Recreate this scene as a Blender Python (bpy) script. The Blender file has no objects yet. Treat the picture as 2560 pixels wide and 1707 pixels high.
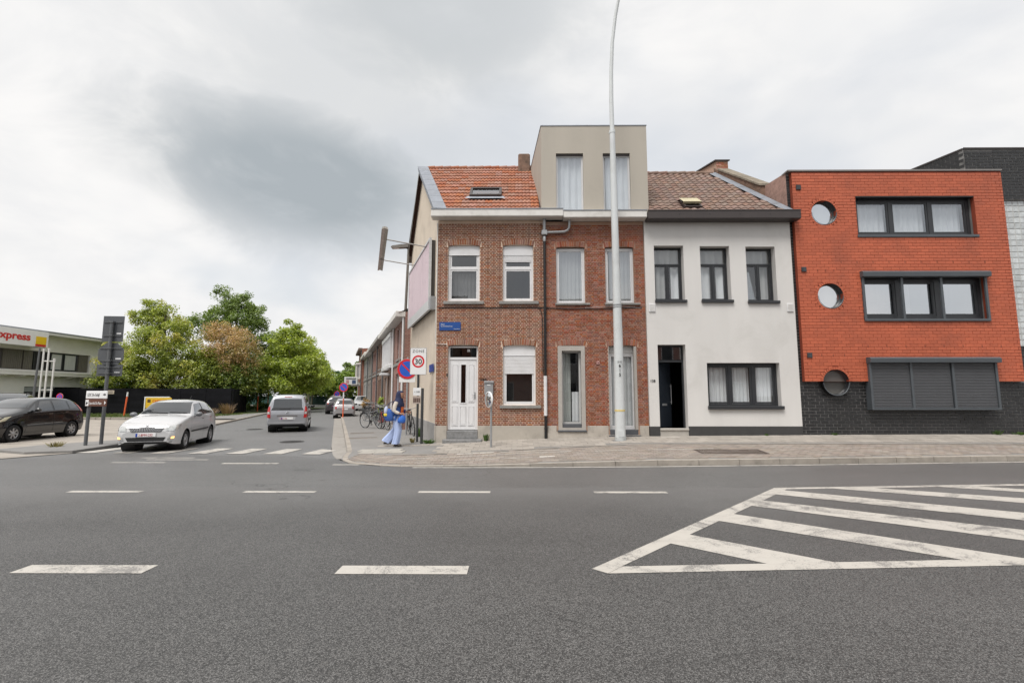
import bpy, bmesh, math, random
import numpy as np
from mathutils import Vector, Matrix

scene = bpy.context.scene
col = scene.collection
RND = random.Random(11)
rad = math.radians

# ------------------------------------------------------------------ camera
CAM = Vector((0.0, 0.0, 1.65))
cd = bpy.data.cameras.new('camera')
cd.lens = 17.0
cd.sensor_width = 36.0
cd.clip_start = 0.05
cd.clip_end = 3000
cam = bpy.data.objects.new('camera', cd)
cam.location = CAM
cam.rotation_euler = (rad(90 + 6.30), 0, rad(0.4))
col.objects.link(cam)
scene.camera = cam

# ------------------------------------------------------------------ exposure
scene.view_settings.view_transform = 'Standard'
scene.view_settings.look = 'None'
scene.view_settings.gamma = 1.0
scene.view_settings.exposure = 0.22
scene.view_settings.use_curve_mapping = False
scene.cycles.max_bounces = 5
scene.cycles.diffuse_bounces = 3
scene.cycles.glossy_bounces = 3
scene.cycles.transmission_bounces = 4
scene.cycles.transparent_max_bounces = 8
scene.cycles.caustics_reflective = False
scene.cycles.caustics_refractive = False
scene.cycles.use_denoising = True
scene.cycles.use_adaptive_sampling = True
scene.cycles.adaptive_threshold = 0.02

# ------------------------------------------------------------------ sun
SUN_EL, SUN_AZ = 62.0, 208.0            # degrees; azimuth clockwise from +Y: high behind the camera, to the left
sd = bpy.data.lights.new('sun', 'SUN')
sd.energy = 3.0
sd.angle = rad(25)
sd.color = (1.0, 0.965, 0.92)
sun = bpy.data.objects.new('sun', sd)
sdir = Vector((math.sin(rad(SUN_AZ)) * math.cos(rad(SUN_EL)), math.cos(rad(SUN_AZ)) * math.cos(rad(SUN_EL)), math.sin(rad(SUN_EL))))
sun.rotation_euler = (-sdir).to_track_quat('-Z', 'Y').to_euler()
sun.location = (0, 0, 60)
col.objects.link(sun)

# ------------------------------------------------------------------ world: Nishita sky behind a broken cloud deck
world = bpy.data.worlds.new('World')
scene.world = world
world.use_nodes = True
wt = world.node_tree
for n in list(wt.nodes):
    wt.nodes.remove(n)

class NT:
    """terse node building"""
    def __init__(s, tree): s.t = tree
    def n(s, typ, **kw):
        nd = s.t.nodes.new(typ)
        ins = kw.pop('ins', {})
        for k, v in kw.items(): setattr(nd, k, v)
        for k, v in ins.items(): s.put(nd.inputs[k], v)
        return nd
    def put(s, sock, v):
        if hasattr(v, 'is_linked') or isinstance(v, bpy.types.NodeSocket): s.t.links.new(v, sock)
        else: sock.default_value = v
    def math(s, op, a, b=0.0, clamp=False):
        nd = s.n('ShaderNodeMath', operation=op, use_clamp=clamp)
        s.put(nd.inputs[0], a); s.put(nd.inputs[1], b)
        return nd.outputs[0]
    def mix(s, f, a, b, blend='MIX'):
        nd = s.n('ShaderNodeMix', data_type='RGBA', blend_type=blend)
        s.put(nd.inputs[0], f); s.put(nd.inputs[6], a); s.put(nd.inputs[7], b)
        return nd.outputs[2]
    def noise(s, vec, scale, detail=4.0, rough=0.55, dist=0.0):
        nd = s.n('ShaderNodeTexNoise', ins={'Scale': scale, 'Detail': detail, 'Roughness': rough, 'Distortion': dist})
        if vec is not None: s.put(nd.inputs['Vector'], vec)
        return nd.outputs[0]
    def ramp(s, v, a, b, smooth=True, lo=0.0, hi=1.0):
        nd = s.n('ShaderNodeMapRange', interpolation_type='SMOOTHSTEP' if smooth else 'LINEAR')
        s.put(nd.inputs[0], v)
        nd.inputs[1].default_value = a; nd.inputs[2].default_value = b
        nd.inputs[3].default_value = lo; nd.inputs[4].default_value = hi
        return nd.outputs[0]

def c4(c): return (c[0], c[1], c[2], 1.0)

W = NT(wt)
gen = W.n('ShaderNodeTexCoord').outputs['Generated']
sky = W.n('ShaderNodeTexSky', sky_type='NISHITA', sun_disc=False, sun_elevation=rad(SUN_EL), sun_rotation=rad(SUN_AZ), air_density=1.0, dust_density=2.5, ozone_density=1.0)
# flatten the directions towards the horizon so that clouds shrink with distance
sep = W.n('ShaderNodeSeparateXYZ', ins={0: gen})
den = W.math('ADD', W.math('ABSOLUTE', sep.outputs[2]), 0.55)
cx = W.math('DIVIDE', sep.outputs[0], den)
cy = W.math('DIVIDE', sep.outputs[1], den)
cvec = W.n('ShaderNodeCombineXYZ', ins={0: cx, 1: cy, 2: W.math('MULTIPLY', sep.outputs[2], 1.4)}).outputs[0]
big = W.noise(cvec, 1.6, 4.0, 0.52, 0.25)
mid = W.noise(cvec, 4.2, 5.0, 0.58, 0.35)
low = W.noise(cvec, 0.9, 3.0, 0.5, 0.2)

def blob(center, sx, sy, sz, wobble, r0=0.25, r1=1.15):
    d = W.n('ShaderNodeVectorMath', operation='SUBTRACT', ins={0: gen, 1: center}).outputs[0]
    d = W.n('ShaderNodeVectorMath', operation='MULTIPLY', ins={0: d, 1: (sx, sy, sz)}).outputs[0]
    l = W.n('ShaderNodeVectorMath', operation='LENGTH', ins={0: d}).outputs['Value']
    l = W.math('ADD', l, W.math('MULTIPLY', W.math('SUBTRACT', mid, 0.5), wobble))
    return W.ramp(l, r0, r1, True, 1.0, 0.0)

# two darker cloud bases hang over the street, as the photograph shows; elsewhere the noise decides
d1 = blob((-0.375, 0.83, 0.385), 3.0, 1.2, 6.4, 0.8, 0.30, 1.02)
d2 = blob((-0.14, 0.78, 0.66), 2.9, 1.2, 5.0, 0.9)
d3 = blob((-0.27, 0.83, 0.50), 2.8, 1.2, 4.2, 0.9)
dn = W.ramp(W.math('ADD', W.math('MULTIPLY', big, 0.7), W.math('MULTIPLY', low, 0.3)), 0.53, 0.72)
dark = W.math('MAXIMUM', W.math('MULTIPLY', d1, 1.0), W.math('MULTIPLY', d2, 0.60))
dark = W.math('MAXIMUM', dark, W.math('MULTIPLY', d3, 0.36))
dark = W.math('MAXIMUM', dark, W.math('MULTIPLY', dn, 0.07))
dark = W.math('MULTIPLY', dark, W.ramp(mid, 0.15, 0.60, True, 0.72, 1.05))
billow = W.ramp(mid, 0.36, 0.66, True, 0.0, 1.0)
white = W.mix(billow, c4((8.35, 8.35, 8.40)), c4((9.15, 9.05, 8.95)))
cloud = W.mix(dark, white, c4((4.05, 4.45, 4.75)))
gapn = W.noise(cvec, 1.15, 4.0, 0.55, 0.3)
gap = W.math('MULTIPLY', W.ramp(gapn, 0.47, 0.64), W.math('SUBTRACT', 1.0, dark, True))
skyc = W.mix(1.0, sky.outputs[0], c4((1.45, 1.25, 1.0)), 'MULTIPLY')
paleblue = W.mix(0.55, skyc, c4((7.5, 8.15, 9.1)))
final = W.mix(W.math('MULTIPLY', gap, 0.5), cloud, paleblue)
bg = W.n('ShaderNodeBackground', ins={'Color': final, 'Strength': 0.091})
wo = W.n('ShaderNodeOutputWorld')
wt.links.new(bg.outputs[0], wo.inputs[0])

# ------------------------------------------------------------------ mesh building
class MB:
    def __init__(s):
        s.v = []; s.f = []; s.m = []; s.sm = []
    def add(s, vs, fs, mi=0, smooth=False, M=None):
        b = len(s.v)
        if M is not None: vs = [tuple(M @ Vector(p)) for p in vs]
        s.v.extend(vs)
        for f in fs:
            s.f.append(tuple(b + i for i in f)); s.m.append(mi); s.sm.append(smooth)
        return s
    def quad(s, a, b, c, d, mi=0, M=None): return s.add([a, b, c, d], [(0, 1, 2, 3)], mi, False, M)
    def poly(s, pts, mi=0, M=None): return s.add(list(pts), [tuple(range(len(pts)))], mi, False, M)
    def box(s, x0, x1, y0, y1, z0, z1, mi=0, M=None):
        vs = [(x0,y0,z0),(x1,y0,z0),(x1,y1,z0),(x0,y1,z0),(x0,y0,z1),(x1,y0,z1),(x1,y1,z1),(x0,y1,z1)]
        return s.add(vs, [(0,3,2,1),(4,5,6,7),(0,1,5,4),(1,2,6,5),(2,3,7,6),(3,0,4,7)], mi, False, M)
    def bev(s, x0, x1, y0, y1, z0, z1, b=0.01, mi=0, M=None):
        """box with all edges chamfered (44 triangles)"""
        X = (x0, x0+b, x1-b, x1); Y = (y0, y0+b, y1-b, y1); Z = (z0, z0+b, z1-b, z1)
        bm = bmesh.new()
        pts = []
        for i in (1, 2):
            for j in (1, 2):
                for k in (1, 2):
                    for ax in range(3):
                        p = [X[i], Y[j], Z[k]]
                        e = (X, Y, Z)[ax]; q = (i, j, k)[ax]
                        p[ax] = e[0] if q == 1 else e[3]
                        pts.append(bm.verts.new(p))
        r = bmesh.ops.convex_hull(bm, input=pts)
        bm.verts.index_update()
        vs = [tuple(v.co) for v in bm.verts]
        fs = [tuple(v.index for v in f.verts) for f in bm.faces]
        bm.free()
        return s.add(vs, fs, mi, False, M)
    def prism(s, pts, axis, a, b, mi=0, M=None):
        """polygon pts (2-D, counter-clockwise seen against the axis) swept from a to b along axis"""
        n = len(pts)
        def P(p, t): return (t, p[0], p[1]) if axis == 'x' else ((p[0], t, p[1]) if axis == 'y' else (p[0], p[1], t))
        vs = [P(p, a) for p in pts] + [P(p, b) for p in pts]
        fs = [tuple(range(n))[::-1], tuple(range(n, 2*n))] + [(i, (i+1) % n, n+(i+1) % n, n+i) for i in range(n)]
        return s.add(vs, fs, mi, False, M)
    def tube(s, path, r, n=8, mi=0, cap=True, M=None, smooth=True):
        path = [Vector(p) for p in path]
        rs = r if isinstance(r, (list, tuple)) else [r]*len(path)
        vs = []; fs = []
        up = Vector((0, 0, 1))
        prev = None
        for i, p in enumerate(path):
            t = (path[min(i+1, len(path)-1)] - path[max(i-1, 0)]).normalized()
            if prev is None:
                a = t.cross(up)
                if a.length < 1e-3: a = t.cross(Vector((1, 0, 0)))
            else:
                a = prev - t * prev.dot(t)
                if a.length < 1e-4: a = t.cross(up)
            a.normalize(); prev = a
            b = t.cross(a)
            for k in range(n):
                w = 2*math.pi*k/n
                vs.append(tuple(p + a*(rs[i]*math.cos(w)) + b*(rs[i]*math.sin(w))))
        for i in range(len(path)-1):
            for k in range(n):
                fs.append((i*n+k, i*n+(k+1) % n, (i+1)*n+(k+1) % n, (i+1)*n+k))
        s.add(vs, fs, mi, smooth, M)
        if cap:
            s.add(vs[:n], [tuple(range(n))[::-1]], mi, False, M)
            s.add(vs[-n:], [tuple(range(n))], mi, False, M)
        return s
    def lathe(s, prof, n=24, mi=0, M=None, smooth=True, axis='z'):
        """prof: (radius, height) pairs"""
        vs = []; fs = []
        for r, h in prof:
            for k in range(n):
                w = 2*math.pi*k/n
                c, d = r*math.cos(w), r*math.sin(w)
                vs.append((c, d, h) if axis == 'z' else ((h, c, d) if axis == 'x' else (c, h, d)))
        for i in range(len(prof)-1):
            for k in range(n):
                fs.append((i*n+k, i*n+(k+1) % n, (i+1)*n+(k+1) % n, (i+1)*n+k))
        return s.add(vs, fs, mi, smooth, M)
    def disc(s, c, r, axis, n=24, mi=0, M=None, flip=False):
        pts = []
        for k in range(n):
            w = 2*math.pi*k/n
            a, b = r*math.cos(w), r*math.sin(w)
            pts.append((c[0]+a, c[1]+b, c[2]) if axis == 'z' else ((c[0], c[1]+a, c[2]+b) if axis == 'x' else (c[0]+a, c[1], c[2]+b)))
        if flip: pts = pts[::-1]
        return s.poly(pts, mi, M)
    def grid(s, P, smooth=True, mi=0, M=None, flip=False):
        """P: rows of points"""
        h, w = len(P), len(P[0])
        vs = [tuple(p) for row in P for p in row]
        fs = []
        for i in range(h-1):
            for j in range(w-1):
                f = (i*w+j, i*w+j+1, (i+1)*w+j+1, (i+1)*w+j)
                fs.append(f[::-1] if flip else f)
        return s.add(vs, fs, mi, smooth, M)
    def mesh(s, name, mats):
        me = bpy.data.meshes.new(name)
        me.from_pydata(s.v, [], s.f)
        if not isinstance(mats, (list, tuple)): mats = [mats]
        for m in mats: me.materials.append(m)
        me.polygons.foreach_set('material_index', s.m)
        me.polygons.foreach_set('use_smooth', s.sm)
        me.update()
        return me
    def build(s, name, mats, parent=None, world=False, **props):
        return link(name, s.mesh(name, mats), parent, world, **props)

def wmat(o):
    m = o.matrix_parent_inverse @ o.matrix_basis if o.parent else o.matrix_basis.copy()
    return wmat(o.parent) @ m if o.parent else m

def link(name, data, parent=None, world=False, **props):
    o = bpy.data.objects.new(name, data)
    col.objects.link(o)
    if parent is not None:
        o.parent = parent
        if world: o.matrix_parent_inverse = wmat(parent).inverted()
    for k, v in props.items(): o[k] = v
    return o

def thing(name, label, cat, loc=(0, 0, 0), rz=0.0, group=None):
    o = bpy.data.objects.new(name, None)
    o.empty_display_size = 0.2
    col.objects.link(o)
    o.location = loc
    o.rotation_euler = (0, 0, rz)
    o['label'] = label; o['category'] = cat
    if group: o['group'] = group
    return o

def tag(o, label, cat, group=None):
    o['label'] = label; o['category'] = cat
    if group: o['group'] = group
    return o

def copy_tree(o, parent=None):
    c = o.copy()
    col.objects.link(c)
    if parent is not None: c.parent = parent
    for ch in list(o.children): copy_tree(ch, c)
    return c

def lettering(txt, size, mat, parent, M, align='LEFT', world=True, name='lettering', ext=0.002, spacing=1.0, offset=0.0, shear=0.0, xs=1.0):
    """flat printed text as a thin mesh; M puts the text's own x-y plane into place"""
    cu = bpy.data.curves.new(name, 'FONT')
    cu.body = txt; cu.size = size; cu.align_x = align; cu.extrude = ext; cu.space_character = spacing; cu.offset = offset; cu.shear = shear
    cu.resolution_u = 3
    tmp = bpy.data.objects.new('tmp_text', cu)
    col.objects.link(tmp)
    dg = bpy.context.evaluated_depsgraph_get()
    me = bpy.data.meshes.new_from_object(tmp.evaluated_get(dg))
    bpy.data.objects.remove(tmp)
    me.name = name
    me.transform(M @ Matrix.Scale(xs, 4, (1, 0, 0)))
    me.materials.clear(); me.materials.append(mat)
    return link(name, me, parent, world)

def facing(px, py, pz, nx, ny):
    """matrix for text lying in a vertical plane, readable from the side the normal (nx, ny) points to"""
    n = Vector((nx, ny, 0)).normalized()
    x = Vector((-n.y, n.x, 0))
    return Matrix(((x.x, 0, n.x, px), (x.y, 0, n.y, py), (0, 1, 0, pz), (0, 0, 0, 1)))

# ------------------------------------------------------------------ materials
MATS = {}
def mat(name, color, rough=0.7, metal=0.0, var=0.12, scale=3.0, bump=0.0, bscale=40.0, spec=0.5, dirt=None, dirt_amt=0.0, dscale=1.5, coat=0.0, rand=0.0, hue=0.0, stretch=None):
    """Principled with a soft noise in value; rand varies from piece to piece (objects and loose islands alike)"""
    if name in MATS: return MATS[name]
    m = bpy.data.materials.new(name)
    m.use_nodes = True
    t = NT(m.node_tree)
    bs = m.node_tree.nodes['Principled BSDF']
    geo = t.n('ShaderNodeNewGeometry')
    vec = geo.outputs['Position']
    if stretch: vec = t.n('ShaderNodeVectorMath', operation='MULTIPLY', ins={0: vec, 1: stretch}).outputs[0]
    c = c4(color)
    val = None
    if var > 0:
        nz = t.noise(vec, scale, 5.0, 0.6)
        val = t.ramp(nz, 0.25, 0.75, False, 1 - var, 1 + var)
    if rand > 0:
        oi = t.n('ShaderNodeObjectInfo')
        r = t.math('FRACT', t.math('ADD', oi.outputs['Random'], geo.outputs['Random Per Island']))
        rv = t.ramp(r, 0, 1, False, 1 - rand, 1 + rand)
        val = rv if val is None else t.math('MULTIPLY', val, rv)
        if hue > 0:
            r2 = t.math('FRACT', t.math('MULTIPLY', r, 7.31))
            hs = t.n('ShaderNodeHueSaturation', ins={'Hue': t.ramp(r2, 0, 1, False, 0.5 - hue, 0.5 + hue), 'Saturation': t.ramp(t.math('FRACT', t.math('MULTIPLY', r, 13.7)), 0, 1, False, 0.75, 1.12), 'Color': c})
            c = hs.outputs[0]
    if val is not None:
        c = t.mix(1.0, c, t.n('ShaderNodeCombineColor', ins={0: val, 1: val, 2: val}).outputs[0], 'MULTIPLY')
    if dirt is not None:
        dn_ = t.noise(geo.outputs['Position'], dscale, 6.0, 0.65, 0.4)
        c = t.mix(t.math('MULTIPLY', t.ramp(dn_, 0.48, 0.72), dirt_amt), c, c4(dirt))
    t.put(bs.inputs['Base Color'], c)
    bs.inputs['Roughness'].default_value = rough
    bs.inputs['Metallic'].default_value = metal
    bs.inputs['Specular IOR Level'].default_value = spec
    if coat: bs.inputs['Coat Weight'].default_value = coat; bs.inputs['Coat Roughness'].default_value = 0.03
    if bump > 0:
        bn = t.noise(geo.outputs['Position'], bscale, 4.0, 0.6)
        b = t.n('ShaderNodeBump', ins={'Strength': bump, 'Distance': 0.01, 'Height': bn})
        m.node_tree.links.new(b.outputs[0], bs.inputs['Normal'])
    MATS[name] = m
    return m

def glass_mat(name, tint=(0.82, 0.86, 0.86), rough=0.01, f0=0.1, wav=0.0):
    """thin window pane: clear, mirroring more at a slant"""
    if name in MATS: return MATS[name]
    m = bpy.data.materials.new(name); m.use_nodes = True
    t = NT(m.node_tree)
    m.node_tree.nodes.remove(m.node_tree.nodes['Principled BSDF'])
    out = [n for n in m.node_tree.nodes if n.type == 'OUTPUT_MATERIAL'][0]
    tr = t.n('ShaderNodeBsdfTransparent', ins={'Color': c4(tint)})
    gl = t.n('ShaderNodeBsdfGlossy', ins={'Color': (0.95, 0.97, 1, 1), 'Roughness': rough})
    if wav > 0:
        bn = t.noise(t.n('ShaderNodeNewGeometry').outputs['Position'], 1.3, 2.0)
        b = t.n('ShaderNodeBump', ins={'Strength': wav, 'Distance': 0.02, 'Height': bn})
        m.node_tree.links.new(b.outputs[0], gl.inputs['Normal'])
    g_ = t.n('ShaderNodeNewGeometry')
    cs = t.math('ABSOLUTE', t.n('ShaderNodeVectorMath', operation='DOT_PRODUCT', ins={0: g_.outputs['Normal'], 1: g_.outputs['Incoming']}).outputs['Value'])
    fr = t.math('ADD', f0, t.math('MULTIPLY', 1 - f0, t.math('POWER', t.math('SUBTRACT', 1.0, cs, True), 5.0)))
    mx = t.n('ShaderNodeMixShader', ins={0: fr})
    m.node_tree.links.new(tr.outputs[0], mx.inputs[1]); m.node_tree.links.new(gl.outputs[0], mx.inputs[2])
    m.node_tree.links.new(mx.outputs[0], out.inputs[0])
    MATS[name] = m
    return m

def emit_mat(name, color, strength):
    if name in MATS: return MATS[name]
    m = bpy.data.materials.new(name); m.use_nodes = True
    bs = m.node_tree.nodes['Principled BSDF']
    bs.inputs['Base Color'].default_value = c4(color)
    bs.inputs['Emission Color'].default_value = c4(color)
    bs.inputs['Emission Strength'].default_value = strength
    MATS[name] = m
    return m

def asphalt(name, base, fleck, scale, rough, band=0.0, polish=None):
    """stone-flecked asphalt: aggregate cells, fine grit, wide worn bands along the road"""
    m = bpy.data.materials.new(name); m.use_nodes = True
    t = NT(m.node_tree)
    bs = m.node_tree.nodes['Principled BSDF']
    pos = t.n('ShaderNodeNewGeometry').outputs['Position']
    vo = t.n('ShaderNodeTexVoronoi', feature='F1', ins={'Vector': pos, 'Scale': scale})
    cellv = t.n('ShaderNodeSeparateColor', ins={0: vo.outputs['Color']}).outputs[0]
    grit = t.noise(pos, scale*1.9, 3.0, 0.7)
    stone = t.math('ADD', t.math('MULTIPLY', t.ramp(cellv, 0.1, 1.0, False), 0.62), t.math('MULTIPLY', grit, 0.42))
    edge = t.ramp(vo.outputs['Distance'], 0.30, 0.62, True, 0.0, 1.0)
    stone = t.math('MULTIPLY', stone, t.math('SUBTRACT', 1.0, t.math('MULTIPLY', edge, 0.55)))
    c = t.mix(t.ramp(stone, 0.12, 0.78, False), c4(base), c4(fleck))
    sp = t.n('ShaderNodeVectorMath', operation='MULTIPLY', ins={0: pos, 1: (0.16, 0.9, 1)}).outputs[0]
    wear = t.noise(sp, 0.8, 5.0, 0.6, 0.3)
    blot = t.noise(pos, 0.45, 5.0, 0.62, 0.4)
    v = t.math('MULTIPLY', t.ramp(wear, 0.3, 0.7, False, 1 - band, 1 + band), t.ramp(blot, 0.3, 0.7, False, 0.93, 1.07))
    c = t.mix(1.0, c, t.n('ShaderNodeCombineColor', ins={0: v, 1: v, 2: v}).outputs[0], 'MULTIPLY')
    if polish:      # lane towards the kerb worn paler by traffic
        yy = t.math('ADD', t.n('ShaderNodeSeparateXYZ', ins={0: pos}).outputs[1], t.math('MULTIPLY', t.math('SUBTRACT', blot, .5), 2.2))
        f = t.ramp(yy, polish[0], polish[1], True, 0.0, polish[2])
        c = t.mix(f, c, c4((0.148, 0.1455, 0.143)))
    stain = t.ramp(t.noise(pos, 1.3, 6.0, 0.7, 0.8), 0.66, 0.80)
    c = t.mix(t.math('MULTIPLY', stain, 0.30), c, c4((base[0]*0.6, base[1]*0.6, base[2]*0.6)))
    ck_ = t.n('ShaderNodeTexVoronoi', feature='DISTANCE_TO_EDGE', ins={'Vector': t.n('ShaderNodeVectorMath', operation='ADD', ins={0: pos, 1: t.n('ShaderNodeVectorMath', operation='SCALE', ins={0: t.n('ShaderNodeTexNoise', ins={'Vector': pos, 'Scale': 1.1, 'Detail': 3.0}).outputs['Color'], 'Scale': 1.3}).outputs[0]}).outputs[0], 'Scale': 0.16})
    crack = t.math('MULTIPLY', t.ramp(ck_.outputs['Distance'], 0.0, 0.0035, True, 1.0, 0.0), t.ramp(t.noise(pos, 0.35, 3.0), 0.50, 0.60))
    c = t.mix(t.math('MULTIPLY', crack, 0.55), c, c4((0.02, 0.02, 0.02)))
    oil = t.ramp(t.noise(sp, 3.2, 3.0, 0.6, 0.6), 0.70, 0.78)
    c = t.mix(t.math('MULTIPLY', oil, 0.22), c, c4((0.025, 0.025, 0.025)))
    t.put(bs.inputs['Base Color'], c)
    bs.inputs['Roughness'].default_value = rough
    bs.inputs['Specular IOR Level'].default_value = 0.45
    b = t.n('ShaderNodeBump', ins={'Strength': 0.55, 'Distance': 0.006, 'Height': stone})
    m.node_tree.links.new(b.outputs[0], bs.inputs['Normal'])
    MATS[name] = m
    return m

def leaf_mat(name, c1, c2, c3=None, c3amt=0.0):
    m = bpy.data.materials.new(name); m.use_nodes = True
    t = NT(m.node_tree)
    m.node_tree.nodes.remove(m.node_tree.nodes['Principled BSDF'])
    out = [n for n in m.node_tree.nodes if n.type == 'OUTPUT_MATERIAL'][0]
    geo = t.n('ShaderNodeNewGeometry')
    nz = t.noise(geo.outputs['Position'], 0.7, 4.0, 0.6)
    r = geo.outputs['Random Per Island']
    c = t.mix(t.ramp(t.math('ADD', t.math('MULTIPLY', nz, 0.7), t.math('MULTIPLY', r, 0.45)), 0.35, 0.85, False), c4(c1), c4(c2))
    if c3 is not None:
        c = t.mix(t.math('MULTIPLY', t.ramp(t.noise(geo.outputs['Position'], 0.4, 3.0), 0.5, 0.66), c3amt), c, c4(c3))
    v = t.ramp(t.math('FRACT', t.math('MULTIPLY', r, 9.7)), 0, 1, False, 0.7, 1.3)
    c = t.mix(1.0, c, t.n('ShaderNodeCombineColor', ins={0: v, 1: v, 2: v}).outputs[0], 'MULTIPLY')
    df = t.n('ShaderNodeBsdfDiffuse', ins={'Color': c})
    tl = t.n('ShaderNodeBsdfTranslucent', ins={'Color': t.mix(1.0, c, c4((1.15, 1.2, 0.6)), 'MULTIPLY')})
    gl = t.n('ShaderNodeBsdfGlossy', ins={'Color': (1, 1, 1, 1), 'Roughness': 0.45})
    a = t.n('ShaderNodeMixShader', ins={0: 0.45})
    m.node_tree.links.new(df.outputs[0], a.inputs[1]); m.node_tree.links.new(tl.outputs[0], a.inputs[2])
    b = t.n('ShaderNodeMixShader', ins={0: 0.04})
    m.node_tree.links.new(a.outputs[0], b.inputs[1]); m.node_tree.links.new(gl.outputs[0], b.inputs[2])
    m.node_tree.links.new(b.outputs[0], out.inputs[0])
    MATS[name] = m
    return m

ASPH = asphalt('asphalt_main', (0.029, 0.0285, 0.028), (0.200, 0.196, 0.191), 118.0, 0.58, 0.10, (6.2, 9.2, .75))
ASPH2 = asphalt('asphalt_side', (0.115, 0.115, 0.116), (0.235, 0.233, 0.230), 120.0, 0.60, 0.05)
ASPH3 = asphalt('asphalt_far_lane', (0.078, 0.077, 0.076), (0.218, 0.214, 0.210), 120.0, 0.50, 0.09)
PAINT = None
def paint_mat():
    m = bpy.data.materials.new('road_paint'); m.use_nodes = True
    t = NT(m.node_tree); bs = m.node_tree.nodes['Principled BSDF']
    pos = t.n('ShaderNodeNewGeometry').outputs['Position']
    wear = t.noise(pos, 1.7, 8.0, 0.74, 1.1)
    fine = t.noise(pos, 60.0, 3.0, 0.7)
    w = t.ramp(t.math('ADD', t.math('MULTIPLY', wear, 0.8), t.math('MULTIPLY', fine, 0.42)), 0.60, 0.72)
    c = t.mix(t.math('MULTIPLY', w, 0.85), c4((0.47, 0.445, 0.405)), c4((0.15, 0.145, 0.14)))
    c = t.mix(t.math('MULTIPLY', t.ramp(t.noise(pos, 14.0, 4.0), 0.4, 0.7), 0.16), c, c4((0.38, 0.355, 0.32)))
    tyre = t.ramp(t.noise(t.n('ShaderNodeVectorMath', operation='MULTIPLY', ins={0: pos, 1: (0.25, 2.2, 1)}).outputs[0], 1.6, 4.0), 0.52, 0.72)
    c = t.mix(t.math('MULTIPLY', tyre, 0.35), c, c4((0.27, 0.255, 0.235)))
    t.put(bs.inputs['Base Color'], c); bs.inputs['Roughness'].default_value = 0.6
    b = t.n('ShaderNodeBump', ins={'Strength': 0.3, 'Distance': 0.004, 'Height': fine})
    m.node_tree.links.new(b.outputs[0], bs.inputs['Normal'])
    return m
PAINT = paint_mat()

CONC = mat('concrete', (0.33, 0.30, 0.27), 0.85, var=0.14, scale=2.2, bump=0.3, bscale=60, dirt=(0.16, 0.14, 0.12), dirt_amt=0.5)
KERB = mat('kerb_concrete', (0.34, 0.305, 0.265), 0.85, var=0.15, scale=4, bump=0.35, bscale=70, rand=0.08, dirt=(0.13, 0.12, 0.10), dirt_amt=0.45, dscale=3)
SLAB = mat('paving_slab', (0.335, 0.305, 0.27), 0.85, var=0.10, scale=3.5, bump=0.3, bscale=80, rand=0.11, dirt=(0.20, 0.175, 0.15), dirt_amt=0.5, dscale=1.2)
PAVER = mat('clinker_paver', (0.265, 0.225, 0.192), 0.85, var=0.12, scale=2.0, bump=0.3, bscale=80, rand=0.16, hue=0.012, dirt=(0.30, 0.27, 0.24), dirt_amt=0.4, dscale=0.9)
JOINT = mat('sand_joint', (0.15, 0.13, 0.11), 0.95, var=0.15)
M_WHITEPVC = mat('white_pvc', (0.72, 0.72, 0.73), 0.35, var=0.05, scale=2, dirt=(0.50, 0.48, 0.45), dirt_amt=0.25)
M_WHITEPAINT = mat('white_woodwork', (0.68, 0.66, 0.63), 0.5, var=0.08, dirt=(0.42, 0.39, 0.35), dirt_amt=0.35, dscale=2.5)
M_ANTH = mat('anthracite_frame', (0.030, 0.032, 0.036), 0.4, var=0.08)
M_STEELBLUE = mat('slate_grey_metal', (0.075, 0.085, 0.095), 0.42, var=0.08)
M_BROWNMETAL = mat('brown_gutter', (0.050, 0.040, 0.038), 0.4, var=0.1)
M_BLACKPIPE = mat('black_pipe', (0.012, 0.012, 0.013), 0.45, var=0.1)
M_ZINC = mat('zinc', (0.25, 0.27, 0.305), 0.5, metal=0.35, var=0.16, scale=4, dirt=(0.2, 0.2, 0.2), dirt_amt=0.4)
M_GALV = mat('galvanised_steel', (0.36, 0.37, 0.38), 0.5, metal=0.5, var=0.1, scale=6)
M_GREYPOST = mat('grey_post', (0.105, 0.11, 0.115), 0.5, var=0.12, scale=8)
M_DARKPOST = mat('dark_post', (0.045, 0.047, 0.048), 0.5, var=0.12, scale=8)
M_BLUESTONE = mat('bluestone', (0.22, 0.22, 0.22), 0.75, var=0.3, scale=14, bump=0.35, bscale=50, dirt=(0.10, 0.10, 0.10), dirt_amt=0.6, dscale=6)
M_SLATE = mat('slate_sill', (0.085, 0.09, 0.10), 0.6, var=0.12, scale=8)
M_SILL = mat('stone_sill', (0.26, 0.25, 0.235), 0.8, var=0.15, scale=9, dirt=(0.12, 0.115, 0.11), dirt_amt=0.5, dscale=5)
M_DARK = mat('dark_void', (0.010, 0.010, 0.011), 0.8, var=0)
M_ROOM = mat('room_inside', (0.10, 0.095, 0.09), 0.9, var=0.1)
M_CURTAIN = mat('net_curtain', (0.82, 0.83, 0.85), 0.9, var=0.05, scale=3)
M_CURTAIN2 = mat('grey_curtain', (0.46, 0.46, 0.45), 0.9, var=0.08, scale=3)
M_GLASS = glass_mat('window_glass', (0.93, 0.95, 0.95), 0.008, 0.13, 0.015)
M_GLASSMIR = glass_mat('coated_glass', (0.88, 0.91, 0.92), 0.008, 0.27, 0.015)
M_MIRROR = glass_mat('silvered_glass', (0.85, 0.88, 0.88), 0.01, 0.62, 0.015)
M_BLACK = mat('black_plastic', (0.012, 0.012, 0.013), 0.5, var=0)
M_RED = mat('sign_red', (0.60, 0.018, 0.028), 0.4, var=0.04)
M_BLUE = mat('sign_blue', (0.02, 0.10, 0.52), 0.4, var=0.04)
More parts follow.
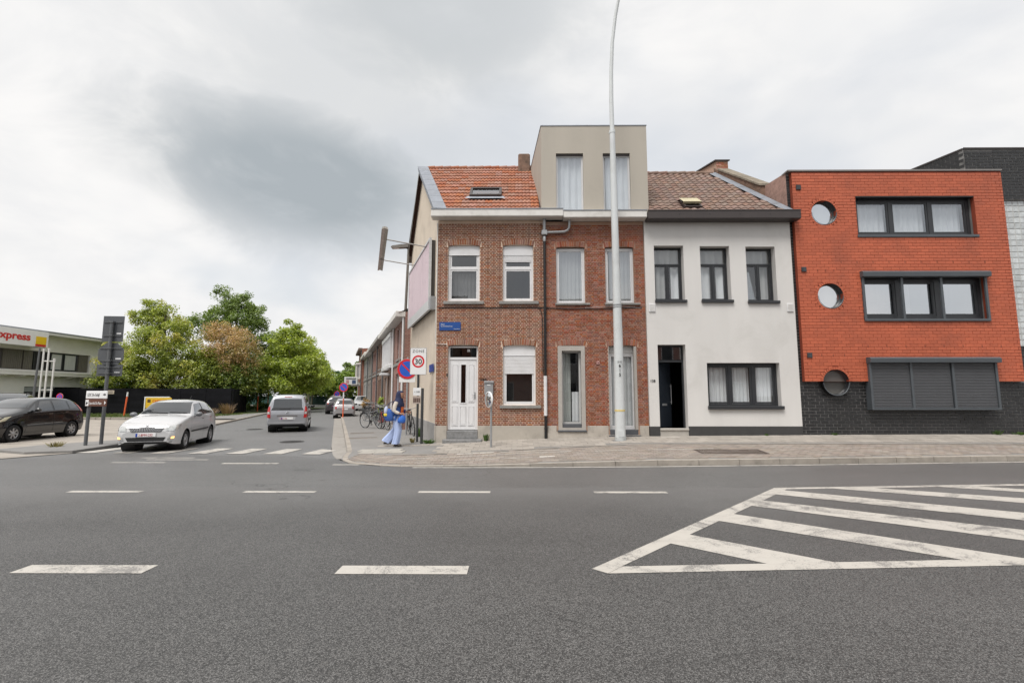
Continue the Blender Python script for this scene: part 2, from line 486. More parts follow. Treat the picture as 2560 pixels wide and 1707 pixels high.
M_WHITE = mat('sign_white', (0.78, 0.78, 0.78), 0.4, var=0.03)
M_INK = mat('black_ink', (0.012, 0.012, 0.012), 0.5, var=0)
M_ORANGE = mat('orange_post', (0.80, 0.14, 0.045), 0.5, var=0.06)
# ================================================================== THE SETTING: ground, roads, pavements
F = 15.5                                   # distance of the row of facades from the camera
TS = 0.368                                 # the side street runs back to the left: dx = -TS dy
def wall_x(y): return -2.5 - TS*(y - F)    # side wall of the corner house and the row behind it
def kerb_x(y): return -5.5 - TS*(y - 15.91)
SDIR = Vector((-TS, 1, 0)).normalized()
SANG = math.atan2(SDIR.y, SDIR.x)

GROUND = mat('ground_soil', (0.14, 0.13, 0.115), 0.95, var=0.2, scale=0.6)
g = MB(); g.quad((-700, -500, -0.06), (700, -500, -0.06), (700, 900, -0.06), (-700, 900, -0.06))
g.build('ground', GROUND, kind='structure')

front_kerb = [(45, 13.0), (20, 12.9), (13, 12.5), (8, 12.0), (3.3, 11.60), (0.5, 11.46), (-1, 11.43), (-2.66, 11.42)]
corner_kerb = [(-3.36, 11.60), (-4.06, 11.98), (-4.45, 12.55), (-4.60, 13.1), (kerb_x(13.9), 13.9)]
main_edge = [(x, y) for x, y in front_kerb] + [(-3.36, 11.60), (-4.06, 11.98), (-4.57, 12.70)]
apron_edge = [(-12.6, 13.9), (-12.95, 13.3), (-13.3, 12.7), (-90, 12.3)]
road = MB()
seam = [(45, 9.05), (20, 8.98), (9, 8.93), (3, 8.90), (-3, 8.88), (-9, 8.91), (-30, 8.95), (-90, 9.0)]
road.poly([(-90, -8, 0), (45, -8, 0)] + [(x, y, 0) for x, y in seam])
main_road = road.build('main_road', ASPH, kind='structure')
road = MB()
road.poly([(x, y + .001, -.0005) for x, y in seam[::-1]] + [(x, y, -.0005) for x, y in main_edge] + [(-6, 13.35, -.0005), (-9, 13.6, -.0005)] + [(x, y, -.0005) for x, y in apron_edge])
far_lane = road.build('far_lane', ASPH3, kind='structure')

ax = lambda y: -5.96 - TS*(y - 15.91)       # asphalt edge on the house side
lx = lambda y: -12.75 - 0.335*(y - 16.0)    # left edge of the side street
st = MB()
ys = [14.6, 20, 30, 45, 60, 80, 120]
st.poly([(-12.9, 12.9, -0.005), (-4.3, 11.9, -0.005), (-5.0, 13.6, -0.005)] + [(ax(y), y, -0.005) for y in ys] + [(lx(y), y, -0.005) for y in ys[::-1]])
side_street = st.build('side_street', ASPH2, kind='structure')

# gutter strip of pale concrete along the side-street kerb
gs = MB()
gy = [12.7, 13.6, 14.6] + list(range(16, 81, 2))
gx0 = [-4.62, -5.05, -5.45] + [ax(y) for y in gy[3:]]
gx1 = [-4.50, kerb_x(13.6), kerb_x(14.6)] + [kerb_x(y) for y in gy[3:]]
for i in range(len(gy)-1):
    gs.quad((gx0[i], gy[i], 0.004), (gx1[i], gy[i], 0.010), (gx1[i+1], gy[i+1]-0.012, 0.010), (gx0[i+1], gy[i+1]-0.012, 0.004))
gs.build('gutter_strip', mat('gutter_concrete', (0.30, 0.28, 0.255), 0.8, var=0.15, scale=3, bump=0.2, dirt=(0.12, 0.11, 0.10), dirt_amt=0.4), kind='structure')

# pavement base: a ruled surface from kerb to house wall, falling towards the kerb
pairs = [((45, 13.0, .13), (45, F, .42)), ((20, 12.9, .13), (20, F, .42)), ((13, 12.5, .13), (13, F, .42)), ((8, 12.0, .125), (8, F, .39)),
         ((3.3, 11.6, .12), (3.3, F, .35)), ((.5, 11.46, .06), (.5, F, .27)), ((-1, 11.43, .022), (-1, F, .21)), ((-2.66, 11.42, .012), (-2.42, F, .155)),
         ((-3.36, 11.6, .012), (-2.47, F, .155)), ((-4.06, 11.98, .012), (-2.49, F+.01, .155)), ((-4.45, 12.55, .02), (-2.52, F+.1, .15)),
         ((-4.60, 13.1, .035), (-2.56, F+.25, .15)), ((kerb_x(13.9), 13.9, .055), (wall_x(16.0), 16.0, .15)), ((kerb_x(16), 16, .10), (wall_x(17.2), 17.2, .15))]
for y in (19, 22, 26, 32, 40, 50, 62, 80):
    pairs.append(((kerb_x(y), y, .12), (wall_x(y)+.3, y, .15)))
rows = []
for o, i in pairs:
    rows.append([tuple(o[k] + (i[k]-o[k])*t/8 for k in range(3)) for t in range(9)])
pv = MB(); pv.grid(rows, smooth=False)
BASE = mat('pavement_base', (0.215, 0.208, 0.20), 0.88, var=0.12, scale=1.6, bump=0.25, bscale=50, dirt=(0.15, 0.145, 0.14), dirt_amt=0.55, dscale=0.8)
pavement = pv.build('pavement', BASE, kind='structure')
from mathutils.bvhtree import BVHTree
bvh = BVHTree.FromPolygons([Vector(v) for v in pv.v], pv.f)
def pz(x, y):
    h = bvh.ray_cast(Vector((x, y, 5)), Vector((0, 0, -1)))
    return h[0].z if h[0] else 0.1
def pn(x, y):
    h = bvh.ray_cast(Vector((x, y, 5)), Vector((0, 0, -1)))
    n = h[1] if h[0] else Vector((0, 0, 1))
    return n if n.z > 0 else -n
def interp(x, pts):
    pts = sorted(pts)
    if x <= pts[0][0]: return pts[0][1]
    for (a, b), (c, d) in zip(pts, pts[1:]):
        if x <= c: return b + (d-b)*(x-a)/(c-a)
    return pts[-1][1]

# kerb stones, one object each, following the kerb line
def polyline_pts(pts, step):
    out = [Vector(pts[0])]; left = step
    p = Vector(pts[0])
    for q in pts[1:]:
        q = Vector(q)
        while (q-p).length >= left:
            p = p + (q-p).normalized()*left
            out.append(p.copy()); left = step
        left -= (q-p).length; p = q
    return out
kerb_line = [(x, y, 0) for x, y in front_kerb[:][::-1]]
def kerb_stones(line, step, width, side, smin=0.0):
    P = polyline_pts(line, step)
    for a, b in zip(P, P[1:]):
        d = (b-a).normalized(); n = Vector((-d.y, d.x, 0))*side
        g_ = 0.006
        top = []
        m = MB()
        a2, b2 = a + d*g_, b - d*g_
        zz = [max(pz(*(q + n*0.09).xy), 0.012) + 0.004 for q in (a2, b2)]
        c_ = 0.018
        vs = []
        for q, z in ((a2, zz[0]), (b2, zz[1])):
            ch = min(c_, max(z*0.6, 0.002))
            for off, h in ((-0.0, -0.05), (0.0, z-ch), (ch, z), (width, z), (width, -0.05)):
                w = q + n*off
                vs.append((w.x, w.y, h))
        fs = [(0, 5, 6, 1), (1, 6, 7, 2), (2, 7, 8, 3), (3, 8, 9, 4), (0, 1, 2, 3, 4), (5, 9, 8, 7, 6)]
        m.add(vs, fs)
        m.build('kerb_stone', KERB, pavement)
kerb_stones(kerb_line, 1.0, 0.14, 1)
kerb_stones([(-2.66, 11.42, 0), (-3.36, 11.6, 0), (-4.06, 11.98, 0), (-4.45, 12.55, 0), (-4.60, 13.1, 0), (kerb_x(13.9), 13.9, 0)], 0.5, 0.14, -1)
kerb_stones([(kerb_x(13.9), 13.9, 0), (kerb_x(44), 44, 0)], 1.0, 0.14, -1)

# footway slabs along the houses
inner_b = [(45, 14.05), (3.3, 14.0), (1, 13.68), (-1, 13.30), (-2.5, 13.12), (-3.4, 13.15), (-4.3, 13.7)]
sm = MB(); S_ = 0.315
h_ = S_/2 - 0.004
sm.add([(-h_, -h_, 0), (h_, -h_, 0), (h_, h_, 0), (-h_, h_, 0), (-h_, -h_, -0.03), (h_, -h_, -0.03), (h_, h_, -0.03), (-h_, h_, -0.03)],
       [(0, 1, 2, 3), (0, 4, 5, 1), (1, 5, 6, 2), (2, 6, 7, 3), (3, 7, 4, 0)])
slab_mesh = sm.mesh('paving_slab', SLAB)
slabs = []
y = F - 0.03 - S_/2
r_ = 0
while y > 13.0:
    x = -4.2 + (S_/2 if r_ % 2 else 0)
    while x < 16.5:
        if y - S_/2 > interp(x, inner_b) and (x > -2.5 or y < 15.3) and not (x < -2.2 and y < 14.75):
            if math.hypot(x-3.15, y-14.75) > 0.22:
                slabs.append((x, y))
        x += S_
    y -= S_; r_ += 1
slabs.sort(key=lambda p: math.hypot(p[0], p[1]))
rest = MB()
for i, (x, y) in enumerate(slabs):
    n = pn(x, y)
    n = (n + Vector((RND.uniform(-.006, .006), RND.uniform(-.006, .006), 0))).normalized()
    q = n.to_track_quat('Z', 'Y')
    Mx = Matrix.Translation((x, y, pz(x, y) + 0.008 + RND.uniform(-.002, .002))) @ Matrix((( n.z, 0, n.x, 0), (0, n.z, n.y, 0), (-n.x, -n.y, n.z, 0), (0, 0, 0, 1)))
    if i < 300:
        o = link('paving_slab', slab_mesh, pavement)
        o.matrix_basis = Mx
    else:
        rest.add(sm.v, sm.f, 0, False, Mx)
if rest.v: rest.build('paving_slabs_rest', SLAB, pavement, kind='stuff')

# clinker pavers of the cycle track: too small to pick apart, one joined part of real blocks
pm = MB()
pl_, pw_ = 0.205, 0.125
y = 11.3; r_ = 0
while y < 14.2:
    x = -5 + (pl_/2 if r_ % 2 else 0)
    while x < 17.0:
        ko = 11.42 if x < -1 else interp(x, front_kerb)
        ok = y - pw_/2 > ko + 0.15 and y + pw_/2 < interp(x, inner_b) - 0.10
        if x < -2.7:
            ky = interp(x, [(-4.6, 13.1), (-4.45, 12.55), (-4.06, 11.98), (-3.36, 11.6), (-2.66, 11.42)])
            ok = ok and y - pw_/2 > ky + 0.17 and x > -4.25
        if ok:
            hx, hy, j = pl_/2 - .005, pw_/2 - .005, RND.uniform(-.0015, .0015)
            cs = [(x-hx, y-hy), (x+hx, y-hy), (x+hx, y+hy), (x-hx, y+hy)]
            zz = [pz(*c) for c in cs]
            pm.add([(c[0], c[1], z + .010 + j) for c, z in zip(cs, zz)] + [(c[0], c[1], z - .01) for c, z in zip(cs, zz)], [(0, 1, 2, 3), (0, 4, 5, 1), (1, 5, 6, 2), (2, 6, 7, 3), (3, 7, 4, 0)])
        x += pl_
    y += pw_; r_ += 1
pm.build('clinker_pavers', PAVER, pavement, kind='stuff')
# pale tactile slabs where the zebra crossing meets the pavement
for i in range(3):
    for k in range(2):
        x, y = -4.10 + i*.41 - k*.15, 13.62 + k*.41
        n = pn(x, y)
        m = MB(); m.bev(-.2, .2, -.2, .2, -.02, .012, .006)
        o = m.build('crossing_slab', mat('pale_slab', (.35, .33, .295), .85, var=.1, scale=5, rand=.08), pavement)
        o.matrix_basis = Matrix.Translation((x, y, pz(x, y) + .004)) @ Matrix(((n.z, 0, n.x, 0), (0, n.z, n.y, 0), (-n.x, -n.y, n.z, 0), (0, 0, 0, 1))) @ Matrix.Rotation(rad(-4), 4, 'Z')
# edging band between footway and cycle track
eb = MB()
xs = [-3.3 + .5*i for i in range(40)]
for a, b in zip(xs, xs[1:]):
    ya, yb = interp(a, inner_b), interp(b, inner_b)
    eb.quad((a+.006, ya-.09, pz(a, ya-.09)+.011), (b-.006, yb-.09, pz(b, yb-.09)+.011), (b-.006, yb-.005, pz(b, yb)+.011), (a+.006, ya-.005, pz(a, ya)+.011))
eb.build('edging_band', KERB, pavement)

# ------------------------------------------------------------------ paint on the roads (children of the road they lie on)
def stripe(name, pts, parent, z=0.004, m=None):
    mb = MB(); mb.poly([(p[0], p[1], z) for p in pts])
    return mb.build(name, m or PAINT, parent)
def dash(x0, x1, y0, y1): return [(x0, y0), (x1, y0), (x1, y1), (x0, y1)]
for x0, x1 in ((-7.75, -6.49), (-4.72, -3.48), (-1.68, -0.45)):
    stripe('lane_dash', dash(x0, x1, 4.68, 4.90), main_road)
for x0, x1 in ((-10.68, -9.43), (-7.67, -6.42), (-4.65, -3.42), (-1.66, -0.43), (1.34, 2.58)):
    stripe('lane_dash', dash(x0, x1, 8.41, 8.56), main_road)
for x0, x1, y0, y1 in ((-7.1, -5.74, 11.84, 11.99), (-4.35, -3.72, 11.66, 11.78), (-9.87, -8.45, 12.90, 13.0), (-9.44, -7.87, 12.53, 12.63), (-9.92, -8.59, 12.0, 12.11)):
    stripe('give_way_dash', dash(x0, x1, y0, y1), main_road)
el = MB()
xe = [-2.35, -1, 0.5, 2, 3.3, 5, 8, 10.5, 13, 20, 40]
for a, b in zip(xe, xe[1:]):
    ya, yb = interp(a, front_kerb), interp(b, front_kerb)
    el.quad((a, ya-.20, .004), (b, yb-.20, .004), (b, yb-.09, .004), (a, ya-.09, .004))
el.build('edge_line', PAINT, main_road)
for i in range(7):
    stripe('crossing_stripe', [(-5.45-1.10*i, 13.70+.045*i), (-5.42-1.10*i if i else -5.36, 14.98+.06*i if i else 14.7), (-5.92-1.10*i, 15.0+.06*i), (-5.98-1.10*i, 13.72+.045*i)], side_street, z=0.0085)
# hatched island: frame and 45-degree bars
def ext(p, q, t): return (p[0] + (q[0]-p[0])*t, p[1] + (q[1]-p[1])*t)
stripe('hatch_frame_bar', [(0.73, 4.83), (0.86, 4.71), (1.02, 4.89), (4.77, 8.77), (4.62, 8.90)], main_road)
stripe('hatch_frame_bar', [(0.865, 4.71), (12.0, 5.38), (12.0, 5.58), (1.03, 4.895)], main_road)
stripe('hatch_frame_bar', [(4.775, 8.775), (16, 9.70), (16, 9.88), (4.63, 8.905)], main_road)
for a, b, c, d, t in (((2.05, 5.99), (3.13, 5.055), (1.72, 5.64), (2.44, 5.01), 1.0), ((3.01, 7.01), (5.12, 5.20), (2.64, 6.64), (4.47, 5.135), 1.0),
                      ((3.87, 7.88), (6.24, 6.20), (3.49, 7.52), (5.80, 5.77), 1.30), ((4.70, 8.66), (7.16, 7.08), (4.35, 8.33), (6.73, 6.67), 1.55),
                      ((6.42, 8.90), (8.17, 8.05), (5.66, 8.83), (7.81, 7.71), 2.2), ((8.41, 9.06), (8.94, 8.80), (7.68, 9.0), (8.68, 8.55), 3.5)):
    stripe('hatch_bar', [ext(c, d, -.03), ext(c, d, t*1.07), ext(a, b, t*1.07), ext(a, b, -.03)], main_road, z=0.0045)
# cycle-track paint, laid over the pavers
def track_line(pts, w):
    mb = MB()
    P = polyline_pts([(x, y, 0) for x, y in pts], 0.2)
    for a, b in zip(P, P[1:]):
        mb.quad(*[(x, y, pz(x, y)+.0145) for x, y in ((a.x, a.y), (b.x-.01, b.y), (b.x-.01, b.y+w), (a.x, a.y+w))])
    mb.build('cycle_track_line', mat('worn_track_paint', (0.52, 0.49, 0.45), 0.7, var=0.18, scale=9, dirt=(0.30, 0.25, 0.21), dirt_amt=0.8, dscale=4), pavement)
track_line([(-3.05, 12.25), (-1.6, 12.55), (0.2, 12.85), (1.6, 13.0)], .05)
track_line([(-1.55, 12.95), (-0.4, 13.12)], .13)
track_line([(-0.4, 13.1), (1.3, 13.25)], .05)
track_line([(-1.35, 12.1), (-0.2, 12.15), (0.6, 12.3)], .04)
track_line([(0.6, 12.22), (1.05, 12.28)], .16)
track_line([(2.1, 12.95), (3.2, 12.98)], .05)
track_line([(3.5, 13.0), (5.4, 13.15)], .05)

# covers and grates
def manhole(x, y, z, r, label):
    t = thing('manhole_cover', label, 'manhole', (x, y, z))
    mb = MB(); mb.lathe([(r*1.12, 0), (r*1.12, .006), (r, .007), (r, .002)], 28, smooth=False); mb.build('rim', mat('cast_iron', (0.055, 0.053, 0.05), 0.6, metal=0.3, var=0.2, scale=20), t)
    mb = MB(); mb.disc((0, 0, .005), r*.98, 'z', 28)
    for i in range(-3, 4):
        w = math.sqrt(max(0, 1-(i/4)**2))*r*.85
        mb.box(-w, w, i*r*.24-.012, i*r*.24+.012, .005, .009)
    mb.build('lid', MATS['cast_iron'], t)
manhole(-7.93, 17.4, 0.0, .36, 'round iron manhole cover in the side street behind the zebra crossing')
manhole(-12.6, 23.6, 0.0, .33, 'round iron manhole cover far up the side street beside the grey van')
gx, gy_ = 5.55, 12.75
t = thing('drain_grate', 'rectangular rusty drain grate set in the cycle track pavers', 'drain grate', (gx, gy_, pz(gx, gy_)+.006))
t.rotation_euler = (rad(3.6), 0, 0)
GR = mat('rusty_grate', (0.085, 0.065, 0.055), 0.8, var=0.25, scale=15)
mb = MB()
for a in ((-.85, .85, -.30, -.26), (-.85, .85, .26, .30), (-.85, -.81, -.26, .26), (.81, .85, -.26, .26)): mb.box(*a, 0, .014)
mb.build('frame', GR, t)
mb = MB(); mb.box(-.81, .81, -.26, .26, -.03, .001); mb.build('pit', M_DARK, t)
bar = MB(); bar.box(-.012, .012, -.258, .258, .002, .012); bmesh_bar = bar.mesh('grate_bar', GR)
for i in range(26):
    o = link('grate_bar', bmesh_bar, t); o.location = (-.78 + i*.0625, 0, 0)
for x, y, w, d, lab in ((-6.15, 19.7, .9, .45, 'flat concrete inspection cover in the side-street pavement, farther of two'), (-5.45, 17.6, .95, .3, 'flat steel inspection cover in the side-street pavement, nearer of two')):
    t = thing('inspection_cover', lab, 'cover', (x, y, pz(x, y)+.004), SANG - math.pi/2)
    mb = MB(); mb.bev(-w/2, w/2, -d/2, d/2, 0, .008, .004); mb.build('plate', mat('cover_plate', (0.14, 0.125, 0.115), 0.8, var=0.2, scale=8), t)
    mb = MB(); mb.box(-w/2-.04, w/2+.04, -d/2-.04, -d/2-.003, -.02, .005); mb.box(-w/2-.04, w/2+.04, d/2+.003, d/2+.04, -.02, .005); mb.build('rim', KERB, t)

# ------------------------------------------------------------------ left-hand side: forecourt, verge, lawn
fc = MB()
fcp = [(x, y) for x, y in apron_edge[::-1]] + [(-12.85, 15.2), (-13.25, 16.6)] + [(lx(y)-.35, y) for y in (20, 26, 32.3)] + [(-90, 32.3)]
fc.poly([(x, y, 0.014) for x, y in fcp])
forecourt = fc.build('forecourt', mat('forecourt_concrete', (0.345, 0.31, 0.27), 0.85, var=0.13, scale=0.9, bump=0.2, bscale=50, dirt=(0.20, 0.18, 0.155), dirt_amt=0.6, dscale=0.5), kind='structure')
jt = MB()
for y in (16.3, 20.0, 24, 28): jt.quad((-60, y, .018), (lx(y)-.6, y, .018), (lx(y)-.6, y+.03, .018), (-60, y+.03, .018))
for x in (-17, -22, -27, -32): jt.quad((x, 16.33, .018), (x+.03, 16.33, .018), (x+.03, 32, .018), (x, 32, .018))
jt.build('expansion_joint', JOINT, forecourt)
# raised nose of slabs at the street corner, under the sign posts
ns = MB()
nose = [(-12.62, 13.95), (-12.72, 15.0), (-13.0, 16.3), (-13.35, 17.3), (-14.0, 17.3), (-15.0, 15.6), (-15.2, 14.2), (-13.6, 13.55)]
ns.poly([(x, y, .075) for x, y in nose])
for a, b in zip(nose, nose[1:] + nose[:1]): ns.quad((a[0], a[1], .0), (a[0], a[1], .075), (b[0], b[1], .075), (b[0], b[1], .0))
ns.build('pavement_nose', BASE, kind='structure')
lk = MB()
LK = [(lx(y)-.02, y) for y in [17 + i for i in range(0, 64)]]
for (x0, y0), (x1, y1) in zip(LK, LK[1:]):
    m = MB()
    m.prism([(x0-.16, y0+.01), (x0, y0+.01), (x1, y1-.01), (x1-.16, y1-.01)], 'z', -.04, .09)
    m.build('kerb_stone', KERB, forecourt)
wv = MB()
P = [(lx(y)-.18, y) for y in (32.2, 38, 46, 56, 70, 80)]
wv.poly([(x, y, .085) for x, y in P] + [(x-3.4, y, .085) for x, y in P[::-1]])
wv.build('side_street_footpath', BASE, kind='structure')
LAWN = mat('lawn_turf', (0.075, 0.105, 0.028), 0.95, var=0.3, scale=1.5, bump=0.4, bscale=30)
lw = MB()
lp = [(-75, 32.6), (-21.6, 32.6), (-22.4, 36), (-23.0, 60), (-75, 60)]
lw.poly([(x, y, .10) for x, y in lp]); lw.poly([(-75, 32.6, .10), (-75, 32.6, 0), (-21.6, 32.6, 0), (-21.6, 32.6, .10)])
lw.build('lawn', LAWN, kind='structure')
kk = thing('lawn_kerb', 'long pale concrete kerb edging the lawn before the black fence', 'kerb', (-45, 32.5, 0))
for i in range(52):
    m = MB(); m.bev(-73+i*1.0, -72.02+i*1.0, 32.42, 32.58, 0, .16, .015)
    m.build('kerb_stone', KERB, kk, world=True)
# grass blades on the strip that shows
gb = MB()
rg = random.Random(5)
for i in range(9000):
    x, y = rg.uniform(-44, -21.8), 32.65 + 7.2*rg.random()
    h, a, w = rg.uniform(.05, .16), rg.uniform(0, 6.28), rg.uniform(.012, .03)
    dx, dy = math.cos(a)*w, math.sin(a)*w
    gb.add([(x-dx, y-dy, .09), (x+dx, y+dy, .09), (x+rg.uniform(-.05, .05), y+rg.uniform(-.05, .05), .1+h)], [(0, 1, 2)])
o = gb.build('grass', leaf_mat('grass_blade', (0.07, 0.11, 0.02), (0.14, 0.18, 0.05), (0.25, 0.22, 0.10), 0.5), kind='stuff')
tag(o, 'short green grass on the strip before the black fence', 'grass')
# ================================================================== FACADES
def brickmat(name, c, var, hue, rough=0.85, dirt=None, amt=0.0, dsc=1.2):
    return mat(name, c, rough, var=0.10, scale=9, rand=var, hue=hue, bump=0.35, bscale=90, dirt=dirt, dirt_amt=amt, dscale=dsc)
BRICK_C = brickmat('old_brown_brick', (0.262, 0.104, 0.056), 0.27, 0.009, dirt=(0.15, 0.075, 0.045), amt=0.35)
BRICK_B = brickmat('old_red_brick', (0.285, 0.098, 0.054), 0.24, 0.009, dirt=(0.13, 0.075, 0.055), amt=0.4)
BRICK_R = mat('orange_painted_brick', (0.465, 0.112, 0.053), 0.6, var=0.13, scale=0.7, rand=0.09, bump=0.3, bscale=60, dirt=(0.31, 0.085, 0.048), dirt_amt=0.55, dscale=0.9, stretch=(1, 1, .35))
BRICK_K = mat('black_painted_brick', (0.020, 0.020, 0.021), 0.5, var=0.2, scale=3, rand=0.25, bump=0.25, bscale=60, dirt=(0.035, 0.033, 0.032), dirt_amt=0.5, dscale=2.5)
MORT_C = mat('pale_mortar', (0.66, 0.51, 0.40), 0.95, var=0.10, scale=4, dirt=(0.44, 0.34, 0.27), dirt_amt=0.4, dscale=1.0)
MORT_B = mat('pinkish_mortar', (0.44, 0.29, 0.215), 0.95, var=0.14, scale=3, dirt=(0.22, 0.13, 0.10), dirt_amt=0.6, dscale=1.0)
MORT_R = mat('painted_joint', (0.25, 0.048, 0.022), 0.8, var=0.10, scale=3, dirt=(0.36, 0.07, 0.03), dirt_amt=0.7, dscale=0.8)
MORT_K = mat('grey_joint', (0.21, 0.205, 0.20), 0.9, var=0.2, scale=3, dirt=(0.04, 0.04, 0.04), dirt_amt=0.8, dscale=0.9)
PLAST_W = mat('white_render', (0.645, 0.63, 0.61), 0.9, var=0.05, scale=1.4, bump=0.15, bscale=160, dirt=(0.53, 0.515, 0.49), dirt_amt=0.45, dscale=0.8, stretch=(1, 1, .12))
PLAST_G = mat('greige_render', (0.435, 0.40, 0.345), 0.9, var=0.05, scale=1.6, stretch=(1, 1, .12), dirt=(.36, .33, .285), dirt_amt=.4, dscale=.8, bump=0.12, bscale=180)
PLAST_GABLE = mat('beige_gable_render', (0.64, 0.555, 0.455), 0.9, var=0.06, scale=1.2, dirt=(0.47, 0.40, 0.325), dirt_amt=0.55, dscale=0.9, stretch=(1, 1, 0.25))
PLINTH_C = mat('cement_plinth', (0.42, 0.385, 0.335), 0.9, var=0.12, scale=2.5, bump=0.25, bscale=60, dirt=(0.24, 0.22, 0.19), dirt_amt=0.55, dscale=1.4)
PLINTH_B = mat('patched_plinth', (0.46, 0.42, 0.37), 0.9, var=0.14, scale=3, bump=0.3, bscale=50, dirt=(0.20, 0.18, 0.155), dirt_amt=0.85, dscale=1.6)
PLINTH_D = mat('dark_plinth', (0.048, 0.047, 0.047), 0.85, var=0.12, scale=6)
TILE_O = mat('orange_roof_tile', (0.31, 0.118, 0.064), 0.8, var=0.12, scale=6, rand=0.10, hue=0.004, bump=0.2, dirt=(0.16, 0.085, 0.05), dirt_amt=0.5, dscale=2.2)
TILE_B = mat('brown_roof_tile', (0.205, 0.132, 0.102), 0.85, var=0.12, scale=6, rand=0.14, hue=0.010, bump=0.2, dirt=(0.13, 0.08, 0.062), dirt_amt=0.5, dscale=2.0)
UNDER = mat('roof_underlay', (0.075, 0.04, 0.03), 0.95, var=0.1)
OLDWALL = mat('mossy_old_brick', (0.20, 0.125, 0.09), 0.95, var=0.35, scale=7, bump=0.8, bscale=24, dirt=(0.055, 0.045, 0.032), dirt_amt=0.9, dscale=1.7)
OLDPINK = mat('weathered_pink_brick', (0.36, 0.23, 0.19), 0.95, var=0.3, scale=9, bump=0.7, bscale=26, dirt=(0.09, 0.065, 0.05), dirt_amt=0.8, dscale=1.2)

def facade(mb, x0, x1, z0, z1, ops, y, depth, mi=0, round_ops=()):
    """wall sheet facing -Y with rectangular openings and their reveals"""
    xs = sorted(set([x0, x1] + [v for o in ops for v in o[:2] if x0 < v < x1]))
    zs = sorted(set([z0, z1] + [v for o in ops for v in o[2:4] if z0 < v < z1]))
    for a, b in zip(xs, xs[1:]):
        for c, d in zip(zs, zs[1:]):
            mx, mz = (a+b)/2, (c+d)/2
            if any(o[0] < mx < o[1] and o[2] < mz < o[3] for o in ops): continue
            mb.quad((a, y, c), (b, y, c), (b, y, d), (a, y, d), mi)
    for o in ops:
        a, b, c, d = o[:4]; e = y + depth
        mb.quad((a, y, c), (a, y, d), (a, e, d), (a, e, c), mi)
        mb.quad((b, y, c), (b, e, c), (b, e, d), (b, y, d), mi)
        mb.quad((a, y, d), (b, y, d), (b, e, d), (a, e, d), mi)
        mb.quad((a, y, c), (a, e, c), (b, e, c), (b, y, c), mi)
    return mb

def brick_mesh(name, l, h, m, d=0.04, lip=0.004):
    """brick face with softened arrises, no back"""
    b = MB()
    x, z = l/2, h/2
    b.add([(-x+lip, 0, -z+lip), (x-lip, 0, -z+lip), (x-lip, 0, z-lip), (-x+lip, 0, z-lip), (-x, lip, -z), (x, lip, -z), (x, lip, z), (-x, lip, z), (-x, d, -z), (x, d, -z), (x, d, z), (-x, d, z)],
          [(0, 1, 2, 3), (0, 4, 5, 1), (1, 5, 6, 2), (2, 6, 7, 3), (3, 7, 4, 0), (4, 8, 9, 5), (5, 9, 10, 6), (6, 10, 11, 7), (7, 11, 8, 4)])
    return b, b.mesh(name, m)

def cut(ints, a, b):
    out = []
    for p, q in ints:
        if b <= p or a >= q: out.append((p, q)); continue
        if a > p: out.append((p, a))
        if b < q: out.append((b, q))
    return out

def lay_bricks(wall, x0, x1, z0, z1, excl, arcs, course, length, joint, bond, m, y, name='brick', nmax=300, jit=0.002, circles=(), minlen=0.018, rest_name='bricks_rest', seed=1):
    rg = random.Random(seed)
    whole = []; rest = MB(); protos = {}
    k = 0; z = z0
    bh = course - joint
    while z + bh <= z1 + 1e-6:
        ints = [(x0, x1)]
        zc = z + bh/2
        for a, b, c, d in excl:
            if c < z + bh*0.7 and d > z + bh*0.3: ints = cut(ints, a-joint*.3, b+joint*.3)
        for xc, w, zs, rise, h in arcs:      # segmental arch: springs at zs, ring of height h over it
            R = (w*w/4 + rise*rise)/(2*rise); c0 = zs + rise - R
            ro = R + h
            if zs - .02 < zc < c0 + ro:
                hw = math.sqrt(max(0, ro*ro - (zc-c0)**2))
                hw = min(hw, (w/2)*(ro/R))
                ints = cut(ints, xc-hw-joint*.4, xc+hw+joint*.4)
        for xc, zc0, r in circles:
            if abs(zc-zc0) < r:
                hw = math.sqrt(r*r - (zc-zc0)**2)
                ints = cut(ints, xc-hw, xc+hw)
        L = length
        off = 0
        if bond == 'english':
            if k % 2: L = (length-joint)/2; L = (length + joint)/2 - joint
            off = (length + joint)/4 if k % 2 else 0
        else: off = (length + joint)/2 if k % 2 else 0
        P = L + joint
        for a, b in ints:
            i = math.floor((a - x0 - off)/P) - 1
            while True:
                s = x0 + off + i*P; e = s + L
                i += 1
                if s >= b: break
                s2, e2 = max(s, a), min(e, b)
                if e2 - s2 < minlen: continue
                full = (e2 - s2) > L - 1e-4
                if full: whole.append(((s2+e2)/2, z + bh/2, L))
                else:
                    lip = .004; d = .04; j = rg.uniform(-jit, jit)
                    rest.add([(s2+lip, y+j, z+lip), (e2-lip, y+j, z+lip), (e2-lip, y+j, z+bh-lip), (s2+lip, y+j, z+bh-lip), (s2, y+d, z), (e2, y+d, z), (e2, y+d, z+bh), (s2, y+d, z+bh)],
                             [(0, 1, 2, 3), (0, 4, 5, 1), (1, 5, 6, 2), (2, 6, 7, 3), (3, 7, 4, 0)])
        k += 1; z += course
    whole.sort(key=lambda w: (round(-w[2]*50), w[0]**2 + (w[1]-CAM.z)**2))
    for i, (xc, zc, L) in enumerate(whole):
        key = round(L, 4)
        if key not in protos: protos[key] = brick_mesh(name, L, bh, m)
        pb, pm_ = protos[key]
        j = rg.uniform(-jit, jit)
        if i < nmax:
            o = link(name, pm_, wall, True); o.location = (xc, y + j, zc)
        else:
            rest.add([(v[0]+xc, v[1]+y+j, v[2]+zc) for v in pb.v], pb.f)
    if rest.v: rest.build(rest_name, m, wall, True, kind='stuff')
    return len(whole)

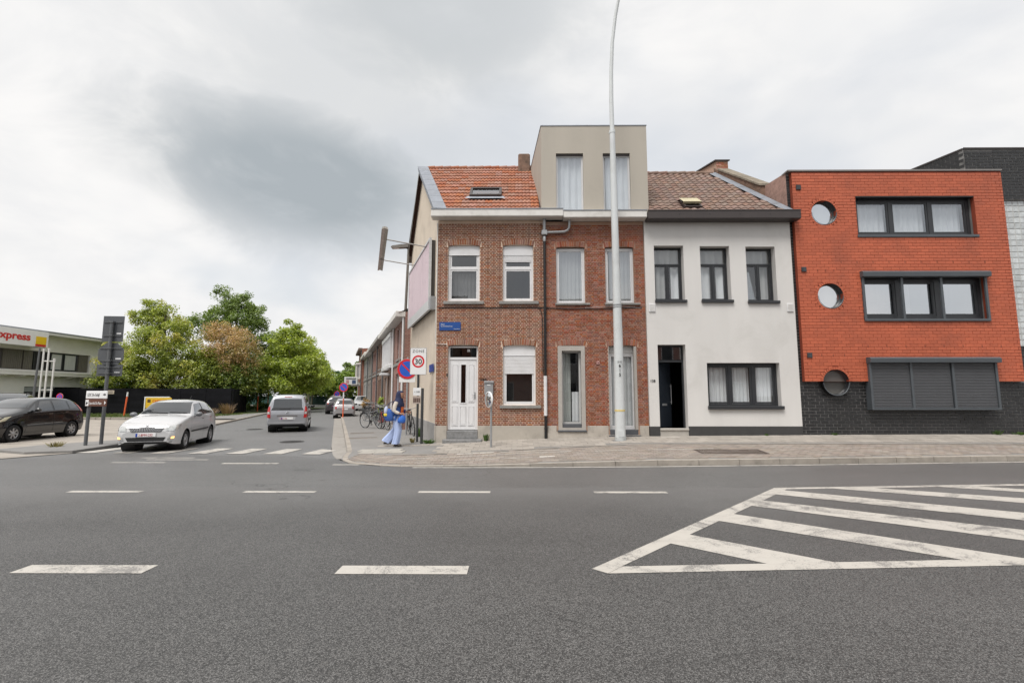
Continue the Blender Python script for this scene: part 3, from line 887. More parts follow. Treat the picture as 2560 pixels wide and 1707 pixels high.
def arch_ring(wall, xc, w, zs, rise, h, n, m, y, t=0.012):
    """soldier bricks round a segmental arch, each its own piece"""
    R = (w*w/4 + rise*rise)/(2*rise); c0 = zs + rise - R
    A = math.asin((w/2)/R)
    bw = 2*A*R/n - t
    _, me = brick_mesh('arch_brick', bw, h - .006, m)
    for i in range(n):
        a = -A + (i+.5)*2*A/n
        o = link('arch_brick', me, wall, True)
        o.location = (xc + math.sin(a)*(R+h/2), y - .003 + RND.uniform(-.002, .002), c0 + math.cos(a)*(R+h/2))
        o.rotation_euler = (0, a, 0)

def curtain(parent, x0, x1, z0, z1, y, m=None, amp=0.025, n=None, name='curtain', gather=1.0, seed=0):
    rg = random.Random(seed + int(x0*100))
    n = n or max(16, int((x1-x0)*60))
    ph = rg.uniform(0, 6)
    top, bot = [], []
    for i in range(n+1):
        x = x0 + (x1-x0)*i/n
        a = amp*(math.sin(x*48*gather+ph) + .5*math.sin(x*23*gather+ph*2))
        top.append((x, y + a*.8, z1)); bot.append((x, y + a, z0))
    mb = MB(); mb.grid([bot, top])
    return mb.build(name, m or M_CURTAIN, parent, True)

def ringbox(mb, x0, x1, z0, z1, y0, y1, w, mi=0, wt=None, wb=None):
    wt = w if wt is None else wt; wb = w if wb is None else wb
    mb.box(x0, x1, y0, y1, z0, z0+wb, mi); mb.box(x0, x1, y0, y1, z1-wt, z1, mi)
    mb.box(x0, x0+w, y0, y1, z0+wb, z1-wt, mi); mb.box(x1-w, x1, y0, y1, z0+wb, z1-wt, mi)

def window(house, x0, x1, z0, z1, y, fm, fw=.06, mulls=(), trans=(), glass=None, sash=.045, depth=.07, low=False, name='window'):
    """frame = the window; each light of it a pane. mulls: x of uprights, trans: z of crossbars"""
    mb = MB()
    ringbox(mb, x0, x1, z0, z1, y, y+depth, fw)
    X = [x0+fw] + [v for mm in mulls for v in (mm-fw/2, mm+fw/2)] + [x1-fw]
    Z = [z0+fw] + [v for tt in trans for v in (tt-fw/2, tt+fw/2)] + [z1-fw]
    for mm in mulls: mb.box(mm-fw/2, mm+fw/2, y+.002, y+depth, z0+fw, (trans[0]-fw/2 if low else z1-fw))
    for tt in trans:
        if low: mb.box(x0+fw, x1-fw, y+.003, y+depth, tt-fw/2, tt+fw/2); continue
        for i in range(0, len(X), 2): mb.box(X[i], X[i+1], y+.003, y+depth, tt-fw/2, tt+fw/2)
    panes = []
    for i in range(0, len(X), 2):
        for k in range(0, len(Z), 2):
            if low and k == 2:
                if i == 0: panes.append((x0+fw, x1-fw, Z[2], Z[3]))
                continue
            if sash > 0:
                ringbox(mb, X[i]+.004, X[i+1]-.004, Z[k]+.004, Z[k+1]-.004, y+.014, y+depth-.004, sash)
            s = sash + .003
            panes.append((X[i]+s, X[i+1]-s, Z[k]+s, Z[k+1]-s))
    w = mb.build(name, fm, house, True)
    for a, b, c, d in panes:
        p = MB(); p.quad((a, y+.035, c), (b, y+.035, c), (b, y+.035, d), (a, y+.035, d))
        p.build('pane', glass or M_GLASS, w, True)
    return w

def sill(parent, x0, x1, z0, z1, y0, y1, m, b=.008):
    mb = MB(); mb.bev(x0, x1, y0, y1, z0, z1, b)
    return mb.build('sill', m, parent, True)

def shell(parent, x0, x1, y0, y1, z0, z1, left=None, right=None, m=None, skew=0.0, front=False):
    """closed back of a house so that rooms are dark and no light leaks; parallelogram in plan (party walls follow the side street)"""
    s = -(y1-y0)*skew
    mb = MB()
    A, B, C_, D = (x0, y0), (x1, y0), (x1+s, y1), (x0+s, y1)
    for p, q in ((A, D), (B, C_), (D, C_)):
        mb.quad((p[0], p[1], z0), (q[0], q[1], z0), (q[0], q[1], z1), (p[0], p[1], z1))
    mb.poly([(A[0], A[1], z1), (B[0], B[1], z1), (C_[0], C_[1], z1), (D[0], D[1], z1)])
    zm = (z0 + z1)*.5 + .15
    mb.poly([(A[0]+.02, A[1]+.25, zm), (B[0]-.02, B[1]+.25, zm), (C_[0]-.02, C_[1]-.02, zm), (D[0]+.02, D[1]-.02, zm)])
    return mb.build('room_shell', m or M_ROOM, parent, True)

def tile_mesh(name, w, l, m, waves=2, amp=.026, lift=.040):
    n = 5*waves
    top = []; bot = []; lip = []
    for i in range(n+1):
        u = i/n
        z = amp*(math.sin(2*math.pi*u*waves - math.pi/2)*.5 + .5)**.8
        x = u*(w + .012)
        bot.append((x, 0, z + lift)); top.append((x, l + .05, z + .004)); lip.append((x, .004, z - .006 + .002))
    mb = MB(); mb.grid([lip, bot], smooth=False); mb.grid([bot, top], smooth=True)
    return mb, mb.mesh(name, m)

def lay_tiles(roof, O, U, V, rows, cols, w, l, inside, tm, m, seed=3, nmax=300):
    """O eave corner, U along the eave, V up the slope"""
    N = U.cross(V).normalized()
    rg = random.Random(seed)
    mb, me = tm
    rest = MB(); cnt = 0
    spots = []
    for r in range(rows):
        for c in range(cols):
            a, b = (c + (.0 if r % 2 else .0))*w, r*l
            if inside(a, b): spots.append((a, b))
    spots.sort(key=lambda s: s[1])
    for a, b in spots:
        p = O + U*a + V*b + N*(.012 + rg.uniform(-.004, .004))
        R_ = Matrix(((U.x, V.x, N.x, p.x), (U.y, V.y, N.y, p.y), (U.z, V.z, N.z, p.z), (0, 0, 0, 1)))
        R_ = R_ @ Matrix.Rotation(rg.uniform(-.012, .012), 4, 'Z')
        if cnt < nmax:
            o = link('roof_tile', me, roof, True); o.matrix_basis = R_
        else: rest.add(mb.v, mb.f, 0, True, R_)
        cnt += 1
    if rest.v: rest.build('roof_tiles_rest', m, roof, True, kind='stuff')

# ------------------------------------------------------------------ corner house
corner = thing('corner_house', 'old brown brick corner house with orange tiled roof and white door', 'house', (-1, 17, .1))
CX0, CX1 = -2.55, 0.95
c_ops = [(-2.21, -1.17, 4.68, 6.56), (-0.41, 0.59, 4.68, 6.56), (-2.17, -1.20, 0.50, 3.25), (-0.40, 0.65, 1.33, 3.24)]
mb = MB(); facade(mb, CX0, CX1, 0.0, 7.40, c_ops, F+.012, .20)
wallC = mb.build('wall', MORT_C, corner, True)
c_arcs = [(-1.69, 1.06, 6.52, .055, .19), (.09, 1.02, 6.52, .055, .19), (-1.685, .99, 3.21, .055, .19), (.125, 1.07, 3.20, .055, .19)]
lay_bricks(wallC, CX0, CX1, .69, 7.32, c_ops, c_arcs, .0612, .178, .0165, 'english', BRICK_C, F, seed=4)
for a in c_arcs: arch_ring(wallC, a[0], a[1], a[2], a[3], a[4], 14, BRICK_C, F)
shell(corner, CX0+.03, CX1, F+.212, 21.6, 0.0, 7.35, skew=TS)
mb = MB()
for a, b in ((CX0-.012, -2.175), (-1.195, CX1)):
    mb.bev(a, b, F-.028, F+.006, 0.0, .68, .006)
mb.build('plinth', PLINTH_C, corner, True)
# front windows: white PVC with roller-shutter boxes
def pvc_window(house, x0, x1, z0, z1, trans, shut, sx, glass_lo=None):
    y = F + .085
    w = window(house, x0+.005, x1-.005, z0, z1-.04, y, M_WHITEPVC, .062, (), (trans,), M_GLASS, .042)
    mb = MB(); mb.box(x0+.01, x1-.01, y-.012, y+.06, z1-.32, z1-.005); mb.box(x0+.015, x1-.015, y-.022, y-.012, z1-.335, z1-.318)
    mb.build('shutter_box', M_WHITEPVC, w, True)
    if shut > 0:
        n = int(shut/.045)
        sl = MB(); sl.bev(x0+.05, x1-.05, y-.010, y+.004, -.020, .020, .004); me = sl.mesh('shutter_slat', M_WHITEPVC)
        for i in range(n):
            o = link('shutter_slat', me, w, True); o.location = (0, 0, z1-.36-i*.045)
    sill(w, sx[0], sx[1], z0-.105, z0-.005, F-.07, F+.12, M_SILL)
    return w
w = pvc_window(corner, -2.21, -1.17, 4.68, 6.56, 5.78, 0, (-2.34, -1.02))
curtain(w, -2.1, -1.25, 4.74, 5.72, F+.5, mat('dim_curtain', (.22, .22, .22), .9), .02)
w = pvc_window(corner, -.41, .59, 4.68, 6.56, 5.78, .23, (-.53, .76))
w = pvc_window(corner, -.40, .65, 1.33, 3.24, 2.47, .62, (-.50, .81))
bl = MB()
for i in range(40): bl.box(-.32, .57, F+.20, F+.222, 1.42+i*.026, 1.424+i*.026)
bl.build('venetian_blind', mat('dark_blind', (.10, .10, .10), .6), w, True)
# door with transom light
dy = F + .10
mb = MB()
ringbox(mb, -2.165, -1.205, .55, 3.22, dy, dy+.08, .05, wt=.05, wb=.03)
mb.box(-2.115, -1.255, dy+.002, dy+.08, 2.78, 2.86)
door = mb.build('door', M_WHITEPVC, corner, True)
mb = MB()
d0, d1, z0_, z1_ = -2.11, -1.26, .585, 2.775
gx0, gx1, gz0, gz1 = -1.75, -1.60, 1.40, 2.62
for a in ((d0, gx0, z0_, z1_), (gx1, d1, z0_, z1_), (gx0, gx1, z0_, gz0), (gx0, gx1, gz1, z1_)): mb.box(a[0], a[1], dy+.02, dy+.06, a[2], a[3])
for a, b in ((-2.04, -1.84), (-1.78, -1.575), (-1.51, -1.32)):
    for c, d in ((.68, 1.30), (1.42, 2.62)):
        if c > 1 and a == -1.78: ringbox(mb, gx0-.03, gx1+.03, gz0-.03, gz1+.03, dy+.008, dy+.02, .028); continue
        ringbox(mb, a, b, c, d, dy+.006, dy+.02, .016)
        mb.bev(a+.03, b-.03, dy+.010, dy+.02, c+.03, d-.03, .006)
leaf = mb.build('door_leaf', M_WHITEPVC, door, True)
p = MB(); p.quad((gx0, dy+.04, gz0), (gx1, dy+.04, gz0), (gx1, dy+.04, gz1), (gx0, dy+.04, gz1)); p.build('pane', M_GLASS, door, True)
p = MB(); p.quad((-2.11, dy+.04, 2.87), (-1.26, dy+.04, 2.87), (-1.26, dy+.04, 3.17), (-2.11, dy+.04, 3.17)); p.build('transom_pane', M_GLASS, door, True)
h = MB(); h.bev(-1.315, -1.285, dy+.002, dy+.02, 1.52, 1.74, .004); h.tube([(-1.30, dy-.03, 1.66), (-1.30, dy+.005, 1.66)], .008); h.tube([(-1.40, dy-.035, 1.66), (-1.295, dy-.035, 1.66)], .010); h.build('handle', M_GALV, door, True)
h = MB(); h.bev(-2.205, -2.165, F-.03, F+.02, 2.24, 2.33, .006); h.build('doorbell', M_BLACK, door, True)
cu_ = MB(); cu_.box(-1.56, -1.47, dy+.06, dy+.062, 3.04, 3.12); cu_.build('paper_note', M_WHITE, door, True)
st_ = MB(); st_.bev(-2.17, -1.19, F-.05, F+.20, .28, .53, .012); st_.build('doorstep', M_BLUESTONE, corner, True)
st_ = MB(); st_.bev(-2.27, -1.05, F-.30, F+.0, .05, .275, .015); st_.build('doorstep', M_BLUESTONE, corner, True)
# blue street-name plate, house number, mailbox
sp = MB(); sp.bev(-2.46, -1.77, F-.022, F-.006, 3.72, 3.99, .004)
plate = sp.build('street_name_plate', mat('enamel_blue', (.018, .075, .28), .35, var=.05), corner, True)
lettering('Steur', .062, M_WHITE, plate, facing(-2.415, F-.024, 3.900, 0, -1))
lettering('Van Kerckhovenstraat', .058, M_WHITE, plate, facing(-2.415, F-.024, 3.838, 0, -1), xs=.72)
lettering('ANTWERPEN', .032, M_WHITE, plate, facing(-1.80, F-.024, 3.755, 0, -1), 'RIGHT')
lettering('134A', .115, M_BLACKPIPE, corner, facing(-1.16, F-.012, 2.105, 0, -1), ext=.006, name='house_number')
m_ = MB(); m_.bev(-.985, -.705, F-.11, F-.002, 1.66, 2.03, .012)
box_ = m_.build('mailbox', M_GALV, corner, True)
m_ = MB(); m_.prism([(F-.135, 2.025), (F+.0, 2.045), (F+.0, 2.105), (F-.135, 2.06)], 'x', -1.0, -.69); m_.build('lid', M_GALV, box_, True)
m_ = MB(); m_.box(-.90, -.79, F-.115, F-.109, 1.95, 1.975); m_.build('name_tag', M_WHITE, box_, True)
# roof
E_Y, E_Z, R_Y, R_Z = F-.12, 7.66, 18.95, 10.86
O = Vector((-2.62, E_Y, E_Z)); V = Vector((0, R_Y-E_Y, R_Z-E_Z)); SL = V.length; V.normalize(); U = Vector((1, 0, 0))
vl = lambda b: -TS*(b*V.y)                     # left edge drifts with the side wall
mb = MB()
mb.poly([tuple(O), (.9, E_Y, E_Z), (.66, R_Y, R_Z), (O.x - TS*(R_Y-E_Y), R_Y, R_Z)])
mb.poly([(O.x - TS*(R_Y-E_Y), R_Y, R_Z-.02), (.66, R_Y, R_Z-.02), (.4, 21.7, 8.0), (-5.0, 21.7, 8.0)])
roofC = mb.build('roof', UNDER, corner, True)
tw, tl = .262, .338
spots_ok = lambda a, b: a - 1.572 > vl(b) - .02 and a - 1.572 + tw < 3.66 - .055*b and not (1.10 < a-1.572+tw/2 < 2.07 and 1.0 < b+tl*.5 < 1.80)
lay_tiles(roofC, O - U*1.572, U, V, 14, 20, tw, tl, spots_ok, tile_mesh('roof_tile', tw, tl, TILE_O), TILE_O)
for i in range(13):
    x0 = O.x - TS*(R_Y-E_Y) + .3 + i*.33
    m_ = MB(); m_.tube([(x0, R_Y, R_Z+.02), (x0+.34, R_Y, R_Z+.035)], [.095, .105], 8)
    m_.build('ridge_tile', TILE_O, roofC, True)
zb = MB()
def on_roof(a, b, h=0.0):
    N_ = U.cross(V).normalized(); q = O + U*a + V*b + N_*h
    return (q.x, q.y, q.z)
for i in range(8):
    b0, b1 = SL*i/8, SL*(i+1)/8 - .012
    zb.add([on_roof(vl(b0)-.06, b0, .13), on_roof(vl(b0)+.36, b0, .115), on_roof(vl(b1)+.36, b1, .115), on_roof(vl(b1)-.06, b1, .13), on_roof(vl(b0)-.06, b0, -.10), on_roof(vl(b1)-.06, b1, -.10), on_roof(vl(b0)+.36, b0, .0), on_roof(vl(b1)+.36, b1, .0)],
           [(0, 1, 2, 3), (0, 3, 5, 4), (1, 6, 7, 2)])
zb.build('zinc_verge', M_ZINC, roofC, True)
# skylight
sk = MB()
def sky_ring(a0, a1, b0, b1, h0, h1, w):
    for p in ((a0, a1, b0, b0+w), (a0, a1, b1-w, b1), (a0, a0+w, b0+w, b1-w), (a1-w, a1, b0+w, b1-w)):
        vs = [on_roof(p[0], p[2], h0), on_roof(p[1], p[2], h0), on_roof(p[1], p[3], h0), on_roof(p[0], p[3], h0), on_roof(p[0], p[2], h1), on_roof(p[1], p[2], h1), on_roof(p[1], p[3], h1), on_roof(p[0], p[3], h1)]
        sk.add(vs, [(0, 3, 2, 1), (4, 5, 6, 7), (0, 1, 5, 4), (1, 2, 6, 5), (2, 3, 7, 6), (3, 0, 4, 7)])
sky_ring(1.03, 2.14, 1.08, 1.86, -.02, .20, .085)
skyl = sk.build('skylight', M_BROWNMETAL, roofC, True)
p = MB(); p.poly([on_roof(1.11, 1.16, .16), on_roof(2.06, 1.16, .16), on_roof(2.06, 1.78, .16), on_roof(1.11, 1.78, .16)]); p.build('pane', M_GLASSMIR, roofC, True)
p = MB(); p.poly([on_roof(1.0, 1.10, -.06), on_roof(2.17, 1.10, -.06), on_roof(2.17, 1.84, -.06), on_roof(1.0, 1.84, -.06)]); p.build('skylight_lining', M_ROOM, roofC, True)
p = MB(); p.poly([on_roof(.86, .98, .11), on_roof(2.28, .98, .11), on_roof(2.2, 1.09, .14), on_roof(.97, 1.09, .14)]); p.build('flashing', M_ZINC, roofC, True)
# chimney stub beside the neighbour's dormer
m_ = MB(); m_.bev(.12, .60, 18.55, 19.15, 10.2, 11.33, .05); ch_ = m_.build('chimney', OLDWALL, roofC, True)
# gutter
def gutter(parent, x0, x1, z0, z1, y0, y1, m, soffit=True, sm_=None):
    mb = MB()
    mb.bev(x0, x1, y0, y0+.05, z0, z1, .008)
    mb.box(x0+.003, x1-.003, y0+.02, y1, z0-.012, z0+.02)
    mb.box(x0+.002, x1-.002, y0+.04, y1, z1-.05, z1-.03)
    mb.box(x0, x0+.02, y0+.05, y1, z0+.02, z1-.05); mb.box(x1-.02, x1, y0+.05, y1, z0+.02, z1-.05)
    mb.box(x0-.004, x1+.004, y0-.016, y0+.03, z1-.012, z1+.016, 1)
    return mb.build('gutter', [m, sm_ or M_ZINC], parent, True)
gutter(corner, -2.74, 1.56, 7.42, 7.66, F-.36, F+.01, M_WHITEPAINT)
# gable wall along the side street
gw = MB()
def gp(y, z, off=0.0): return (wall_x(y) - off, y - off*TS, z)
gy = [(F, 0), (21.6, 0), (21.6, 8.05), (18.95, 10.82), (F, 7.66)]
gw.poly([gp(y, z) for y, z in gy])
gw.poly([gp(21.6, 0), (wall_x(21.6)+4, 21.6, 0), (wall_x(21.6)+4, 21.6, 8.05), gp(21.6, 8.05)])
gable = gw.build('gable_wall', PLAST_GABLE, corner, True)
m_ = MB()
m_.add([gp(F-.03, 0, .03), gp(21.6, 0, .03), gp(21.6, .80, .03), gp(F-.03, .74, .03), gp(21.6, .80, 0), gp(F-.03, .74, 0)], [(0, 1, 2, 3)[::-1], (3, 2, 4, 5)[::-1]]); m_.build('plinth', mat('grey_plinth', (.33, .32, .31), .9, var=.12, dirt=(.2, .19, .18), dirt_amt=.6), gable, True)
m_ = MB()
for (y0, z0), (y1, z1) in (((18.95, 10.90), (22.0, 7.75)),):
    m_.add([gp(y0, z0, .16), gp(y1, z1, .16), gp(y1, z1-.22, .16), gp(y0, z0-.22, .16), gp(y0, z0, -.2), gp(y1, z1, -.2)], [(0, 1, 2, 3), (0, 4, 5, 1)])
m_.build('verge_board', mat('weathered_board', (.20, .185, .165), .8, var=.2, scale=5), gable, True)
m_ = MB(); m_.tube([gp(F+.06, z, .03) for z in (.8, 2, 3.25)], .012, 6); m_.tube([(CX0-.03, F-.02, 4.5), (CX0-.03, F-.02, 3.27), (-2.2, F-.02, 3.27)], .013, 6); m_.tube([(CX0-.02, F-.02, 7.3), (CX0-.02, F-.02, 4.5)], .02, 6); m_.build('cable_conduit', M_WHITEPAINT, gable, True)
pl2 = MB(); n_ = Vector((-1, -TS, 0)).normalized()
pl2.add([gp(15.95, 2.42, .03), gp(16.75, 2.42, .03), gp(16.75, 2.68, .03), gp(15.95, 2.68, .03)], [(0, 1, 2, 3)[::-1]]); pl2.build('street_name_plate', MATS['enamel_blue'], gable, True)
# black downpipe between the two brick houses
dp = MB()
dp.tube([(.955, F-.075, z) for z in (.18, 1.0)], .045, 10)
dp.tube([(.955, F-.075, z) for z in (2.25, 6.65)], .042, 10)
for z in (.6, 2.9, 4.3, 5.6): dp.tube([(.955, F-.075, z-.03), (.955, F-.075, z+.03)], .052, 10)
pipe = dp.build('downpipe', M_BLACKPIPE, corner, True)
m_ = MB(); m_.tube([(.955, F-.075, 1.0), (.955, F-.075, 2.25)], .056, 10); m_.build('pipe_guard', M_WHITEPVC, pipe, True)
m_ = MB(); m_.tube([(.955, F-.075, 6.65), (.955, F-.075, 6.80), (.955, F-.075, 6.82)], [.045, .06, .05], 10); m_.bev(.86, 1.05, F-.17, F-.01, 6.86, 7.02, .015); m_.tube([(.955, F-.09, 7.0), (.955, F-.12, 7.44)], .05, 10)
m_.tube([(1.04, F-.09, 6.95), (1.6, F-.09, 6.97), (1.72, F-.10, 7.02), (1.77, F-.12, 7.12), (1.78, F-.14, 7.38)], .042, 10); m_.build('hopper_head', M_GALV, pipe, True)
m_ = MB(); m_.tube([(-2.5, F-.015, 4.47), (.95, F-.015, 4.46), (1.6, F-.02, 4.42), (3.0, F-.02, 4.43), (4.1, F-.02, 4.47)], .014, 6); m_.tube([(.72, F-.012, 4.46), (.80, F-.012, 4.42), (.87, F-.012, 4.2), (.885, F-.02, 2.3)], .012, 6); m_.build('cable', M_BLACKPIPE, corner, True)

# ------------------------------------------------------------------ second brick house with roof box
house_b = thing('brick_house', 'narrow red brick house with greige box dormer on top', 'house', (2.6, 17, .1))
BX0, BX1 = .96, 4.225
b_ops = [(1.34, 2.28, 4.61, 6.49), (2.95, 3.88, 4.61, 6.49), (1.36, 2.23, .52, 3.23), (2.98, 3.89, .53, 3.23)]
mb = MB(); facade(mb, BX0, BX1, 0.0, 7.35, b_ops, F+.011, .22)
wallB = mb.build('wall', MORT_B, house_b, True)
b_arcs = [(1.81, .97, 6.45, .055, .19), (3.415, .97, 6.45, .055, .19), (1.795, .90, 3.19, .055, .19), (3.435, .95, 3.19, .055, .19)]
lay_bricks(wallB, BX0+.005, BX1-.005, .69, 7.26, b_ops, b_arcs, .0612, .1815, .013, 'english', BRICK_B, F, seed=9)
for a in b_arcs: arch_ring(wallB, a[0], a[1], a[2], a[3], a[4], 13, BRICK_B, F)
shell(house_b, BX0+.01, BX1, F+.235, 21.6, 0.0, 7.3, skew=TS)
mb = MB()
for a, b in ((CX1+.06, 1.30), (2.28, 2.94), (3.93, BX1-.01)): mb.bev(a, b, F-.026, F+.006, 0.0, .68, .006)
mb.bev(1.295, 2.285, F-.024, F+.006, 0.0, .50, .006); mb.bev(2.935, 3.935, F-.024, F+.006, 0.0, .40, .006)
mb.build('plinth', PLINTH_B, house_b, True)
M_FRAMEG = mat('light_grey_frame', (.50, .50, .49), .45, var=.04)
for (a, b), sx in (((1.34, 2.28), (1.30, 2.43)), ((2.95, 3.88), (2.91, 4.05))):
    w = window(house_b, a+.005, b-.005, 4.61, 6.45, F+.09, M_WHITEPVC, .05, (), (), M_GLASSMIR, .04)
    sill(w, sx[0], sx[1], 4.545, 4.61, F-.06, F+.12, M_SILL)
    curtain(w, a+.06, b-.06, 4.66, 6.4, F+.30, M_CURTAIN2, .02)
M_CEM = mat('cement_surround', (.40, .375, .345), .85, var=.08, scale=4, bump=.2, bscale=60)
mb = MB()
ringbox(mb, 1.362, 2.228, .52, 3.215, F-.015, F+.12, .125, wt=.155, wb=.10)
sr = mb.build('cement_surround', M_CEM, house_b, True)
w = window(house_b, 1.487, 2.103, .74, 3.06, F+.15, M_FRAMEG, .055, (), (), M_GLASS, .0)
sill(w, 1.485, 2.105, .62, .74, F+.02, F+.16, M_SLATE); sill(w, 1.33, 2.26, .49, .545, F-.06, F+.02, M_SLATE)
curtain(w, 1.52, 1.80, .80, 3.0, F+.36, mat('sheer_curtain', (.52, .54, .52), .9), .03); curtain(w, 1.84, 2.09, .80, 1.75, F+.40, M_CURTAIN, .012)
w = window(house_b, 2.99, 3.88, .56, 3.0, F+.16, M_WHITEPVC, .07, (), (), M_GLASS, .04)
mb = MB(); mb.box(2.985, 3.885, F+.13, F+.20, 3.0, 3.225); mb.build('head_panel', M_FRAMEG, w, True)
mb = MB(); mb.box(2.98, 3.0, F+.0, F+.16, .56, 3.2); mb.box(3.80, 3.885, F+.002, F+.16, .56, 3.2); mb.build('jamb', M_CEM, w, True)
sill(w, 2.99, 3.88, .40, .555, F+.0, F+.16, M_SLATE); sill(w, 2.95, 3.95, .30, .395, F-.08, F+.0, M_SLATE)
curtain(w, 3.06, 3.80, .66, 2.9, F+.28, mat('veil_curtain', (.60, .61, .62), .9), .015)
m_ = MB(); m_.bev(2.60, 2.70, F-.02, F-.003, 2.62, 2.73, .004); np_ = m_.build('house_number', mat('pink_tile', (.42, .24, .22), .5), house_b, True)
lettering('136', .05, mat('dark_red_ink', (.18, .04, .04), .5), np_, facing(2.65, F-.022, 2.655, 0, -1), 'CENTER')
gutter(house_b, 1.57, 4.27, 7.37, 7.60, F-.36, F+.01, M_WHITEPAINT)
# dormer box
DZ0, DZ1 = 7.55, 10.70
d_ops = [(1.37, 2.285, 7.70, 9.73), (2.945, 3.855, 7.70, 9.73)]
mb = MB(); facade(mb, .87, 4.43, DZ0, DZ1, d_ops, F+.01, .16)
BK = 20.2
mb.quad((.87, F+.01, DZ0), (.87, F+.01, DZ1), (.50, BK, DZ1), (.50, BK, DZ0))
mb.quad((4.43, F+.01, DZ0), (4.2, BK, DZ0), (4.2, BK, DZ1), (4.43, F+.01, DZ1))
mb.quad((.50, BK, DZ0), (.50, BK, DZ1), (4.2, BK, DZ1), (4.2, BK, DZ0))
mb.poly([(.87, F+.01, DZ1), (4.43, F+.01, DZ1), (4.2, BK, DZ1), (.50, BK, DZ1)])
box_d = mb.build('dormer', PLAST_G, house_b, True)
m_ = MB()
m_.prism([(.855, F-.005), (4.445, F-.005), (4.215, BK+.01), (.485, BK+.01)], 'z', DZ1+.002, DZ1+.03); m_.build('coping', M_ZINC, box_d, True)
m_ = MB(); m_.quad((.89, F+1.2, DZ0+.02), (4.4, F+1.2, DZ0+.02), (4.4, F+1.2, DZ1-.05), (.89, F+1.2, DZ1-.05)); m_.build('room_back', M_CURTAIN2, box_d, True)
for a, b in ((1.37, 2.285), (2.945, 3.855)):
    w = window(house_b, a+.004, b-.004, 7.70, 9.69, F+.10, M_WHITEPVC, .03, (), (), M_GLASSMIR, .022)
    m_ = MB(); m_.box(a+.005, b-.005, F+.06, F+.15, 9.67, 9.728); m_.build('head_rail', M_BROWNMETAL, w, True)
    curtain(w, a+.04, b-.04, 7.74, 9.66, F+.26, M_CURTAIN, .035, gather=.6)

# ------------------------------------------------------------------ white rendered house
house_w = thing('white_house', 'white rendered house with dark window frames and brown tiled roof', 'house', (6.6, 17, .1))
WX0, WX1, WY = 4.235, 9.02, F-.05
w_ops = [(4.54, 5.50, 4.66, 6.51), (6.04, 7.0, 4.66, 6.49), (7.53, 8.485, 4.63, 6.47), (4.555, 5.445, .34, 3.25), (6.105, 8.41, 1.24, 2.665)]
mb = MB(); facade(mb, WX0, WX1, 0.0, 7.42, w_ops, WY, .30)
mb.quad((WX0, WY, 0), (WX0, WY, 7.42), (WX0, F+.1, 7.42), (WX0, F+.1, 0)); mb.quad((WX1, WY, 0), (WX1, F+.1, 0), (WX1, F+.1, 7.42), (WX1, WY, 7.42))
wallW = mb.build('wall', PLAST_W, house_w, True)
shell(house_w, WX0+.02, WX1-.02, WY+.302, 21.5, 0.0, 7.38, skew=TS)
mb = MB(); mb.bev(WX0-.002, 4.552, WY-.014, WY+.28, 0.0, .665, .004); mb.bev(5.448, WX1-.002, WY-.014, WY+.28, 0.0, .67, .004); mb.build('plinth', PLINTH_D, house_w, True)
for k, (a, b, c, d) in enumerate(w_ops[:3]):
    y = WY + .24
    mid_ = (a+b)/2
    w = window(house_w, a+.004, b-.004, c+.04, d-.01, y, M_ANTH, .05, (mid_,), (5.93,), M_GLASS, .036, low=True)
    sill(w, a-.02, b+.05, c-.05, c+.04, WY-.07, y, M_ANTH)
    if k < 2:
        curtain(w, a+.08, mid_-.04, c+.1, 5.92, y+.16, M_CURTAIN2 if k == 0 else M_CURTAIN, .03, gather=.5, seed=k)
        curtain(w, mid_+.16, b-.08, c+.1, 5.92, y+.18, M_CURTAIN, .035, gather=.5, seed=k+5)
        curtain(w, a+.05, b-.05, 5.90, 6.46, y+.14, M_CURTAIN2, .03, gather=.5, seed=k+8)
    else:
        curtain(w, mid_, b-.06, c+.1, 5.92, y+.2, M_CURTAIN2, .03, gather=.5, seed=9)
        curtain(w, a+.05, b-.05, 5.90, 6.44, y+.14, M_CURTAIN2, .03, gather=.5, seed=12)
        m_ = MB()                                   # left casement tilted open inwards
        Mt = Matrix.Translation((0, y+.06, c+.11)) @ Matrix.Rotation(rad(-9), 4, 'X') @ Matrix.Translation((0, -y-.06, -c-.11))
        m_.quad((a+.11, y+.07, c+.12), (mid_-.06, y+.07, c+.12), (mid_-.06, y+.07, 5.85), (a+.11, y+.07, 5.85), 0, Mt); m_.build('tilted_pane', M_GLASSMIR, w, True)
y = WY + .20
w = window(house_w, 6.11, 8.405, 1.30, 2.655, y, M_ANTH, .07, (6.89, 7.64), (), M_GLASS, .055)
sill(w, 6.08, 8.46, 1.20, 1.305, WY-.08, y, M_ANTH)
for a, b in ((6.2, 6.84), (6.92, 7.58), (7.70, 8.32)): curtain(w, a, b, 1.36, 2.6, y+.18, M_CURTAIN, .028, gather=1.1)
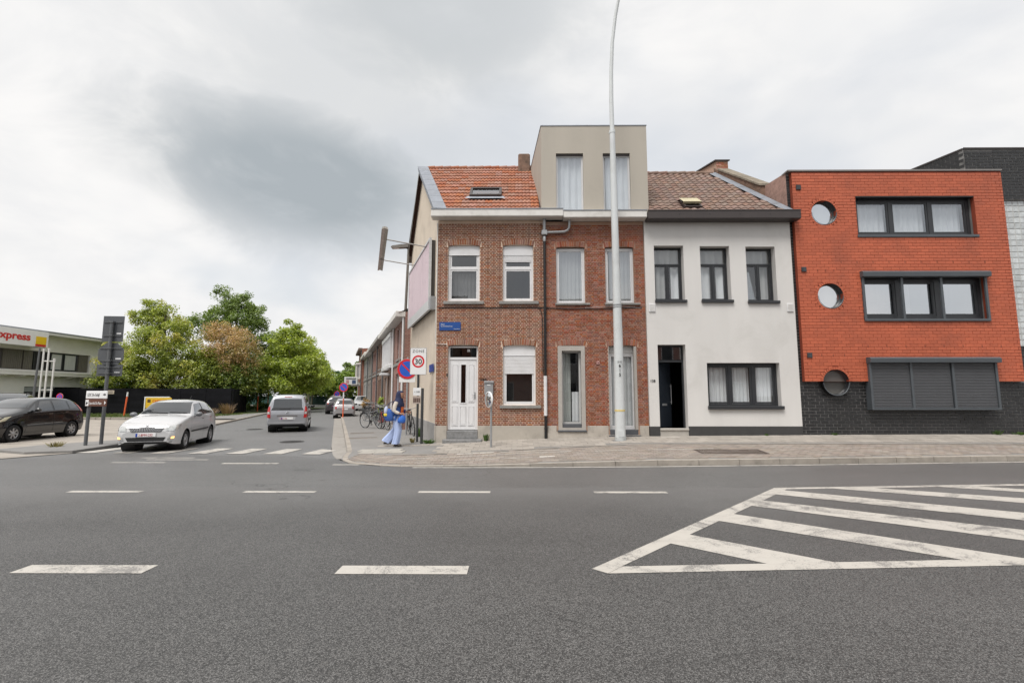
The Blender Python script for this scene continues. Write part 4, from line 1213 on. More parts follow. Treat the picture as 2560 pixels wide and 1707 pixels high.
# door ajar in its deep porch
y = WY + .28
mb = MB(); ringbox(mb, 4.56, 5.44, .58, 3.24, y-.04, y+.05, .045, wt=.04, wb=.02); mb.box(4.605, 5.395, y-.035, y+.05, 2.70, 2.77)
doorw = mb.build('door', M_ANTH, house_w, True)
p = MB(); p.quad((4.61, y, 2.78), (5.39, y, 2.78), (5.39, y, 3.19), (4.61, y, 3.19)); p.build('transom_pane', M_GLASSMIR, doorw, True)
Mt = Matrix.Translation((4.61, y, 0)) @ Matrix.Rotation(rad(42), 4, 'Z')
m_ = MB(); m_.bev(0, .77, 0, .05, .61, 2.69, .006, 0, Mt); M_NAVY = mat('navy_door', (.020, .026, .036), .4, var=.08); lf = m_.build('door_leaf', M_NAVY, doorw, True)
m_ = MB(); m_.tube([(.70, -.05, 1.35), (.70, -.05, 2.0)], .014, 8, 0, True, Mt); m_.tube([(.70, 0, 1.42), (.70, -.05, 1.42)], .009, 6, 0, True, Mt); m_.tube([(.70, 0, 1.93), (.70, -.05, 1.93)], .009, 6, 0, True, Mt); m_.build('pull_handle', M_GALV, doorw, True)
m_ = MB(); m_.bev(.22, .50, -.012, .002, 1.30, 1.37, .003, 0, Mt); m_.build('letter_slot', M_GALV, doorw, True)
m_ = MB(); m_.bev(4.557, 5.443, WY-.02, WY+.30, .24, .58, .01); m_.bev(4.55, 5.45, WY-.05, WY+.26, .54, .60, .01); m_.bev(4.50, 5.47, WY-.22, WY-.022, .10, .36, .012); m_.build('doorstep', mat('pale_step', (.40, .375, .34), .8, var=.12, scale=5), house_w, True)
lettering('138', .115, M_BLACKPIPE, house_w, facing(4.28, WY-.008, 2.055, 0, -1), ext=.006, name='house_number')
for x in (4.42, 8.86):
    m_ = MB(); m_.bev(x-.10, x+.10, WY-.03, WY, 4.31, 4.58, .008)
    v_ = m_.build('vent_cover', M_WHITEPVC, house_w, True)
    for i in range(5):
        s_ = MB(); s_.box(x-.075, x+.075, WY-.036, WY-.031, 4.35+i*.045, 4.375+i*.045); s_.build('vent_slat', M_WHITEPAINT, v_, True)
g_ = gutter(house_w, 4.285, 9.20, 7.30, 7.57, F-.42, F+.01, M_BROWNMETAL, sm_=M_BROWNMETAL)
for i in range(5):
    m_ = MB(); m_.disc((5.3+i*.97, F-.423, 7.43), .018, 'y', 8); m_.build('rivet', M_BLACK, g_, True)
# roof of the white house, cut off slantwise by the parapet of the next house
O2 = Vector((4.40, F-.14, 7.60)); R2Y, R2Z = 18.5, 10.37
V2 = Vector((0, R2Y-O2.y, R2Z-O2.z)); SL2 = V2.length; V2.normalize()
hip = lambda b: 4.62 - 1.13*b/SL2
mb = MB(); mb.poly([tuple(O2), (9.05, O2.y, O2.z), (7.90, R2Y, R2Z), (4.2, R2Y, R2Z)]); mb.poly([(4.2, R2Y, R2Z-.02), (7.9, R2Y, R2Z-.02), (6.9, 21.5, 7.9), (3.2, 21.5, 7.9)])
roofW = mb.build('roof', UNDER, house_w, True)
tw2, tl2 = .238, .262
win_ = lambda a, b: not (1.26 < a+tw2/2 < 1.80 and .30 < b+tl2/2 < .95)
lay_tiles(roofW, O2, U, V2, 16, 20, tw2, tl2, lambda a, b: a + tw2*.55 < hip(b) - .20 and win_(a, b), tile_mesh('roof_tile', tw2, tl2, TILE_B, 1, .040, .03), TILE_B, seed=8)
N2 = U.cross(V2).normalized()
def on2(a, b, h=0.0):
    q = O2 + U*a + V2*b + N2*h
    return (q.x, q.y, q.z)
for i in range(10):
    m_ = MB(); x0 = 4.25 + i*.36
    m_.tube([(x0, R2Y, R2Z+.03), (x0+.37, R2Y, R2Z+.045)], [.10, .11], 8); m_.build('ridge_tile', TILE_B, roofW, True)
zb = MB()
for i in range(7):
    b0, b1 = SL2*i/7, SL2*(i+1)/7 - .01
    zb.add([on2(hip(b0)-.20, b0, .065), on2(hip(b0)+.06, b0, .10), on2(hip(b1)+.06, b1, .10), on2(hip(b1)-.20, b1, .065), on2(hip(b0)-.20, b0, .01), on2(hip(b0)+.06, b0, .01)], [(0, 1, 2, 3), (4, 5, 1, 0)])
zb.build('zinc_flashing', M_ZINC, roofW, True)
# small open roof window with yellowed pane
sk = MB()
for p_ in ((1.24, 1.82, .30, .35), (1.24, 1.82, .85, .90), (1.24, 1.29, .35, .85), (1.77, 1.82, .35, .85)):
    sk.add([on2(p_[0], p_[2], 0), on2(p_[1], p_[2], 0), on2(p_[1], p_[3], 0), on2(p_[0], p_[3], 0), on2(p_[0], p_[2], .11), on2(p_[1], p_[2], .11), on2(p_[1], p_[3], .11), on2(p_[0], p_[3], .11)], [(4, 5, 6, 7), (0, 1, 5, 4), (1, 2, 6, 5), (2, 3, 7, 6), (3, 0, 4, 7)])
sk.add([on2(1.29, .35, .02), on2(1.77, .35, .02), on2(1.77, .85, .02), on2(1.29, .85, .02)], [(0, 1, 2, 3)])
sk2 = sk.build('roof_window', M_BROWNMETAL, roofW, True)
m_ = MB(); m_.add([on2(1.22, .50, .20), on2(1.84, .50, .20), on2(1.84, .98, .15), on2(1.22, .98, .15), on2(1.22, .50, .12), on2(1.84, .50, .12)], [(0, 1, 2, 3), (4, 5, 1, 0)]); m_.build('open_sash', mat('yellowed_sash', (.47, .42, .27), .5, var=.1), roofW, True)

# ------------------------------------------------------------------ old party wall with coping and chimney between white and orange house
pw = thing('party_wall', 'mossy old brick party wall with stone coping and short chimney', 'wall', (8.5, 17.5, 8))
mb = MB()
def ph(b): return 4.62 + O2.x - 1.13*b/SL2 + .07
prof = []
for b, top in ((1.55, .42), (2.6, .34), (3.4, .28), (SL2+.05, .26)):
    q = O2 + V2*b
    prof.append((ph(b), q.y, q.z, q.z+top))
for (xa, ya, za, ta), (xb, yb, zb_, tb) in zip(prof, prof[1:]):
    for dx, fl in ((0, False), (.34, True)):
        f = [(xa+dx, ya, za-.3), (xb+dx, yb, zb_-.3), (xb+dx, yb, tb), (xa+dx, ya, ta)]
        mb.poly(f if fl else f[::-1])
    mb.poly([(xa, ya, ta), (xa+.34, ya, ta), (xb+.34, yb, tb), (xb, yb, tb)])
xa, ya, za, ta = prof[0]; mb.poly([(xa, ya, za-.3), (xa+.34, ya, za-.3), (xa+.34, ya, ta), (xa, ya, ta)])
mb.build('wall', OLDWALL, pw, True)
for i in range(7):
    t0, t1 = i/7, (i+1)/7 - .012
    def at(t):
        b = 1.5 + (SL2-.25-1.5)*t
        q = O2 + V2*b
        return Vector((ph(b), q.y, q.z + .42 - .16*t + .01))
    a, b = at(t0), at(t1)
    m_ = MB(); vs = [(a.x-.04, a.y, a.z), (a.x+.38, a.y, a.z), (b.x+.38, b.y, b.z), (b.x-.04, b.y, b.z)]
    m_.add(vs + [(x, y, z+.07) for x, y, z in vs], [(0, 3, 2, 1), (4, 5, 6, 7), (0, 1, 5, 4), (1, 2, 6, 5), (2, 3, 7, 6), (3, 0, 4, 7)])
    m_.build('coping_stone', mat('lichen_coping', (.215, .185, .145), .95, var=.2, scale=6, rand=.12, bump=.4, bscale=30, dirt=(.13, .11, .08), dirt_amt=.6, dscale=3), pw, True)
cm = MB(); facade(cm, 8.08, 8.55, 10.15, 10.98, [], 18.60, .1); cm.quad((8.08, 18.60, 10.15), (8.08, 18.60, 10.98), (7.45, 20.1, 10.98), (7.45, 20.1, 10.15)); cm.quad((8.55, 18.6, 10.15), (7.95, 20.1, 10.15), (7.95, 20.1, 10.98), (8.55, 18.6, 10.98)); cm.poly([(8.08, 18.6, 10.98), (8.55, 18.6, 10.98), (7.95, 20.1, 10.98), (7.45, 20.1, 10.98)])
chm = cm.build('chimney', MORT_B, pw, True)
lay_bricks(chm, 8.08, 8.55, 10.16, 10.97, [], [], .065, .20, .012, 'stretcher', mat('pale_chimney_brick', (.40, .17, .10), .9, var=.12, rand=.25, hue=.015), 18.585, nmax=60)
m_ = MB(); m_.prism([(8.02, 18.54), (8.61, 18.54), (8.0, 20.15), (7.40, 20.15)], 'z', 10.98, 11.03); m_.build('chimney_cap', M_BROWNMETAL, pw, True)

# ------------------------------------------------------------------ orange and black house
house_r = thing('orange_house', 'orange painted brick house on a black base with round windows', 'house', (12.5, 17, .1))
KX0, KX1 = 9.03, 22.0
RX0, RX1, RZ0, RZ1, RY = 9.135, 16.02, 2.07, 8.98, F-.14
CIRC = [(10.12, 7.58), (10.14, 4.81), (10.12, 2.04)]
r_ops = [(11.18, 15.05, 6.80, 8.14), (11.18, 15.12, 4.05, 5.50), (11.15, 15.12, 1.23, 2.70)]
gb_op = (16.12, 17.3, 3.19, 8.07)
# black wall: full height left strip and base, taller block at the right end
mb = MB()
facade(mb, KX0, KX1, 0.0, 9.02, r_ops + [gb_op] + [(x-.40, x+.40, z-.40, z+.40) for x, z in CIRC], F+.011, .25)
wallK = mb.build('wall', MORT_K, house_r, True)
lay_bricks(wallK, KX0, RX0+.25, .36, 9.0, [], [], .0995, .243, .014, 'stretcher', BRICK_K, F, nmax=80, seed=21, rest_name='bricks_rest')
lay_bricks(wallK, RX0+.25, KX1-3, .36, 2.10, r_ops, [], .0995, .243, .014, 'stretcher', BRICK_K, F, nmax=220, seed=22, circles=[(10.12, 2.04, .415)])
lay_bricks(wallK, RX1-.05, KX1-3, 2.12, 9.8, [gb_op], [], .0995, .243, .014, 'stretcher', BRICK_K, F, nmax=40, seed=23)
mb = MB()
mb.quad((15.02, F+.011, 9.0), (KX1, F+.011, 9.0), (KX1, F+.011, 9.82), (15.02, F+.011, 9.82))
mb.quad((15.02, F+.011, 9.0), (15.02, F+.011, 9.82), (13.6, F+4.5, 9.82), (13.6, F+4.5, 9.0)); mb.poly([(15.02, F+.011, 9.82), (KX1, F+.011, 9.82), (KX1, F+4.5, 9.82), (13.6, F+4.5, 9.82)])
top_ = mb.build('roof_block', MORT_K, house_r, True)
lay_bricks(top_, 15.02, RX1-.055, 9.06, 9.8, [], [], .0995, .243, .014, 'stretcher', BRICK_K, F, nmax=60, seed=24)
for k in range(8):                                   # bricks along the receding side of the roof block
    z = 9.02 + k*.0995
    d_ = Vector((-1.42, 4.489, 0)).normalized(); n_ = Vector((-d_.y, d_.x, 0))
    s = .02 + (.128 if k % 2 else 0)
    while s < 4.2:
        a = Vector((15.02, F+.011, 0)) + d_*s - Vector((d_.y, -d_.x, 0))*0; b = a + d_*.245
        nn = Vector((-d_.y, d_.x, 0))*.011
        m_ = top_
        a2, b2 = a + nn, b + nn
        q = MB(); q.add([(a2.x, a2.y, z), (b2.x, b2.y, z), (b2.x, b2.y, z+.0875), (a2.x, a2.y, z+.0875)], [(0, 3, 2, 1)])
        q.build('brick', BRICK_K, top_, True)
        s += .257
m_ = MB(); m_.prism([(14.98, F-.03), (KX1, F-.03), (KX1, F+.03), (15.03, F+.03)], 'z', 9.822, 9.87); m_.prism([(14.985, F+.03), (15.03, F+.03), (13.61, F+4.5), (13.56, F+4.5)], 'z', 9.822, 9.87); m_.build('coping', M_BROWNMETAL, top_, True)
shell(house_r, KX0+.02, KX1, F+.265, 24, 0.0, 8.95, skew=0.05)
# side wall seen over the neighbour's roof
mb = MB(); mb.quad((KX0, F+.011, 0), (KX0, F+.011, 9.02), (8.0, 21.5, 9.02), (8.0, 21.5, 0)); mb.build('side_wall', OLDPINK, house_r, True)
# orange skin
mb = MB()
facade(mb, RX0, RX1, RZ0, RZ1, r_ops + [(x-.40, x+.40, z-.40, z+.40) for x, z in CIRC[:2]] + [(9.72, 10.52, RZ0-.01, 2.44)], RY+.010, .13)
mb.quad((RX0, RY+.01, RZ0), (RX0, RY+.01, RZ1), (RX0, F+.02, RZ1), (RX0, F+.02, RZ0)); mb.quad((RX1, RY+.01, RZ0), (RX1, F+.02, RZ0), (RX1, F+.02, RZ1), (RX1, RY+.01, RZ1)); mb.quad((RX0, RY+.01, RZ0), (RX0, F+.02, RZ0), (RX1, F+.02, RZ0), (RX1, RY+.01, RZ0))
skin = mb.build('orange_skin', MORT_R, house_r, True)
lay_bricks(skin, RX0, RX1, RZ0+.004, RZ1, r_ops, [], .0995, .243, .009, 'stretcher', BRICK_R, RY, nmax=300, seed=31, circles=[(CIRC[0][0], CIRC[0][1], .485), (CIRC[1][0], CIRC[1][1], .485), (CIRC[2][0], CIRC[2][1], .485)], jit=.0012)
# ring of voussoirs round each porthole (the lowest has only its upper half)
_, vme = brick_mesh('arch_brick', .062, .075, BRICK_R)
_, vmk = brick_mesh('arch_brick', .062, .075, BRICK_K)
for ci, (cx_, cz_) in enumerate(CIRC):
    n = 38
    for i in range(n):
        a = 2*math.pi*(i+.5)/n
        z = cz_ + .448*math.cos(a)
        low = z < RZ0 + .02
        o = link('arch_brick', vmk if low else vme, skin, True)
        o.location = (cx_ + .448*math.sin(a), (F if low else RY) - .002, z); o.rotation_euler = (0, a, 0)
    t_ = MB(); t_.lathe([(.410, RY+.005 if True else 0), (.410, RY+.15), (.365, RY+.15), (.365, RY+.18)], 40, axis='y', M=Matrix.Translation((cx_, 0, cz_)))
    wv = t_.build('porthole', M_ANTH, house_r, True)
    t_ = MB(); t_.lathe([(.412, RY-.012), (.395, RY-.012), (.395, RY+.01)], 40, axis='y', M=Matrix.Translation((cx_, 0, cz_)))
    # half-round metal sill trim in the lower half
    keep = [f for f in t_.f if sum(t_.v[i][2] for i in f)/len(f) < cz_]
    t2 = MB(); t2.add(t_.v, keep, 0, True); t2.build('sill_trim', M_STEELBLUE, wv, True)
    p = MB(); p.disc((cx_, RY+.16, cz_), .37, 'y', 40)
    p.build('pane', M_MIRROR if ci < 2 else mat('frosted_dark_pane', (.13, .125, .115), .35, var=.1), wv, True)
    p = MB(); p.disc((cx_, RY+.20, cz_), .40, 'y', 40); p.build('blind', mat('pale_blind', (.80, .79, .76), .8, var=.02) if ci < 2 else MATS['frosted_dark_pane'], wv, True)
# three-light window upstairs
y = RY + .20
w = window(house_r, 11.20, 15.03, 6.83, 8.11, y, M_ANTH, .10, (12.42, 13.72), (), M_GLASSMIR, .06, depth=.10)
sill(w, 11.15, 15.08, 6.745, 6.83, RY-.03, y, M_STEELBLUE)
for a, b in ((11.34, 12.33), (12.52, 13.63), (13.82, 14.90)): curtain(w, a, b, 6.93, 8.0, y+.2, M_CURTAIN, .03, gather=.7)
m_ = MB(); m_.box(11.19, 15.04, RY-.004, RY+.20, 8.10, 8.135); m_.build('head_flashing', M_BLACK, w, True)
# middle window with shutter box and guide rails
y = RY + .18
w = window(house_r, 11.19, 15.11, 4.07, 5.42, y, M_ANTH, .11, (12.42, 13.68), (), M_MIRROR, .07, depth=.10)
m_ = MB()
for x in (11.15, 12.385, 13.645, 15.07): m_.bev(x, x+.075, RY-.045, RY+.02, 4.02, 5.42, .006)
m_.bev(11.15, 15.145, RY-.05, RY+.16, 3.985, 4.06, .008); m_.build('shutter_rail', M_STEELBLUE, w, True)
m_ = MB(); m_.prism([(RY-.15, 5.42), (RY+.0, 5.40), (RY+.0, 5.60), (RY-.11, 5.60), (RY-.16, 5.55)], 'x', 11.12, 15.20); m_.build('shutter_box', M_STEELBLUE, w, True)
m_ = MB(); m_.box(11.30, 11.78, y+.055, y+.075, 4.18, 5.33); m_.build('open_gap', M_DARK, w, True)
for a, b in ((12.52, 13.58),): curtain(w, a, a+.5, 4.2, 5.3, y+.25, M_CURTAIN2, .03)
# low window behind three closed roller shutters
w = window(house_r, 11.17, 15.11, 1.25, 2.68, RY+.16, M_ANTH, .08, (12.43, 13.73), (), M_GLASS, .0)
m_ = MB()
for x in (11.12, 12.395, 13.70, 15.055): m_.bev(x, x+.075, RY-.09, RY+.15, 1.24, 2.66, .006)
m_.bev(11.12, 15.13, RY-.095, RY+.15, 1.185, 1.245, .006); m_.build('shutter_rail', M_STEELBLUE, w, True)
m_ = MB(); m_.prism([(RY-.20, 2.66), (RY+.0, 2.64), (RY+.0, 2.83), (RY-.15, 2.83), (RY-.21, 2.78)], 'x', 11.10, 15.17); m_.build('shutter_box', M_STEELBLUE, w, True)
sl = MB(); sl.prism([(.004, -.0235), (.018, -.0235), (.018, .0225), (.004, .0225), (-.008, .012), (-.008, -.010)], 'x', 0, 1.19); slm = sl.mesh('shutter_slat', mat('shutter_slat', (.085, .088, .095), .45, var=.06))
for x in (11.20, 12.475, 13.78):
    for i in range(29):
        o = link('shutter_slat', slm, w, True); o.location = (x, RY-.05, 1.272 + i*.0482); o.scale = (1.0 if x < 13 else 1.065, 1, 1)
# vents, coping, glass bricks
for z in (8.44, 5.68, 2.90):
    m_ = MB(); m_.bev(9.25, 9.41, RY-.03, RY-.002, z-.08, z+.08, .006); v_ = m_.build('vent_grille', M_ANTH, house_r, True)
    for i in range(5):
        s_ = MB(); s_.box(9.27, 9.39, RY-.038, RY-.030, z-.06+i*.027, z-.045+i*.027); s_.build('vent_slat', M_STEELBLUE, v_, True)
m_ = MB(); m_.bev(KX0-.03, RX1+.03, RY-.03, F+.20, RZ1+.005, RZ1+.065, .008); m_.build('coping', mat('aluminium_coping', (.20, .185, .175), .5, var=.1), house_r, True)
GBM = mat('glass_block', (.52, .545, .55), .12, var=.22, scale=9, rand=.14, spec=.8, bump=.5, bscale=16)
gbm = MB()
gbm.add([(-.09, -.0, -.09), (.09, 0, -.09), (.09, 0, .09), (-.09, 0, .09), (-.075, -.012, -.075), (.075, -.012, -.075), (.075, -.012, .075), (-.075, -.012, .075)], [(4, 5, 6, 7), (0, 1, 5, 4), (1, 2, 6, 5), (2, 3, 7, 6), (3, 0, 4, 7)])
gbmesh = gbm.mesh('glass_block', GBM)
m_ = MB(); m_.quad((16.12, F+.10, 3.19), (17.3, F+.10, 3.19), (17.3, F+.10, 8.07), (16.12, F+.10, 8.07)); gbw = m_.build('glass_block_panel', mat('block_joint', (.50, .50, .48), .8), house_r, True)
for i in range(6):
    for k in range(25):
        o = link('glass_block', gbmesh, gbw, True); o.location = (16.22 + i*.195, F+.098, 3.29 + k*.195)
# weep slots in the orange brick
sl = MB(); sl.box(-.006, .006, -.002, .02, -.04, .04); slm = sl.mesh('weep_slot', M_DARK)
for z, xs_ in ((5.92, [10.55 + .515*i for i in range(10)]), (5.64, [9.78 + .26*i for i in range(3)]), (3.19, [11.2 + .6*i for i in range(8)]), (2.90, [9.72 + .36*i for i in range(3)])):
    for x in xs_:
        o = link('weep_slot', slm, skin, True); o.location = (x, RY-.001, z)
# ================================================================== BILLBOARD, LAMPS, SIGNS
def gpo(y, z, off):            # point off the side wall of the corner house by `off` metres
    n = Vector((-1, -TS, 0)).normalized()
    return Vector((wall_x(y), y, z)) + n*off
bb = thing('billboard', 'pink poster billboard in a pale frame on the side wall', 'billboard', (-3.6, 17.8, 4.5))
NB = Vector((-1, -TS, 0)).normalized()
def slab_on_wall(mb, y0, y1, z0, z1, o0, o1, mi=0):
    P = [gpo(y0, z0, o0), gpo(y1, z0, o0), gpo(y1, z1, o0), gpo(y0, z1, o0), gpo(y0, z0, o1), gpo(y1, z0, o1), gpo(y1, z1, o1), gpo(y0, z1, o1)]
    mb.add([tuple(p) for p in P], [(0, 1, 2, 3), (4, 7, 6, 5), (0, 4, 5, 1), (1, 5, 6, 2), (2, 6, 7, 3), (3, 7, 4, 0)], mi)
BY0, BY1, BZ0, BZ1 = 16.1, 20.9, 4.50, 7.0
M_BBF = mat('billboard_frame', (.56, .565, .57), .5, var=.08, dirt=(.35, .34, .33), dirt_amt=.4)
mb = MB()
for a in ((BY0, BY1, BZ0, BZ0+.34), (BY0, BY1, BZ1-.07, BZ1), (BY0, BY0+.08, BZ0+.34, BZ1-.07), (BY1-.08, BY1, BZ0+.34, BZ1-.07)): slab_on_wall(mb, *a, .14, .22)
mb.build('frame', M_BBF, bb, True)
POST = mat('faded_pink_poster', (.66, .53, .575), .55, var=.05, scale=1.2, dirt=(.50, .38, .43), dirt_amt=.55, dscale=2.2, stretch=(1, 1, .2))
mb = MB(); slab_on_wall(mb, BY0+.08, BY1-.08, BZ0+.34, BZ1-.07, .15, .19); mb.build('poster', POST, bb, True)
mb = MB(); slab_on_wall(mb, BY0+.06, BY1-.06, BZ0+.06, BZ1-.06, .01, .135); mb.build('backing_box', mat('dark_bracket', (.06, .055, .05), .7), bb, True)
mb = MB(); slab_on_wall(mb, BY0-.24, BY0-.005, BZ0-.02, BZ0+.42, .02, .20); mb.build('control_box', M_GALV, bb, True)
mb = MB()
A1, A2 = gpo(15.95, 7.05, 1.72), gpo(21.0, 7.0, 1.44)
d_ = (A2-A1).normalized()
for y in (16.9, 19.4):
    mb = MB(); mb.tube([tuple(gpo(y, 6.92, .20)), tuple(gpo(y-.05, 7.02, 1.58))], .022, 6)
    mb.build('lamp_arm', mat('grey_tube', (.40, .39, .37), .5), bb, True)
mb = MB()
n2 = Vector((-d_.y, d_.x, 0))
prof = [(-.105, .0), (-.08, .08), (.0, .105), (.08, .08), (.105, .0), (.0, .04)]
rws = []
for q in (A1, A2): rws.append([tuple(q + n2*a + Vector((0, 0, b))) for a, b in prof + prof[:1]])
mb.grid(rws, smooth=False); mb.poly(rws[0][:-1]); mb.poly(rws[1][:-1][::-1])
mb.build('lamp_trough', mat('weathered_trough', (.42, .39, .35), .6, var=.12, dirt=(.26, .23, .2), dirt_amt=.5), bb, True)

# tall white street lamp
lp = thing('tall_street_lamp', 'tall white street lamp post numbered 615 with yellow band', 'street lamp', (3.15, 14.75, pz(3.15, 14.75)))
LW = mat('white_lamp_paint', (.60, .625, .63), .45, var=.05, scale=1.2, dirt=(.42, .43, .43), dirt_amt=.4, dscale=1.1)
zb0 = pz(3.15, 14.75)
path = [(0, 0, -.05), (0, 0, 1.0), (0, 0, 3.3), (-.012, 0, 5.5), (-.02, 0, 7.5), (-.03, 0, 9.8)]
rr = [.158, .152, .135, .117, .102, .085]
mb = MB(); mb.tube(path, rr, 20); mb.build('post', LW, lp)
arm = [(-.03, 0, 9.75), (-.035, 0, 10.8), (-.02, -.02, 11.8), (.03, -.06, 12.8), (.14, -.14, 13.7), (.31, -.27, 14.6), (.58, -.48, 15.5), (.95, -.78, 16.2), (1.4, -1.15, 16.6)]
mb = MB(); mb.tube(arm, [.072, .068, .062, .056, .052, .048, .044, .041, .04], 14); mb.build('arm', LW, lp)
mb = MB(); mb.tube([(-.03, 0, 9.70), (-.03, 0, 9.80)], .095, 18); mb.tube([(-.12, 0, 9.72), (-.15, 0, 9.70)], .012, 6); mb.build('collar', LW, lp)
mb = MB(); mb.bev(1.3, 2.0, -1.62, -1.05, 16.5, 16.68, .05); mb.build('lantern', mat('lantern_grey', (.3, .31, .32), .4), lp)
mb = MB(); mb.tube([(-.006, 0, 4.08), (-.006, 0, 4.12)], .138, 18); mb.tube([(-.01, 0, 4.02), (-.01, 0, 4.04)], .137, 18); mb.tube([(-.006, .1, 4.1), (-.9, .6, 4.13)], .006, 5); mb.tube([(.006, .1, 4.1), (.9, .62, 4.12)], .006, 5); mb.build('steel_clamp', M_GALV, lp)
mb = MB(); mb.tube([(0, 0, .86), (0, 0, .91)], .158, 20); mb.build('yellow_band', mat('yellow_tape', (.66, .52, .20), .6), lp)
mb = MB(); mb.tube([(-.155, 0, .82), (-.175, -.02, .82)], .012, 6); mb.build('knob', M_BLACK, lp)
mb = MB(); mb.tube([(0, 0, -.06), (0, 0, .10)], .170, 20); mb.build('base_collar', mat('chipped_base', (.50, .52, .52), .6, var=.2, scale=9, dirt=(.2, .2, .2), dirt_amt=.7, dscale=9), lp)
for i, chx in enumerate('615'):
    lettering(chx, .135, M_INK, lp, facing(0, -.151 + i*-.001, 2.18 - i*.135, 0, -1), 'CENTER', world=False, ext=.004)
lettering('A3123', .06, mat('faded_ink', (.20, .2, .2), .6), lp, facing(0, -.148, 2.33, 0, -1), 'CENTER', world=False, ext=.004)
mb = MB(); mb.bev(-.09, .09, -.162, -.148, .11, .30, .004); mb.build('service_hatch', LW, lp)

# slim street lamp by the terrace
lx_, ly_ = -5.02, 21.5
l2 = thing('slim_street_lamp', 'slim grey street lamp with short arm behind the billboard', 'street lamp', (lx_, ly_, .14))
M_LPOLE = mat('brown_grey_pole', (.15, .135, .12), .55, var=.1, scale=4)
mb = MB(); mb.tube([(0, 0, 0), (0, 0, 2), (.06, 0, 5), (.14, 0, 8.2)], [.09, .08, .065, .055], 12); mb.build('post', M_LPOLE, l2)
mb = MB(); mb.tube([(.14, 0, 8.16), (-.2, -.05, 8.24)], .04, 8); mb.build('arm', M_LPOLE, l2)
mb = MB(); mb.prism([(.16, 8.20), (-.62, 8.16), (-.66, 8.21), (-.60, 8.27), (-.2, 8.33), (.2, 8.36)], 'y', -.12, .12); mb.build('lantern', mat('lantern_brown', (.16, .145, .13), .5), l2)
mb = MB(); mb.quad((-.58, -.08, 8.158), (-.30, -.08, 8.17), (-.30, .08, 8.17), (-.58, .08, 8.158)); mb.build('lens', M_WHITE, l2)

def post(parent, x, y, h, r, m, name='post', square=False):
    mb = MB(); mb.tube([(x, y, -.05), (x, y, h)], r, 12); mb.tube([(x, y, h), (x, y, h+.012)], [r, r*.6], 12)
    return mb.build(name, m, parent)

def round_sign(parent, x, y, z, r, ang, kind='parking', back=True):
    """disc facing direction ang (0 = towards -Y)"""
    M = Matrix.Translation((x, y, z)) @ Matrix.Rotation(ang, 4, 'Z')
    mb = MB(); mb.lathe([(0, .012), (r, .012), (r, -.004), (r*.985, -.010)], 36, axis='y', M=M, smooth=False)
    d = mb.build('sign_disc', M_GALV, parent)
    mb = MB(); mb.disc((0, -.0105, 0), r*.985, 'y', 36, M=M); mb.build('red_ring', M_RED, d)
    if kind == 'speed':
        pass
    mb = MB(); mb.disc((0, -.013, 0), r*.76, 'y', 36, M=M); mb.build('blue_field', M_BLUE, d)
    bars = (1,) if kind == 'parking' else (1, -1)
    for s in bars:
        w = r*.11
        mb = MB(); a = r*.75
        c, sn = math.cos(rad(45))*1, math.sin(rad(45))*s
        pts = []
        for u, v in ((-a, -w/1.4), (a, -w/1.4), (a, w/1.4), (-a, w/1.4)):
            pts.append((u*c + v*sn, -.0155, -u*sn + v*c))
        mb.poly(pts, 0, M); mb.build('red_bar', M_RED, d)
    return d

# zone 30 sign with its post and the short stub post beside it
zx, zy = -3.2, 15.95
t = thing('zone_30_sign', 'white rectangular ZONE 30 sign on a dark post at the corner', 'traffic sign', (zx, zy, pz(zx, zy)))
post(t, 0, 0, 3.0, .038, M_DARKPOST)
mb = MB(); mb.bev(-.275, .275, -.062, -.042, 2.17, 3.06, .012); pan = mb.build('panel', M_WHITE, t)
mb = MB(); ringbox(mb, -.27, .27, 2.175, 3.055, -.0655, -.0625, .008); mb.build('border', M_INK, pan)
mb = MB(); mb.lathe([(.205, -.0645), (.148, -.0645)], 40, axis='y', M=Matrix.Translation((0, 0, 2.61)), smooth=False); mb.build('red_ring', M_RED, pan)
lettering('ZONE', .125, M_INK, pan, facing(0, -.0645, 2.905, 0, -1), 'CENTER', world=False, spacing=1.25)
lettering('30', .245, M_INK, pan, facing(0, -.0645, 2.525, 0, -1), 'CENTER', world=False, offset=.004)
t = thing('stub_post', 'short dark post with small route plates beside the zone sign', 'post', (-2.95, 15.42, pz(-2.95, 15.42)))
post(t, 0, 0, 1.72, .045, M_DARKPOST)
mb = MB(); mb.bev(-.29, -.05, -.045, -.030, 1.50, 1.74, .004); p_ = mb.build('route_plate', M_WHITE, t); lettering('< 308', .075, M_GREYPOST, p_, facing(-.17, -.048, 1.59, 0, -1), 'CENTER', world=False)
mb = MB(); mb.bev(-.29, -.05, -.045, -.030, 1.24, 1.48, .004); p_ = mb.build('route_plate', mat('brown_route_plate', (.40, .33, .29), .6, var=.25, scale=20), t)
mb = MB()
for i in range(4): mb.box(-.275+.055*i, -.235+.055*i, -.049, -.0455, 1.29, 1.42)
mb.build('pictogram', mat('dark_brown_print', (.10, .055, .04), .6), p_)

